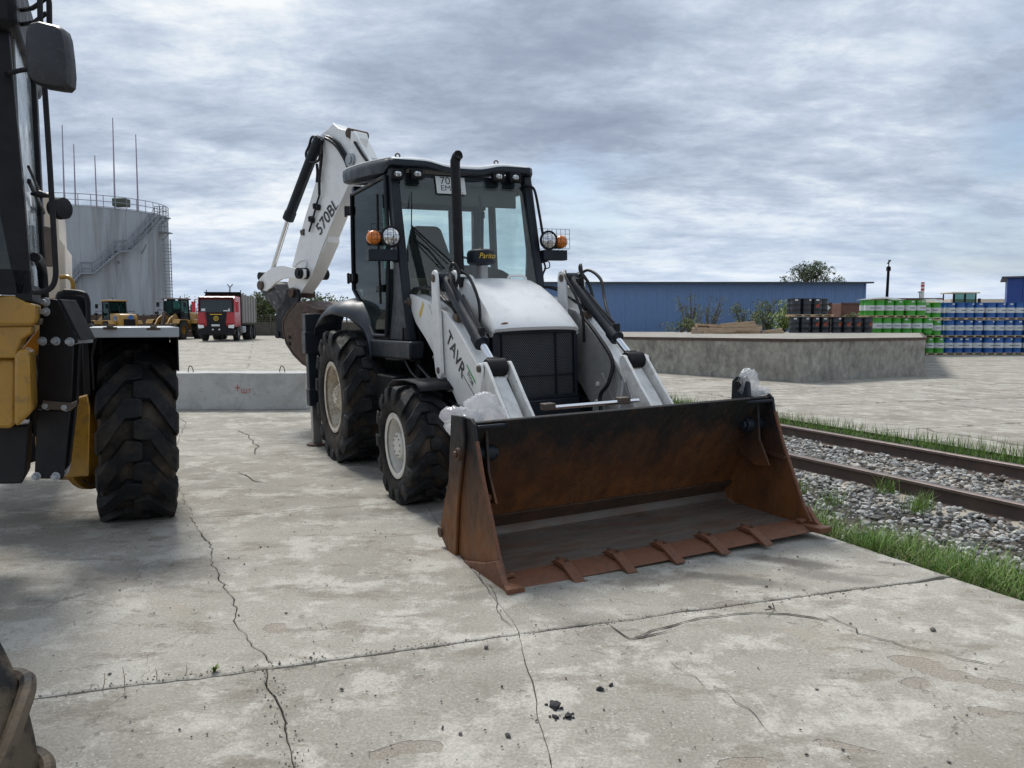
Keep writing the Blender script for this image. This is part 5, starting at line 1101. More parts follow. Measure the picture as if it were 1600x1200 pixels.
# fender over the wheel
q = MB(); RF = Matrix.Rotation(R(26), 3, 'Z'); FC = Vector((-2.87, 5.95, 0)); q.box(FC + Z * 1.44, (.56, 1.16, .02), RF); q.box(FC + RF @ Vector((0, -.60, 1.415)), (.58, .02, .07), RF); wp('fender_top', q, M_grey, .006)
q = MB(); q.box(FC + Z * 1.41, (.58, 1.18, .03), RF); wp('fender_shell', q, M_black, .006)
for o_ in WL.children:
    pass
q = MB(); q.box(FC + RF @ Vector((0, .55, 1.2)), (.55, .05, .42), RF); q.box(FC + RF @ Vector((-.30, 0, 1.2)), (.04, 1.0, .45), RF); wp('fender_liner', q, M_black)
q = MB(); q.box(FC + RF @ Vector((.285, .05, 1.28)), (.012, 1.0, .30), RF); wp('fender_side_skirt', q, M_black, .004)
for (u, v) in ((172, 513), (240, 514)):
    p = at(u, v, 5.33); q = MB(); q.box(p, (.09, .02, .018)); q.box(p + Z * .01, (.035, .03, .02)); wp('fender_bracket', q, M_tan, .003)
q = MB(); q.tube([at(144, 520, 5.4), at(132, 548, 5.4), at(136, 640, 5.4)], .015, 8); q.tube([at(152, 520, 5.4), at(143, 556, 5.4), at(146, 610, 5.4)], .012, 8); wp('fender_stay', q, M_black)
# axle flange
q = MB(); c = Vector((-3.13, 5.55, .66)); q.lathe([(.10, -.25), (.30, -.22), (.33, -.18), (.33, -.02), (.40, 0), (.40, .05), (.30, .07), (.22, .16), (.12, .2)], Vector((-3.22, 5.9, .62)), X, 40); af = wp('axle_flange', q, M_yelb, .004)
q = MB()
for k in range(26): a = k * math.pi / 13; q.cyl(Vector((-3.18, 5.9, .62)) + Y * .365 * math.cos(a) + Z * .365 * math.sin(a), Vector((-3.145, 5.9, .62)) + Y * .365 * math.cos(a) + Z * .365 * math.sin(a), .014, 6)
obj('flange_bolts', q, M_tan, af, kind='stuff')
wslab('axle_guard', [(122, 622), (136, 618), (140, 640), (138, 744), (102, 746), (112, 690)], 5.1, .12, M_yelb)
# step ladder brackets
wslab('upper_step_plate', [(65, 465), (90, 468), (122, 531), (121, 537), (61, 536), (62, 500)], 4.6, .02, M_black)
q = MB(); q.prism([(0, 0), (.02, 0), (.02, .16), (0, .16)], at(90, 468, 4.6), X, Y, (at(122, 531, 4.6) - at(90, 468, 4.6)).normalized(), 0, (at(122, 531, 4.6) - at(90, 468, 4.6)).length); wp('step_side_plate', q, M_black, .003)
q = MB(); q.box(at(124, 533, 4.7) , (.05, .22, .025)); wp('step_tread', q, M_grey, .003)
wslab('middle_step_plate', [(60, 538), (115, 538), (111, 637), (59, 634)], 4.6, .02, M_black)
wslab('step_side_plate', [(115, 538), (124, 536), (120, 638), (111, 637)], 4.72, .25, M_black)
wslab('step_tread', [(66, 626), (112, 630), (120, 626), (119, 634), (111, 642), (66, 639)], 4.58, .05, M_tan)
wslab('lower_step_plate', [(58, 640), (110, 643), (100, 744), (98, 749), (55, 748), (54, 742)], 4.6, .02, M_black)
wslab('step_side_plate', [(110, 640), (119, 636), (108, 732), (98, 744)], 4.72, .25, M_black)
wslab('step_tread', [(96, 744), (108, 730), (107, 738), (97, 749)], 4.62, .2, M_grey)
for (u, v) in ((72, 472), (72, 487), (67, 533), (88, 533), (110, 534), (74, 634), (104, 636), (58, 744), (88, 744)):
    p = at(u, v, 4.6); q = MB(); q.cyl(p - Y * .035, p, .017, 6); q.cyl(p - Y * .008, p, .026, 16); wp('step_bolt', q, M_grey, .002)
# yellow frame pieces
wslab('front_frame', [(-160, 458), (20, 462), (40, 472), (54, 475), (56, 502), (50, 508), (-160, 504)], 4.35, .35, M_yelb, .012)
wslab('frame_beam', [(-160, 512), (48, 509), (48, 521), (34, 530), (28, 545), (25, 560), (-160, 560)], 4.38, .3, M_yelb, .01)
wslab('frame_column', [(-160, 556), (24, 560), (24, 660), (18, 670), (-160, 668)], 4.42, .3, M_yelb, .02)
wslab('frame_column', [(22, 556), (30, 545), (42, 547), (46, 560), (49, 645), (26, 668), (22, 660)], 4.36, .4, M_yelb, .02)
wslab('inner_frame', [(34, 545), (62, 510), (62, 545), (52, 560)], 4.8, .2, M_yelb, .01)
wslab('frame_cap', [(56, 498), (66, 497), (64, 508), (54, 508)], 4.5, .2, M_tan, .01)
wslab('belly_plate', [(-160, 672), (44, 664), (40, 744), (34, 756), (-160, 760)], 4.6, .3, M_black, .01)
wslab('rear_chassis', [(30, 520), (160, 520), (160, 600), (140, 620), (120, 640), (60, 720), (30, 730)], 5.6, .5, M_dark, .02)
q = MB(); q.box((-3.9, 5.9, .75), (1.3, .5, .5)); wp('rear_axle', q, M_dark, .02)
q = MB(); q.curve([at(50, 560, 4.9), at(56, 600, 4.8), at(50, 640, 4.8), at(56, 680, 4.9)], .02, 8); q.curve([at(54, 545, 4.9), at(60, 590, 4.9), at(57, 660, 4.9)], .015, 8); wp('hydraulic_hose', q, M_hose)
# cab : front face looks at us, side face recedes
f_ = Vector((.447, -.894, 0)); l_ = Vector((-.894, -.447, 0)); bk = -f_
C0_ = at(50, 459, 4.4); C0_.z = 0
def cp(a, b, z): return C0_ + l_ * a + bk * b + Z * z      # a to the left, b backwards
def face(pts, o, eu, ev, en, d, name, m, bev=.006): q = MB(); q.prism(pts, o, eu, ev, en, 0, d); return wp(name, q, m, bev)
face([(0, 1.64), (1.5, 1.64), (1.5, 1.78), (0, 1.78)], C0_, l_, Z, bk, .08, 'cab_lower_rail', M_black)
face([(0.0, 1.64), (.075, 1.64), (.16, 2.3), (.17, 3.4), (.06, 3.4), (.02, 2.3)], C0_, l_, Z, bk, .10, 'cab_front_post', M_black)
face([(.05, 1.74), (1.5, 1.74), (1.5, 3.3), (.12, 3.3)], C0_ + bk * .03, l_, Z, bk, .008, 'cab_front_glass', glassmat('murky_glass', (.10, .15, .145), .02), 0)
face([(.2, 2.05), (.34, 2.0), (.36, 2.55), (.22, 2.6)], C0_ + bk * .10, l_, Z, bk, .05, 'inner_switch_panel', M_dark)
face([(0, 3.05), (1.6, 3.05), (1.6, 3.5), (0, 3.5)], C0_ - bk * .10, l_, Z, bk, 1.6, 'cab_roof', M_black, .04)
# side: door with glass
sidez = [(0.02, 1.62), (1.10, 1.62), (1.10, 3.10), (.05, 3.10)]
face([(.06, 1.66), (1.05, 1.66), (1.05, 3.05), (.10, 3.05)], C0_ + l_ * .03, bk, Z, l_, .008, 'cab_door_glass', mat('dirty_reflection_glass', (.26, .30, .31), .18, dirt=((.36, .36, .34), .35, 3, .4), var=.1), 0)  # opaque grey: sky reflection painted into the glass colour, plus dirt
face([(1.02, 1.60), (1.14, 1.60), (1.10, 3.1), (.98, 3.1)], C0_, bk, Z, l_, .08, 'cab_rear_post', M_black)
face([(0.0, 1.60), (1.14, 1.60), (1.14, 1.70), (0, 1.70)], C0_, bk, Z, l_, .08, 'door_sill', M_black)
q = MB(); q.bar(cp(-.004, .1, 2.28), cp(-.004, 1.05, 2.22), .02, .03); q.bar(cp(-.004, .1, 2.36), cp(-.004, .8, 2.32), .015, .02); q.bar(cp(-.004, .8, 2.2), cp(-.004, .8, 1.9), .02, .02); wp('door_trim', q, M_black)
q = MB(); q.curve([cp(-.01, .15, 1.86), cp(-.01, .40, 1.86), cp(-.01, .62, 1.80), cp(-.01, .66, 1.64)], .03, 8); wp('door_arch', q, M_black)
q = MB(); q.box(cp(-.02, .86, 1.98), (.04, .10, .26)); wp('door_lock', q, M_tan, .01)
q = MB(); q.tube([at(48, 303, 4.45), at(62, 303, 4.45), at(80, 307, 4.45)], [.008, .022, .008], 8); wp('door_stay', q, M_black)
# big grab rail
pts = [(62, -20), (64, 60), (70, 140), (76, 230), (82, 330), (86, 400), (87, 430), (82, 447), (70, 455), (55, 457), (50, 455)]
q = MB(); q.curve([at(u, v, 4.12) for u, v in pts], .014, 10, 4); wp('grab_rail', q, M_black, 0)
q = MB(); q.curve([at(u, v, 4.2) for u, v in ((50, 13), (58, 8), (70, -2))], .012, 8); q.curve([at(u, v, 4.2) for u, v in ((52, 36), (60, 30), (73, 20))], .012, 8); q.curve([at(u, v, 4.2) for u, v in ((70, -6), (76, 0), (77, 20), (77, 42))], .014, 8); wp('mirror_frame', q, M_black, 0)
q = MB(); q.curve([at(u, v, 4.2) for u, v in ((15, 114), (32, 110), (46, 108))], .013, 8); wp('mirror_stay', q, M_black, 0)
# mirror: rounded shell
mo = [(42, 44), (47, 35), (60, 32), (76, 36), (90, 39), (99, 46), (103, 58), (107, 90), (109, 118), (108, 134), (102, 140), (90, 139), (66, 135), (52, 129), (44, 118), (42, 100), (40, 70)]
q = MB(); A = wpoly(mo, 3.95); cx = sum(p[0] for p in A) / len(A); cz = sum(p[1] for p in A) / len(A); L_ = []
for k, (sc_, d_) in enumerate([(.001, -.028), (.7, -.026), (.92, -.014), (1.0, .01), (1.0, .06), (.93, .075), (.2, .076)]):
    L_.append([Vector((cx + (x - cx) * sc_, 3.95 + d_, cz + (z - cz) * sc_)) for x, z in A])
    L_[-1].append(L_[-1][0])
q.grid(L_); mr_ = wp('wing_mirror', q, mat('black_mirror_plastic', (.016, .017, .02), .42, dirt=((.12, .12, .12), .12, 30, .03), var=.15), 0); mr_.modifiers.clear() if hasattr(mr_.modifiers, 'clear') else None
q = MB(); q.lathe([(.001, -.02), (.05, -.015), (.062, .02), (.06, .06), (.001, .07)], at(87, 326, 4.5), Vector((1, -.25, 0)), 20, False); q.cyl(at(90, 323, 4.5), at(97, 322, 4.5), .018, 10); wp('door_knob', q, M_black, 0)
# cream hood, handle, radiator cage behind
wslab('rear_hood', [(85, 298), (90, 330), (92, 372), (101, 384), (103, 470), (80, 475), (60, 470), (60, 300)], 6.8, 1.2, M_cream, .05)
wslab('rear_body', [(-30, 466), (102, 468), (104, 560), (100, 640), (-30, 640)], 6.75, 1.25, M_yelb, .05)
q = MB(); q.tube([at(62, -18, 4.12), at(45, -24, 4.6)], .013, 8); q.tube([at(77, 40, 4.2), at(76, 44, 4.0)], .012, 8); wp('rail_stay', q, M_black, 0)
q = MB(); q.tube([at(16, 114, 4.2), at(8, 116, 4.5)], .013, 8); q.tube([at(50, 36, 4.2), at(34, 38, 4.55)], .012, 8); q.tube([at(50, 13, 4.2), at(34, 16, 4.55)], .012, 8); q.tube([at(46, 108, 4.2), at(52, 108, 4.0)], .013, 8); wp('mirror_stay', q, M_black, 0)
q = MB(); q.curve([at(u, v, 6.5) for u, v in ((94, 433), (106, 433), (113, 440), (114, 455), (111, 466), (96, 468))], .018, 8); wp('hood_handle', q, M_yelb, 0)
wslab('radiator_box', [(86, 452), (132, 458), (139, 470), (140, 540), (86, 545)], 6.4, .5, M_dark, .05)
q = MB(); q.curve([at(u, v, 6.35) for u, v in ((100, 455), (128, 458), (136, 466), (138, 490), (138, 545))], .02, 8); wp('cage_tube', q, M_black, 0)
wslab('rear_fender_arch', [(100, 506), (146, 506), (150, 530), (140, 600), (120, 600), (104, 540)], 6.2, .3, M_dark, .03)
# near front wheel at the bottom left
fwh = bpy.data.objects.new('front_wheel', None); COL.objects.link(fwh); fwh.parent = WL; fwh.location = (-1.50, 1.2, .645)
q = MB(); q.lathe([(.33, -.17), (.40, -.215), (.50, -.235), (.58, -.225), (.625, -.19), (.642, -.12), (.648, 0), (.642, .12), (.625, .19), (.58, .225), (.33, .17)], (0, 0, 0), Y, 128, False); obj('tyre', q, M_tyrem, fwh)
q = MB()
for k in range(24):
    for s_ in (-1, 1):
        a = (k + (.5 if s_ > 0 else 0)) * math.pi / 12; pts = []
        for f, r_, y_ in ((0, .645, .0), (.05, .652, .06), (.12, .652, .13), (.17, .640, .19), (.19, .60, .222), (.20, .555, .228)): pts.append((math.cos(a + f) * r_, s_ * y_, math.sin(a + f) * r_))
        q.curve(pts, .015, 8, 5)
obj('tread_lugs', q, M_tyrem, fwh)
q = MB(); q.lathe([(.34, -.17), (.30, -.12), (.2, -.05), (.001, -.04)], (0, 0, 0), Y, 48, False); obj('rim', q, M_yelb, fwh)

# ================================================================== CONCRETE BLOCK
CBk = thing('concrete_block', 'long grey concrete foundation block with two lifting loops lying behind the loader', 'concrete block')
bl0 = gnd(254, 640); zt_ = at(400, 583, 13.1).z
q = MB(); q.prism([(-6.9, 0), (-3.46, 0), (-3.46, zt_ - .0), (-6.9, zt_)], (0, 0, 0), X, Z, Y, 13.1, 13.65)
import bmesh
me = mesh('block', q, 0); bm = bmesh.new(); bm.from_mesh(me); bmesh.ops.subdivide_edges(bm, edges=bm.edges, cuts=14, use_grid_fill=True)
for v in bm.verts: v.co += Vector((0, noise.noise(v.co * 3) * .012, noise.noise(v.co * 5 + Vector((9, 0, 0))) * .008 if v.co.z > .1 else noise.noise(v.co * 4) * .012))
bm.to_mesh(me); bm.free(); obj('block_body', me, M_conc2, CBk, bev=.012)
for (u, w_) in ((298, 18), (441, 18)):
    p = at(u, 583, 13.35); p.z = zt_; q = MB(); q.curve([p - X * .04 - Z * .02, p - X * .04 + Z * .04, p - X * .02 + Z * .095, p + X * .01 + Z * .10, p + X * .04 + Z * .05, p + X * .042 - Z * .02], .008, 8); obj('lifting_loop', q, M_rail, CBk)
p = at(371, 606, 13.08); q = MB(); q.box(p, (.10, .002, .012)); q.box(p, (.012, .002, .11)); obj('crayon_cross', q, M_redp, CBk)
text('crayon_letters', 'шт', M_redp, CBk, at(385, 611, 13.085), X, Z, .14, .004, bold=-.012)

# ================================================================== LOADING PLATFORM
PL = thing('loading_platform', 'weathered grey concrete loading platform with brown steel edge and flat top', 'platform')
def pzf(y): return 1.03 - .0105 * (y - 20)
C1 = Vector((6.81, 18.75, 0)); C2 = Vector((11.48, 21.8, 0)); Cm = Vector((.0, 27.73, 0))
M_plat = mat('stained_wall_concrete', (.30, .285, .245), .9, dirt=((.12, .115, .10), .44, 1.6, .2), dirt2=((.40, .375, .32), .40, 3.2, .15), var=.4, vs=7, bump=1, bs=9, stretch=(1, 1, .7))
top = [Cm, C1, C2, Vector((23.3, 44.8, 0)), Vector((32, 72, 0)), Vector((-14, 72, 0)), Vector((-6, 38, 0))]
q = MB(); q.add([Vector((p.x, p.y, pzf(p.y))) for p in top], [tuple(range(7))]); obj('platform_top', q, M_yard, PL, smooth=0)
for nm, a, b in (('front_wall', Cm, C1), ('side_wall', C1, C2), ('end_wall', C2, top[3]), ('end_wall', Cm, top[6])):
    L = (b - a).length; nu = max(2, int(L / .16)) if L < 14 else 30; nv = 12; P = []; nn = Vector(((b - a).y, -(b - a).x, 0)).normalized()
    if nn.y > 0 and nm != 'end_wall': nn = -nn
    for i in range(nv + 1):
        row = []
        for j in range(nu + 1):
            p = a.lerp(b, j / nu); zt2 = pzf(p.y) - .05; z = -.75 + (zt2 + .75) * i / nv
            dd = .035 * noise.noise(Vector((p.x * 1.3, p.y * 1.3, z * 1.6))) + .02 * noise.noise(Vector((p.x * 4, p.y * 4, z * 4)))
            if z > zt2 - .16: dd += .05 + .02 * noise.noise(Vector((p.x * 2, p.y * 2, 3)))
            row.append(p + Z * z + nn * (dd - .03 if 0 < j < nu else 0))
        P.append(row)
    q = MB(); q.grid(P); obj(nm, q, M_plat, PL, smooth=45)
M_edge = mat('rusty_edge_angle', (.085, .05, .038), .75, dirt=((.035, .03, .028), .5, 2, .3), var=.3, bump=.3, bs=40)
for a, b in ((Cm, C1), (C1, C2), (C2, top[3])):
    q = MB(); q.bar(a + Z * (pzf(a.y) - .028), b + Z * (pzf(b.y) - .028), .10, .075); obj('steel_edge', q, M_edge, PL)
ya = C1 + (Cm - C1) * ((6.81 - at(958, 526, 23.5).x) / 6.81); 
q = MB(); a = Cm.lerp(C1, .22); b = Cm.lerp(C1, .40); q.bar(a + Z * (pzf(a.y) - .028), b + Z * (pzf(b.y) - .028), .106, .081); obj('yellow_edge_mark', q, mat('yellow_kerb_paint', (.62, .43, .06), .7, dirt=((.2, .15, .1), .35, 8, .2)), PL)

# ================================================================== TANK
M_tank = mat('silver_tank_paint', (.33, .355, .385), .6, .1, dirt=((.13, .11, .095), .42, .9, .18), dirt2=((.55, .56, .57), .35, .8, .3), var=.08, vs=2, stretch=(1, 1, .09))
M_tkr = mat('tank_rail_paint', (.26, .28, .31), .5, .2, var=.1)
M_mast = mat('mast_paint', (.30, .25, .30), .6)
TD = 80.0; TC = Vector((at(142, 500, TD).x, TD, 0)); TR = 7.55; TH = 11.9
TK = thing('storage_tank', 'big pale grey cylindrical oil storage tank with spiral stair and rails', 'storage tank')
for k in range(8):
    q = MB(); z0 = TH * k / 8; z1 = TH * (k + 1) / 8; q.lathe([(TR + (.012 if k % 2 else 0), z0), (TR + (.012 if k % 2 else 0), z1)], TC, Z, 96, False); obj('tank_course', q, M_tank, TK)
q = MB(); q.lathe([(TR + .03, TH - .02), (TR + .05, TH + .06), (TR * .6, TH + .35), (.01, TH + .6)], TC, Z, 96, False); obj('tank_roof', q, M_tank, TK)
def tp(u, z, r): # point on tank surface seen at pixel column u
    x = (u - 800) / FPX; d = Vector((x, 1, 0)).normalized(); oc = -TC.xy; bq = oc.x * d.x + oc.y * d.y; cq = oc.length_squared - r * r; s_ = -bq - math.sqrt(max(0, bq * bq - cq)); return Vector((d.x * s_, d.y * s_, z))
def tang(p): return math.atan2(p.y - TC.y, p.x - TC.x)
def tpa(a, r, z): return Vector((TC.x + r * math.cos(a), TC.y + r * math.sin(a), z))
q = MB(); n = 64
for rr_, zz2 in ((TR + .05, TH + 1.15), (TR + .05, TH + .62), (TR + .05, TH + .12)):
    q.tube([tpa(k * 2 * math.pi / n, rr_, zz2) for k in range(n + 1)], .035, 5)
obj('rim_rails', q, M_tkr, TK, kind='stuff')
pm = None
for k in range(46):
    a = -math.pi / 2 + (k - 23) * 2 * math.pi / 46
    if pm is None: q = MB(); q.cyl((0, 0, 0), (0, 0, 1.12), .035, 6); pm = mesh('rail_post', q)
    o = obj('rail_post', pm, M_tkr, TK); o.location = tpa(a, TR + .05, TH + .04)
stair = [(112, 452), (133, 428), (151, 428), (187, 395), (206, 393), (250, 343)]
def vz(v, Yd): return CAM_H + (HZ - v) / FPX * Yd
SP3 = []
for u, v in stair: p = tp(u, 5, TR + .1); SP3.append((tang(p), vz(v, p.y)))
rI, rO = TR + .1, TR + .95
qs = MB(); qr = MB(); qt = MB()
for (a0, z0), (a1, z1) in zip(SP3[:-1], SP3[1:]):
    n = max(3, int(abs(a1 - a0) * TR / .22)); flat_ = abs(z1 - z0) < .5
    pi = [tpa(a0 + (a1 - a0) * k / n, rI, z0 + (z1 - z0) * k / n) for k in range(n + 1)]; po = [tpa(a0 + (a1 - a0) * k / n, rO, z0 + (z1 - z0) * k / n) for k in range(n + 1)]
    for A_ in (pi, po):
        qs.tube([p - Z * .05 for p in A_], .07, 4); qr.tube([p + Z * 1.0 for p in A_], .035, 5); qr.tube([p + Z * .5 for p in A_], .025, 5)
    for k in range(0, n + 1, 3): qr.tube([po[k], po[k] + Z * 1.0], .03, 4); qr.tube([pi[k], pi[k] + Z * 1.0], .03, 4)
    for k in range(n + (0 if flat_ else 1)):
        c_ = (pi[k] + po[k]) / 2; a_ = tang(pi[k]); qt.box((0, 0, 0), (rO - rI, .30, .05)); 
        M3 = Matrix.Rotation(a_, 3, 'Z')
        for i in range(8): v_ = M3 @ Vector(qt.v[-8 + i]) + c_; qt.v[-8 + i] = tuple(v_)
obj('stair_stringers', qs, M_tkr, TK, kind='stuff'); obj('stair_rails', qr, M_tkr, TK, kind='stuff'); obj('stair_treads', qt, M_tkr, TK, kind='stuff')
q = MB()
for u, v, uu, vv in ((235, 385, 228, 398), (190, 408, 192, 412), (245, 352, 240, 370)): p = tp(u, 5, TR); q.tube([Vector((tp(u, 5, TR + .9).x, tp(u, 5, TR + .9).y, vz(v, p.y))), Vector((tp(uu, 5, TR).x, tp(uu, 5, TR).y, vz(vv, p.y)))], .06, 5)
obj('stair_brackets', q, M_tkr, TK)
# side ladder and balcony
lx = at(262, 400, 80).x; q = MB()
for dx in (-.32, .32): q.tube([(lx + dx, 80, .3), (lx + dx, 80, 9.6)], .05, 5)
for k in range(26): q.tube([(lx - .5, 80, .8 + k * .33), (lx + .42, 80, .8 + k * .33)], .035, 4)
obj('vertical_ladder', q, M_tkr, TK, kind='stuff')
for z_, u0, u1 in ((vz(366, 80), 249, 267), (vz(343, 80), 248, 265)):
    q = MB(); x0, x1 = at(u0, 400, 80).x, at(u1, 400, 80).x; q.box(((x0 + x1) / 2, 80, z_), (x1 - x0, 1.2, .12))
    for k in range(5): q.tube([(x0 + (x1 - x0) * k / 4, 79.4, z_), (x0 + (x1 - x0) * k / 4, 79.4, z_ + 1.05)], .04, 4)
    for h in (.55, 1.05): q.tube([(x0, 79.4, z_ + h), (x1, 79.4, z_ + h)], .04, 4)
    q.tube([(x1 - .1, 80, z_ - .05), (x0 + .2, 80, z_ - .9)], .06, 4); obj('balcony', q, M_tkr, TK)
q = MB(); q.box((at(190, 330, 76).x, 76, TH + .75), (1.3, 1.0, .75)); obj('roof_hatch', q, mat('hatch_dark_green', (.07, .08, .06), .7), TK, bev=.05)
for (ub, vb, ut, vt, nm) in ((98, 330, 97, 195, 'leftmost slim mast above the tank, beside the loader cab'), (116, 330, 115, 225, 'second mast from the left above the tank'), (151, 330, 148, 243, 'shortest slim mast above the tank rail'), (177, 330, 176, 184, 'tallest slim mast rising above the middle of the tank'), (215, 335, 212, 210, 'rightmost slim mast above the tank')):
    a = at(ub, vb, 90); a.z = 0; t_ = at(ut, vt, 90); q = MB(); q.tube([a, a.lerp(t_, .55), t_], [.16, .11, .05], 6); obj('lightning_mast', q, M_mast, label=nm, cat='mast', group='slim lightning masts around the tank'); 

# ================================================================== BACKGROUND VEHICLES
M_glb = mat('far_glass', (.10, .17, .16), .1, var=.3, vs=1.5, spec=.6)
def simple_wheel(par, c, r, w, out, m=M_tyred, mr=M_yelb, ax=Y):
    g = bpy.data.objects.new('wheel', None); COL.objects.link(g); g.parent = par; g.location = c
    q = MB(); q.lathe([(r * .5, -w / 2), (r * .92, -w / 2), (r, -w * .36), (r, w * .36), (r * .92, w / 2), (r * .5, w / 2)], (0, 0, 0), ax, 24, False)
    for k in range(16): a = k * math.pi / 8; q.bar(Vector((math.cos(a) * r * 1.0, -w * .46, math.sin(a) * r)), Vector((math.cos(a + .12) * r, 0, math.sin(a + .12) * r)), .10, .10); q.bar(Vector((math.cos(a + .2) * r * 1.0, w * .46, math.sin(a + .2) * r)), Vector((math.cos(a + .32) * r, 0, math.sin(a + .32) * r)), .10, .10)
    obj('tyre', q, m, g)
    q = MB(); q.lathe([(r * .52, -w * .4), (r * .45, 0), (r * .2, out * w * .1), (.001, out * w * .2)], (0, 0, 0), ax, 20, False); q.lathe([(r * .52, w * .4), (r * .45, 0)], (0, 0, 0), ax, 20, False); obj('rim', q, mr, g); return g
def loader(loc, rz, label, scale=1, sticker=False, bucket=True):
    """wheel loader, local +X forward"""
    T = thing('wheel_loader', label, 'wheel loader', loc, rz, 'yellow wheel loaders parked by the tank'); T.scale = (scale,) * 3
    for x in (-1.45, 1.45):
        for s_ in (-1, 1): simple_wheel(T, (x, s_ * 1.05, .72), .72, .5, s_)
    q = MB(); q.py([(-2.9, .9), (-2.9, 1.75), (-2.7, 2.05), (-.8, 2.12), (-.8, .9)], -.72, .72); hd = obj('engine_hood', q, M_yelb, T, bev=.14)
    q = MB(); q.box((-2.92, 0, 1.35), (.06, .9, .6)); obj('hood_grille', q, M_black, hd, bev=.02)
    q = MB(); q.box((0, 0, .95), (3.6, .8, .6)); q.box((-.3, 0, 1.35), (1.5, 1.5, .3)); obj('chassis', q, M_yelb, T, bev=.05)
    for x in (-1.45, 1.45):
        for s_ in (-1, 1): q = MB(); q.py([(x - .85, 1.25), (x - .6, 1.55), (x + .6, 1.55), (x + .85, 1.25), (x + .82, 1.2), (x + .55, 1.49), (x - .55, 1.49), (x - .82, 1.2)], s_ * .78, s_ * 1.32); obj('mudguard', q, M_yelb, T, bev=.01)
    cb = bpy.data.objects.new('cab', None); COL.objects.link(cb); cb.parent = T
    q = MB()
    for x in (-.72, .62):
        for s_ in (-1, 1): q.bar((x, s_ * .68, 1.5), (x + (.1 if x < 0 else -.04), s_ * .66, 3.08), .10, .10)
    q.box((-.05, 0, 1.6), (1.45, 1.4, .25)); q.box((-.03, 0, 3.05), (1.3, 1.38, .08)); obj('cab_frame', q, M_black, cb, bev=.02)
    q = MB(); q.box((-.03, 0, 3.14), (1.6, 1.62, .12)); obj('cab_roof', q, M_yelb if sticker else M_tan, cb, bev=.04)
    q = MB(); q.prism([(-.62, 1.72), (.62, 1.72), (.60, 3.02), (-.60, 3.02)], (0, 0, 0), Y, Z, X, .58, .60); obj('windscreen', q, G_side, cb)
    q = MB(); q.prism([(-.62, 1.72), (.62, 1.72), (.60, 3.02), (-.60, 3.02)], (0, 0, 0), Y, Z, X, -.66, -.64); obj('rear_glass', q, G_side, cb)
    for s_ in (-1, 1): q = MB(); q.py([(-.62, 1.72), (.55, 1.72), (.52, 3.02), (-.58, 3.02)], s_ * .66, s_ * .675); obj('side_glass', q, G_side, cb)
    q = MB(); q.box((-.15, 0, 2.0), (.5, .5, .7)); q.box((.4, 0, 1.9), (.2, .5, .4)); obj('seat_and_console', q, M_dark, cb, bev=.05)
    for s_ in (-1, 1):
        q = MB(); q.tube([(.65, s_ * .7, 2.9), (.75, s_ * 1.0, 2.85)], .02, 5); q.box((.78, s_ * 1.08, 2.7), (.06, .22, .36)); obj('mirror', q, M_black, cb, bev=.02)
        q = MB(); q.box((.75, s_ * .45, 3.05), (.08, .2, .12)); obj('work_lamp', q, M_lens, cb, bev=.01)
        q = MB(); q.tube([(-.8, s_ * 1.25, 1.55), (-.8, s_ * 1.25, 2.3), (.5, s_ * 1.25, 2.3), (.5, s_ * 1.25, 1.55)], .025, 5); obj('handrail', q, M_black, T)
        q = MB(); q.tube([(1.0, s_ * 1.05, 1.5), (1.0, s_ * 1.05, 2.0)], .03, 5); q.box((1.05, s_ * 1.05, 2.05), (.14, .26, .2)); obj('front_lamp', q, M_black, T, bev=.02)
        q = MB(); q.py([(.9, 1.75), (1.1, 2.0), (2.0, 1.65), (2.9, .75), (2.85, .45), (2.6, .5), (1.9, 1.3), (1.0, 1.5)], s_ * .42, s_ * .52); obj('lift_arm', q, M_yelb, T, bev=.02)
        q = MB(); q.tube([(1.1, s_ * .6, .9), (2.2, s_ * .6, 1.2)], .07, 8); obj('lift_cylinder', q, M_chrome, T)
    q = MB(); q.py([(1.75, 1.6), (1.9, 2.15), (2.0, 2.15), (2.3, 1.2), (2.5, .7), (2.4, .65), (2.1, 1.1)], -.1, .1); q.tube([(.9, 0, 1.7), (1.95, 0, 2.1)], .08, 8); obj('bellcrank', q, M_tan, T, bev=.02)
    q = MB(); q.py([(1.0, .6), (1.0, 1.85), (.75, 1.85), (.7, .6)], -.5, .5); obj('front_frame', q, M_yelb, T, bev=.04)
    if bucket:
        bkt = [(2.75, 1.15), (2.85, 1.2), (2.7, .75), (2.72, .3), (2.95, .12), (3.9, .08), (3.9, .03), (2.9, .05), (2.62, .25), (2.6, .8)]
        q = MB(); q.py(bkt, -1.4, 1.4); bo = obj('bucket', q, M_tan, T, bev=.01)
        for s_ in (-1, 1): q = MB(); q.py([(2.75, 1.2), (2.9, 1.2), (3.85, .2), (3.9, .04), (2.9, .04), (2.62, .25), (2.6, .8)], s_ * 1.4, s_ * 1.38); obj('bucket_side', q, M_tan, bo)
    q = MB(); q.tube([(-1.8, .3, 2.05), (-1.8, .3, 2.75)], .05, 8); obj('exhaust_stack', q, M_black, T); q = MB(); q.cyl((-.3, .2, 3.2), (-.3, .2, 3.4), .03, 8); obj('roof_beacon', q, M_black, T)
    return T
g1 = gnd(268, 527); l1 = loader((at(262, 500, 59).x - .6, 62, 0), R(-90 - 4), 'yellow wheel loader with lowered brown bucket beside the red truck', 1.0)
l2 = loader((at(176, 500, 60).x - .6, 61.5, 0), R(90 + 48), 'bright yellow wheel loader with blue sticker seen rear first', .95, True, False)
M_blu = mat('blue_sticker', (.04, .14, .38), .5)
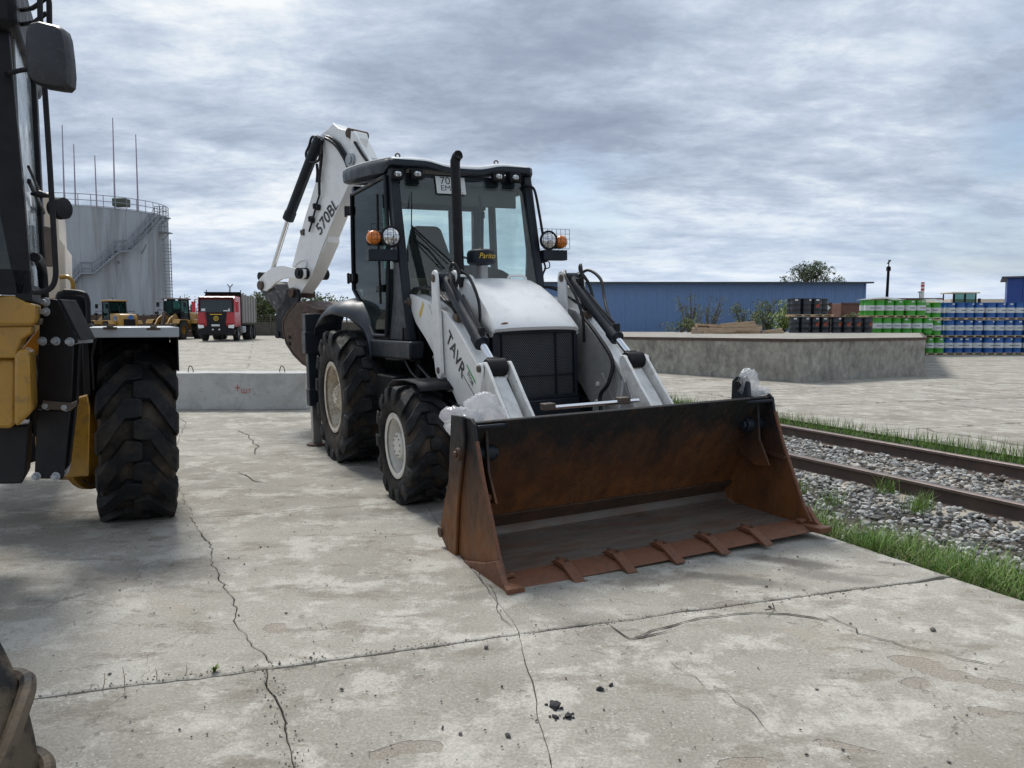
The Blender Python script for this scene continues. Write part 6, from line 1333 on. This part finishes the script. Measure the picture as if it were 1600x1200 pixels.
q = MB(); q.cyl((-2.0, .735, 1.72), (-2.0, .75, 1.72), .22, 18); st_ = obj('round_sticker', q, M_blu, l2); q = MB(); q.cyl((-2.05, .735, 1.5), (-2.05, .757, 1.5), .13, 18); obj('white_sticker', q, M_plate, l2)
q = MB(); q.cyl((-2.97, -.1, 1.80), (-2.98, -.1, 1.80), .2, 18); obj('round_sticker', q, M_blu, l2)

def truck(loc, rz):
    T = thing('dump_truck', 'red and black dump truck facing us in front of the bushes', 'dump truck', loc, rz)
    for x in (0.0, -3.6, -5.0):
        for s_ in (-1, 1): simple_wheel(T, (x - 1.2, s_ * 1.08, .52), .52, .34 if x == 0 else .6, s_, M_tyred, M_grey)
    q = MB(); q.py([(-1.9, .95), (0, .95), (.06, 1.3), (.03, 2.0), (-.12, 2.95), (-.4, 3.12), (-1.9, 3.12)], -1.24, 1.24); cb = obj('cab_body', q, M_red, T, bev=.05)
    q = MB(); q.prism([(-1.08, 2.0), (1.08, 2.0), (1.04, 2.86), (-1.04, 2.86)], (.055, 0, 0), Y, Vector((-.14, 0, 1)), X, .28, .30); wsn = obj('windscreen', q, mat('truck_windscreen', (.02, .03, .034), .08, var=.2), T)
    q = MB(); q.prism([(-.98, 2.06), (-.72, 2.06), (-.72, 2.24), (-.98, 2.24)], (.06, 0, 0), Y, Vector((-.14, 0, 1)), X, .30, .31); obj('windscreen_paper', q, M_plate, T)
    q = MB(); q.prism([(.5, 2.05), (.95, 2.05), (.9, 2.3), (.8, 2.12), (.5, 2.12)], (.06, 0, 0), Y, Vector((-.14, 0, 1)), X, .30, .31); obj('dashboard_papers', q, M_plate, T)
    q = MB(); q.box((.0, 0, 2.98), (.36, 2.3, .10)); q.box((.02, -1.12, 2.5), (.1, .08, 1.0)); q.box((.02, 1.12, 2.5), (.1, .08, 1.0)); q.prism([(-.72, 1.98), (.72, 1.98), (.62, 1.25), (.70, .75), (-.70, .75), (-.62, 1.25)], (0, 0, 0), Y, Z, X, .04, .10); q.px([(-1.2, .42), (1.2, .42), (1.25, .78), (.75, .82), (.7, 1.0), (-.7, 1.0), (-.75, .82), (-1.25, .78)], -.2, .14); obj('black_front_trim', q, M_black, T, bev=.02)
    q = MB(); q.box((.11, 0, 1.83), (.02, .8, .05)); obj('name_strip', q, M_ylab, T)
    q = MB(); q.lathe([(.15, 0), (.17, .02), (.15, .04), (.12, .02), (.15, 0)], (.10, 0, 1.55), X, 24, False); q.box((.115, 0, 1.55), (.02, .07, .14)); obj('badge', q, M_ylab, T)
    q = MB(); q.box((.15, -.03, 1.07), (.02, .55, .13)); obj('number_plate', q, M_plate, T)
    for s_ in (-1, 1):
        q = MB(); q.px([(s_ * 1.22, 1.9), (s_ * .80, 1.9), (s_ * .80, 1.7), (s_ * .66, 1.3), (s_ * .70, 1.2), (s_ * 1.24, 1.2)], .05, .12); obj('front_corner_panel', q, M_red, T, bev=.02)
        q = MB(); q.px([(s_ * 1.2, .85), (s_ * .80, .88), (s_ * .84, 1.08), (s_ * 1.22, 1.12)], .1, .17); obj('headlight', q, M_lens, T, bev=.02)
        q = MB(); q.tube([(.1, s_ * 1.2, 2.9), (.2, s_ * 1.42, 2.85)], .03, 5); q.box((.2, s_ * 1.46, 2.35), (.16, .24, .75)); obj('mirror', q, M_red, T, bev=.05)
        q = MB(); q.cyl((.15, s_ * .22, .78), (.2, s_ * .22, .78), .06, 10); obj('tow_eye', q, M_plate, T)
        q = MB(); q.tube([(-2.3, s_ * 1.2, 3.3), (-2.3, s_ * 1.2, 3.62)], .03, 5); obj('marker_rod', q, M_black, T)
    q = MB(); q.box((-4.1, 0, .95), (5.2, .9, .35)); obj('truck_frame', q, M_dark, T)
    by = [(-7.2, 1.25), (-2.2, 1.25), (-2.2, 3.35), (-7.4, 3.1)]
    for s_ in (-1, 1):
        q = MB(); q.py(by, s_ * 1.28, s_ * 1.22); sd = obj('tipper_side', q, mat('tipper_grey_paint', (.25, .235, .22), .6, dirt=((.14, .11, .09), .4, 2, .3)) if s_ < 0 else bpy.data.materials['tipper_grey_paint'], T)
        for k in range(6): q = MB(); q.box((-2.35 - k * .95, s_ * 1.31, 2.25), (.09, .06, 1.95)); obj('tipper_rib', q, bpy.data.materials['tipper_grey_paint'], sd)
    q = MB(); q.box((-2.2, 0, 2.35), (.06, 2.5, 2.2)); q.box((-7.2, 0, 2.2), (.06, 2.5, 1.9)); q.box((-4.7, 0, 1.25), (5, 2.5, .06)); q.box((-2.05, 0, 3.42), (.5, 2.5, .07)); obj('tipper_body', q, M_black, T)
    q = MB(); q.box((-2.9, -1.1, .75), (.9, .4, .5)); q.box((-2.9, 1.1, .75), (.9, .4, .5)); obj('fuel_tank', q, M_grey, T, bev=.08)
    return T
truck((at(334, 500, 54.5).x, 55.0, .06), R(-90 + 7)).scale = (1.0,) * 3

# ================================================================== FENCE, SHRUBS, TREES
M_leaf = mat('shrub_leaves', (.10, .125, .045), .6, var=.2, island=.45, spec=.2)
M_leafd = mat('tree_leaves', (.06, .085, .035), .6, var=.2, island=.4, spec=.2)
M_bark = mat('grey_bark', (.12, .10, .08), .9, var=.3)
def foliage(rg_, blobs, n, leaf, gap=.35):
    mb_ = MB(); vs = []; fs = []; made = 0; tries = 0
    while made < n and tries < n * 6:
        tries += 1; c, rr = rg_.choice(blobs); d = Vector((rg_.gauss(0, 1), rg_.gauss(0, 1), rg_.gauss(0, 1))).normalized() * (rg_.random() ** .45)
        p = Vector((c[0] + d.x * rr[0], c[1] + d.y * rr[1], c[2] + d.z * rr[2]))
        if noise.noise(p * (1.6 / max(rr))) < gap - .5: continue
        made += 1; a = Vector((rg_.gauss(0, 1), rg_.gauss(0, 1), rg_.gauss(0, 1))).normalized(); b = a.orthogonal().normalized() * leaf * rg_.uniform(.6, 1.3); a = a * leaf * rg_.uniform(.25, .5); o = len(vs)
        vs += [tuple(p - b), tuple(p + a), tuple(p + b), tuple(p - a)]; fs.append((o, o + 1, o + 2, o + 3))
    mb_.v = vs; mb_.f = fs; return mb_
def shrub(name, label, cat, base, h, w, n, leaf, seed, m=M_leaf, stems=9, grp=None, air=.35, lean=0):
    rg_ = random.Random(seed); T = thing(name, label, cat, base, 0, grp); q = MB(); blobs = []
    for k in range(stems):
        a = rg_.uniform(0, 6.28); rr = rg_.uniform(.2, 1) * w / 2; hh = h * rg_.uniform(.55, 1.0); t_ = Vector((math.cos(a) * rr, math.sin(a) * rr * .6, hh))
        q.tube([Vector((t_.x * .15, t_.y * .15, 0)), t_ * .5 + Vector((rg_.uniform(-.1, .1) * w, 0, 0)), t_], [.02 * h, .012 * h, .004 * h], 5); blobs += [((t_.x, t_.y, hh * .88), (w * .16, w * .16, hh * .16)), ((t_.x * .7, t_.y * .7, hh * .62), (w * .2, w * .2, hh * .22)), ((t_.x * .5, t_.y * .5, hh * .3), (w * .2, w * .2, hh * .2))]
    obj('stems', q, M_bark, T); obj('foliage', foliage(rg_, blobs, n, leaf, air), m, T, smooth=0); return T
for k, (u, h, w, sd) in enumerate([(366, 4.0, 4.5, 1), (392, 4.8, 5, 2), (412, 4.4, 4.5, 3), (436, 4.2, 5, 4), (470, 4.3, 5.5, 5), (505, 4.4, 5, 6)]):
    shrub('shrub', ['leafy willow shrub right behind the tipper body', 'tallest willow shrub over the dark fence, right of the truck', 'willow shrub just left of the digger bucket linkage', 'willow shrub seen between the bucket links', 'willow shrub behind the digging bucket', 'willow shrub behind the navy fender'][k], 'shrub', (at(u, 500, 84).x, 84, 0), h * 1.05, w * 1.1, 1700, .17, sd, M_leaf, 16, 'willow shrubs beyond the fence')
shrub('shrub', 'bare looking shrub between the truck mirror and the second loader', 'shrub', (at(300, 500, 90).x, 90, 0), 4.6, 5, 700, .15, 77, M_leaf, 14)
M_fence = mat('dark_fence_slabs', (.085, .075, .06), .85, dirt=((.16, .14, .11), .35, .8, .3), var=.3)
FN = thing('boundary_fence', 'dark weathered boundary wall with a wire fence on top behind the truck', 'fence')
x0 = at(225, 500, 76).x; 
for k in range(9):
    q = MB(); q.box((x0 + 1.2 + k * 2.45, 76, .62), (2.38, .12, 1.35)); obj('fence_panel', q, M_fence, FN, bev=.02)
    q = MB(); q.box((x0 + k * 2.45, 75.95, .95), (.12, .14, 2.2)); obj('fence_post', q, M_fence, FN)
q = MB()
for h in (1.45, 1.65, 1.85, 2.0): q.tube([(x0, 75.9, h), (x0 + 22, 75.9, h)], .02, 4)
for k in range(60): q.tube([(x0 + k * .37, 75.9, 1.3), (x0 + k * .37, 75.9, 2.0)], .016, 4)
obj('wire_netting', q, M_fence, FN, kind='stuff')
q = MB(); q.tube([at(360, 505, 110), at(359, 455, 110), at(359.5, 447, 110)], [.2, .14, .1], 6); q.tube([at(355.5, 444, 110), at(359, 450, 110), at(363.5, 444, 110)], .1, 6); obj('street_lamp', q, M_grey, label='thin twin headed lamp post standing behind the red truck', cat='lamp post')
RW = thing('rusty_fence', 'dark rusty brown sheet fence behind the yellow loaders', 'fence'); xr = at(120, 500, 70).x
for k in range(12):
    q = MB(); q.box((xr + 1.0 * k, 70 + .05 * (k % 2), .95), (.98, .06, 1.9 + .12 * (k % 3))); obj('fence_sheet', q, M_rustd, RW)
# tree beyond the barn
def tree(label, base, h, w, seed, n=2600, leaf=.2):
    rg_ = random.Random(seed); T = thing('broadleaf_tree', label, 'tree', base); q = MB(); blobs = []
    q.tube([(0, 0, 0), (.1, 0, h * .3), (.0, .1, h * .5)], [.28, .2, .15], 8)
    for k in range(20):
        a = k * 2.4; el = rg_.uniform(.25, 1.3); L_ = w * .5 * rg_.uniform(.6, 1); t_ = Vector((math.cos(a) * math.cos(el) * L_, math.sin(a) * math.cos(el) * L_, h * .55 + math.sin(el) * h * .42)); q.tube([(0, 0, h * .42), t_ * .6 + Vector((0, 0, h * .2)), t_], [.1, .06, .02], 5)
        blobs.append(((t_.x, t_.y, t_.z), (w * .11, w * .11, h * .07))); blobs.append(((t_.x * .6, t_.y * .6, t_.z * .9), (w * .12, w * .12, h * .07)))
    obj('trunk', q, M_bark, T); obj('crown', foliage(rg_, blobs, n, leaf, .42), M_leafd, T, smooth=0); return T
tree('dark leafy tree showing above the roof of the long blue shed', (at(1267, 500, 84).x, 84, 0), vz(414, 84) + .2, 6.6, 5, 3800, .15)

# ================================================================== SHED
M_shed = mat('blue_corrugated_sheet', (.15, .245, .43), .55, .1, dirt=((.11, .13, .20), .25, 1.2, .3), var=.08, vs=1.5, stretch=(1, 1, .3))
M_shedr = mat('dark_roof_sheet', (.05, .055, .065), .6, var=.1)
M_blue2 = mat('deep_blue_sheet', (.018, .055, .24), .55, .1, var=.06)
SY = 60.0; SH = thing('metal_shed', 'long low shed clad in faded blue corrugated sheet', 'shed')
x0 = at(828, 500, SY).x; x1 = at(1351, 500, SY).x; npn = 32; pw = (x1 - x0) / npn; ztp = vz(443.5, SY)
q = MB(); wv = []
nn_ = 6
for j in range(nn_): f = j / nn_; wv += [(f * pw, 0), (f * pw + pw / nn_ * .35, 0), (f * pw + pw / nn_ * .5, -.03), (f * pw + pw / nn_ * .85, -.03)]
wv[-1] = (pw * .992, -.03); wv = [(a_ + .004, b_) for a_, b_ in wv]
P = [[Vector((a_, b_, z_)) for a_, b_ in wv] for z_ in (0, ztp - .3)]; q.grid(P); pmesh = mesh('sheet', q, 0); pmesh.materials.append(M_shed)
for k in range(npn):
    o = obj('wall_sheet', pmesh, None, SH, smooth=0); o.location = (x0 + k * pw, SY + (.012 if k % 2 else 0), .3)
q = MB(); q.box(((x0 + x1) / 2, SY + 6, .3 + ztp / 2 - .2), (x1 - x0 - .1, 11.8, ztp - .3)); obj('shed_core', q, M_shedr, SH)
q = MB(); q.px([(-.6, ztp - .02), (12.5, ztp + .35), (12.5, ztp + .47), (-.6, ztp + .10)], x0 - .3, x1 + .35)
for i, v_ in enumerate(q.v): q.v[i] = (v_[0], v_[1] + SY, v_[2])
obj('shed_roof', q, M_shedr, SH)
q = MB(); q.box((x1 - .05, SY - .02, (ztp + .3) / 2), (.12, .08, ztp - .3)); obj('corner_flashing', q, M_shed, SH)
B2 = thing('blue_building', 'deep blue sheet clad building cut off by the right edge', 'building')
bx = at(1571, 500, 66).x; bt = vz(430, 66)
B2.location = (bx, 66, 0); B2.rotation_euler = (0, 0, R(-31))
for k in range(6): q = MB(); q.box((.55 + k * 1.1, 4, bt / 2 - .3), (1.085, 8, bt)); obj('wall_sheet', q, M_blue2, B2, bev=.01)
q = MB(); q.box((3.2, 4, bt - .22), (7.2, 8.5, .14)); obj('roof_edge', q, M_shedr, B2)
# far low roofs
q = MB(); q.prism([(0, 0), (at(1472, 500, 120).x - at(1380, 500, 120).x, 0), (at(1472, 500, 120).x - at(1380, 500, 120).x, vz(466, 120)), (0, vz(466, 120))], (at(1380, 500, 120).x, 120, 0), X, Z, Y, 0, 8); obj('far_warehouse', q, M_rustd, label='distant dark red roofed warehouse just above the green drums', cat='warehouse')
q = MB(); q.box(((at(1540, 500, 110).x), 114, vz(468, 110) / 2), (at(1580, 500, 110).x - at(1490, 500, 110).x + 2, 8, vz(467, 110))); obj('far_warehouse', q, M_cream, label='distant pale warehouse roof seen above the blue drums', cat='warehouse')
q = MB(); a = at(1384.5, 470, 60); a.z = 0; b = at(1388.5, 416, 60); q.tube([a, b], [.125, .10], 8); q.tube([b, b + Z * .5], .04, 5); q.tube([b + Vector((-.1, 0, .2)), b + Vector((.15, 0, .45))], .05, 5); q.box(b - Z * .2, (.24, .24, .3)); obj('pole', q, M_dark, label='dark leaning lamp pole behind the green drums', cat='pole')
q = MB(); a = at(1441, 470, 130); a.z = 0; b = at(1442, 441, 130); q.tube([a, b], .27, 10); mw = obj('chimney', q, M_plate, label='small red and white banded chimney on the skyline', cat='chimney')
for f, g in ((.30, .45), (.62, .78), (.9, 1.0)):
    q = MB(); q.tube([a.lerp(b, .75 + .25 * f), a.lerp(b, .75 + .25 * g)], .29, 10); obj('red_band', q, M_red, mw)
q = MB(); q.tube([at(1437, 470, 130), at(1437, 455, 130)], .12, 5); q.tube([at(1434, 456.5, 130), at(1440, 456.5, 130)], .1, 5); obj('antenna', q, M_grey, label='thin grey antenna beside the banded chimney', cat='antenna')

# ================================================================== DRUMS AND PALLETS
DR, DH, DPITCH = .283, .87, .572
def drum_meshes(mcol, mband):
    q = MB(); q.lathe([(.001, .01), (DR - .012, .01), (DR, 0), (DR, .02), (DR - .006, .04), (DR - .006, .28), (DR + .006, .30), (DR - .006, .32), (DR - .006, .56), (DR + .006, .58), (DR - .006, .60), (DR - .006, .83), (DR, .85), (DR, DH), (DR - .012, DH), (DR - .014, .85), (.001, .85)], (0, 0, 0), Z, 24, False)
    me = mesh('drum', q, 40); me.materials.append(mcol); b = None
    if mband:
        q = MB(); q.lathe([(DR + .002, .27), (DR + .008, .30), (DR + .002, .33), (DR - .002, .33), (DR - .002, .55), (DR + .009, .575), (DR + .002, .57)], (0, 0, 0), Z, 24, False); q.v = []; q.f = []
        q.lathe([(DR + .009, .275), (DR + .009, .575)], (0, 0, 0), Z, 24, False); b = mesh('drum_band', q, 40); b.materials.append(mband)
    return me, b
M_dgreen = mat('green_drum_paint', (.045, .30, .02), .4, var=.08, coat=.2); M_dblue = mat('blue_drum_paint', (.008, .085, .30), .4, var=.08, coat=.2)
M_dblack = mat('black_drum_paint', (.012, .015, .022), .38, var=.15, coat=.2); M_band = mat('white_band_paint', (.62, .64, .64), .5, var=.04); M_orp = mat('orange_print', (.55, .09, .025), .5, var=.03)
kinds = {'green': drum_meshes(M_dgreen, M_band), 'blue': drum_meshes(M_dblue, M_band), 'black': drum_meshes(M_dblack, None)}
q = MB(); q.grid([[Vector((math.sin(a) * (DR + .006), -math.cos(a) * (DR + .006), z_)) for a in (-.28, -.1, .1, .28)] for z_ in (.74, .82)]); lab = mesh('paper_label', q, 0); lab.materials.append(M_band)
q = MB(); 
for x_ in (-.5, -.42, -.3, -.2, -.1, .02, .1, .2, .32, .4): q.box((math.sin(x_) * (DR + .014), -math.cos(x_) * (DR + .014), .42), (.014, .004, .05))
for x_ in (-.36, -.05, .28): q.box((math.sin(x_) * (DR + .014), -math.cos(x_) * (DR + .014), .42), (.045, .004, .016))
prn = mesh('band_print', q, 0); prn.materials.append(M_ink)
q = MB(); q.lathe([(.05, 0), (.085, 0), (.085, .01), (.05, .01)], (0, -DR - .005, .45), Y, 14, False); q.bar((.04, -DR - .01, .52), (.13, -DR + .015, .60), .004, .03); orp = mesh('logo_print', q, 0); orp.materials.append(M_orp)
q = MB()
for x_ in (-.5, 0, .5): q.box((x_, 0, .055), (.10, 1.15, .075))
for k in range(7): q.box((0, -.51 + k * .17, .105), (1.15, .12, .022))
for k in (-.5, 0, .5): q.box((0, k, .012), (1.15, .10, .02))
palm = mesh('pallet', q, 0); palm.materials.append(M_pal)
words = ['first', 'second', 'third', 'fourth', 'fifth', 'sixth', 'seventh', 'eighth', 'ninth', 'tenth', 'eleventh', 'twelfth']
rg = random.Random(21)
def drumrow(kind, x0, n, y, z, tier, ref, pal=True, film=False):
    k_, b_ = kinds[kind]
    for i in range(n):
        x = x0 + i * DPITCH + (.03 * (i // 2)) + rg.uniform(-.012, .012); yy = y + rg.uniform(-.02, .02) + .12 * ((i // 2) % 2)
        d = obj('drum', k_, None, label=f'{words[i]} {kind} drum from the left, {tier} tier{ref}', cat='drum', group=f'{kind} drums stacked on pallets'); d.location = (x, yy, z); d.rotation_euler = (0, 0, rg.uniform(-.5, .5))
        if b_: obj('drum_band', b_, None, d); obj('band_print', prn, None, d)
        elif rg.random() < .75: obj('logo_print', orp, None, d)
        if rg.random() < .75: obj('paper_label', lab, None, d)
        if i % 2 == 0 and pal:
            p = obj('pallet', palm, None, label=f'pallet under the {words[i // 2]} pair of {kind} drums, {tier} tier{ref}', cat='pallet', group='wooden pallets between the drum tiers'); p.location = (x + DPITCH / 2, yy + .28, z - .13)
            k2 = k_
            for dx in (0, 1):
                if x0 < 100: dd = obj('drum', k_, None, label=f'{kind} drum hidden behind the {words[i + dx]} front drum, {tier} tier{ref}', cat='drum', group=f'{kind} drums stacked on pallets'); dd.location = (x + dx * DPITCH, yy + .58, z); 
                if b_: obj('drum_band', b_, None, dd)
YB = 46.0
def bx_(u, Yd): return at(u, 500, Yd).x + DR
zb = -.53 + .13
xb = bx_(1475, YB)
drumrow('blue', xb, 10, YB, zb, 'bottom', ''); drumrow('blue', xb, 10, YB, zb + 1.02, 'middle', ''); drumrow('blue', xb + .03, 8, YB, zb + 2.04, 'top', '')
drumrow('black', xb + .03 + 8 * DPITCH + .15, 2, YB, zb + 2.04, 'top', ' beside the blue ones')
xg = bx_(1446, YB - .3)
drumrow('green', xg, 2, YB - .2, zb + .0, 'bottom', ' next to the platform')
drumrow('green', bx_(1362, YB - .6), 6, YB - .6, pzf(45) - .02 - .0, 'middle', ' on the platform', False)
drumrow('green', xg - .18, 2, YB - .2, zb + 1.02, 'middle', ' above the single ground pair')
drumrow('green', bx_(1350, YB - .6), 6, YB - .6, pzf(45) + 1.0, 'top', ' left of the film cap')
drumrow('green', xg - .25, 2, YB - .2, zb + 2.04, 'top', ' under the film cap')
YK = 43.5; zk = pzf(43.5) + .0
drumrow('black', bx_(1233, YK), 8, YK, zk + .01, 'bottom', ' on the platform', False)
drumrow('black', bx_(1235, YK), 3, YK, zk + 1.03, 'top', ' on the platform')
# film caps
for (u0, u1, zc, lb) in ((1350, 1412, pzf(45) + 1.0 + DH, 'white film cover over the left group of green drums'), (1432, 1482, zb + 2.04 + DH, 'peaked white film cover over the right group of green drums')):
    a = at(u0, 500, YB - .8).x; b = at(u1, 500, YB - .8).x; P = []
    for i in range(10):
        P.append([Vector((a + (b - a) * i / 9, YB - 1.0 + 1.4 * j / 5, zc + .02 + .16 * math.sin(math.pi * i / 9) * (1 if j else .3) * (1 + .4 * noise.noise(Vector((i, j, u0)))) + .03 * noise.noise(Vector((i * 2.3, j * 2.1, 4))))) for j in range(6)])
    q = MB(); q.grid(P); obj('film_cover', q, M_bag, label=lb, cat='film', thick=.01, smooth=60)
# loader cab behind the blue drums
T = thing('front_loader', 'cab top of a black framed machine seen over the blue drums', 'loader'); Yc = 56
xa, xb_ = at(1488, 500, Yc).x, at(1523, 500, Yc).x; za, zbq = .9, vz(459, Yc)
q = MB()
for x_ in (xa, (xa + xb_) / 2, xb_):
    for y_ in (Yc, Yc + 1.3): q.tube([(x_, y_, za), (x_, y_, zbq)], .05, 5)
q.box(((xa + xb_) / 2, Yc + .65, za), (xb_ - xa, 1.3, .8)); obj('cab_frame', q, M_black, T)
q = MB(); q.box(((xa + xb_) / 2, Yc + .6, zbq + .05), (xb_ - xa + .4, 1.6, .09)); obj('cab_roof', q, M_cream, T, bev=.02)
q = MB(); q.box(((xa + xb_) / 2, Yc, (za + zbq) / 2), (xb_ - xa, .02, zbq - za)); obj('cab_glass', q, G_side, T)
q = MB(); q.box(((xa + xb_) / 2, Yc + .7, za + .6), (.5, .4, .8)); obj('cab_seat', q, M_dark, T); q = MB(); q.box((xb_ + .2, Yc - .1, zbq - .5), (.16, .1, .3)); obj('mirror', q, M_black, T)
q = MB(); q.box(((xa + xb_) / 2, Yc + .5, .2), (2.6, 4, 1.2)); obj('machine_body', q, M_yelb, T, bev=.1)
# rusty boxes on the platform
def rbox(u0, u1, v0, v1, Yd, m, lb, dep=1.6):
    T = thing('steel_box', lb, 'steel box'); a = at(u0, v0, Yd); b = at(u1, v1, Yd); q = MB(); q.box(((a.x + b.x) / 2, Yd + dep / 2, (a.z + b.z) / 2), (b.x - a.x, dep, a.z - b.z)); obj('box_shell', q, m, T, bev=.02)
    for x_ in (a.x, b.x): q = MB(); q.box((x_, Yd, (a.z + b.z) / 2), (.1, .1, a.z - b.z + .06)); obj('corner_post', q, m, T)
    for z_ in (a.z, (a.z + b.z) / 2, b.z): q = MB(); q.box(((a.x + b.x) / 2, Yd - .02, z_), (b.x - a.x, .06, .08)); obj('cross_rail', q, m, T)
    return T, a, b
M_rbx = mat('rusty_box_paint', (.15, .07, .05), .75, dirt=((.07, .045, .035), .45, 2, .3), var=.25)
T, a, b = rbox(1279, 1297, 474, 521, 50, M_rbx, 'narrow rusty box with a white diamond sign right of the black drums'); q = MB(); c_ = Vector(((a.x * .32 + b.x * .68), 49.93, a.z - .28)); q.prism([(0, -.2), (.2, 0), (0, .2), (-.2, 0)], c_, X, Z, Y, -.02, 0); obj('diamond_sign', q, M_band, T); text('box_number', '15', M_orp, T, c_ - X * .42, X, Z, .34, .03)
rbox(1304, 1316, 475, 521, 54, mat('olive_box_paint', (.16, .15, .09), .8, var=.2), 'olive grey box between the two rusty boxes')
rbox(1315, 1352, 474, 521, 52, M_rbx, 'wide rusty brown box left of the green drums')
# shrubs before the shed
for k, (u, Yd, h, w, n, lf, mm, air, lb) in enumerate([(1062, 50, 1.0, 2.6, 500, .09, M_leaf, .3, 'low bright weed clump at the platform edge left of the timber'), (1078, 52, 3.0, 2.6, 330, .09, M_leaf, .4, 'wispy bare sapling standing left of the timber pile'), (1110, 55, 2.7, 3.6, 260, .09, M_leaf, .4, 'thin dry bush behind the timber pile'), (1168, 52, 2.2, 2.4, 600, .10, M_leaf, .35, 'airy green bush behind the right end of the timber'), (1202, 50, 2.2, 2.6, 900, .10, M_leaf, .3, 'green bush second from the black drums'), (1222, 48, 2.1, 2.3, 1200, .10, mat('bright_leaves', (.16, .22, .04), .6, island=.35), .25, 'bright yellow green bush against the black drums'), (1330, 49.5, 1.4, 2.6, 700, .09, M_leaf, .3, 'weedy bush in front of the wide rusty box')]):
    shrub('bush', lb, 'bush', (at(u, 500, Yd).x, Yd, pzf(Yd)), h, w, n, lf, 40 + k, mm, 12, None, air)
# timber pile
TP = random.Random(4); k = 0
for (u0, u1, v0, v1, th, dy) in [(1080, 1150, 519, 517, 5, 0), (1084, 1186, 521, 519, 5, .3), (1090, 1190, 516, 514, 5, .1), (1083, 1130, 513, 514, 4, .2), (1088, 1150, 510, 512, 4, .5), (1108, 1190, 512, 511, 5, .4), (1126, 1180, 508, 504, 5, .2), (1128, 1182, 511, 508, 3, .0), (1088, 1126, 507, 509, 3, .3), (1100, 1160, 522, 523, 4, -.2), (1190, 1222, 520, 515, 4, .5), (1195, 1222, 522, 519, 4, .8), (1150, 1200, 522, 521, 4, .1)]:
    a = at(u0, v0, 38 + dy); b = at(u1, v1, 38 + dy + TP.uniform(-.6, .8)); zf = pzf(38) + .06
    a.z = max(a.z, zf); b.z = max(b.z, zf); q = MB(); q.bar(a, b, TP.uniform(.14, .26), th / 32)
    obj('plank', q, M_wood, label=['lowest left board of the timber pile', 'long bottom board of the timber pile', 'long pale board across the middle of the pile', 'short upper left board of the pile', 'second short board at the upper left of the pile', 'pale board reaching the right end of the pile', 'thick beam lying on top of the pile at the right', 'thin board under the top beam of the pile', 'topmost short board at the left of the pile', 'front board on the ground before the pile', 'reddish board lying right of the pile', 'second loose board right of the pile', 'low board at the right foot of the pile'][k], cat='plank', group='boards of the timber pile', smooth=0, bev=.004); k += 1
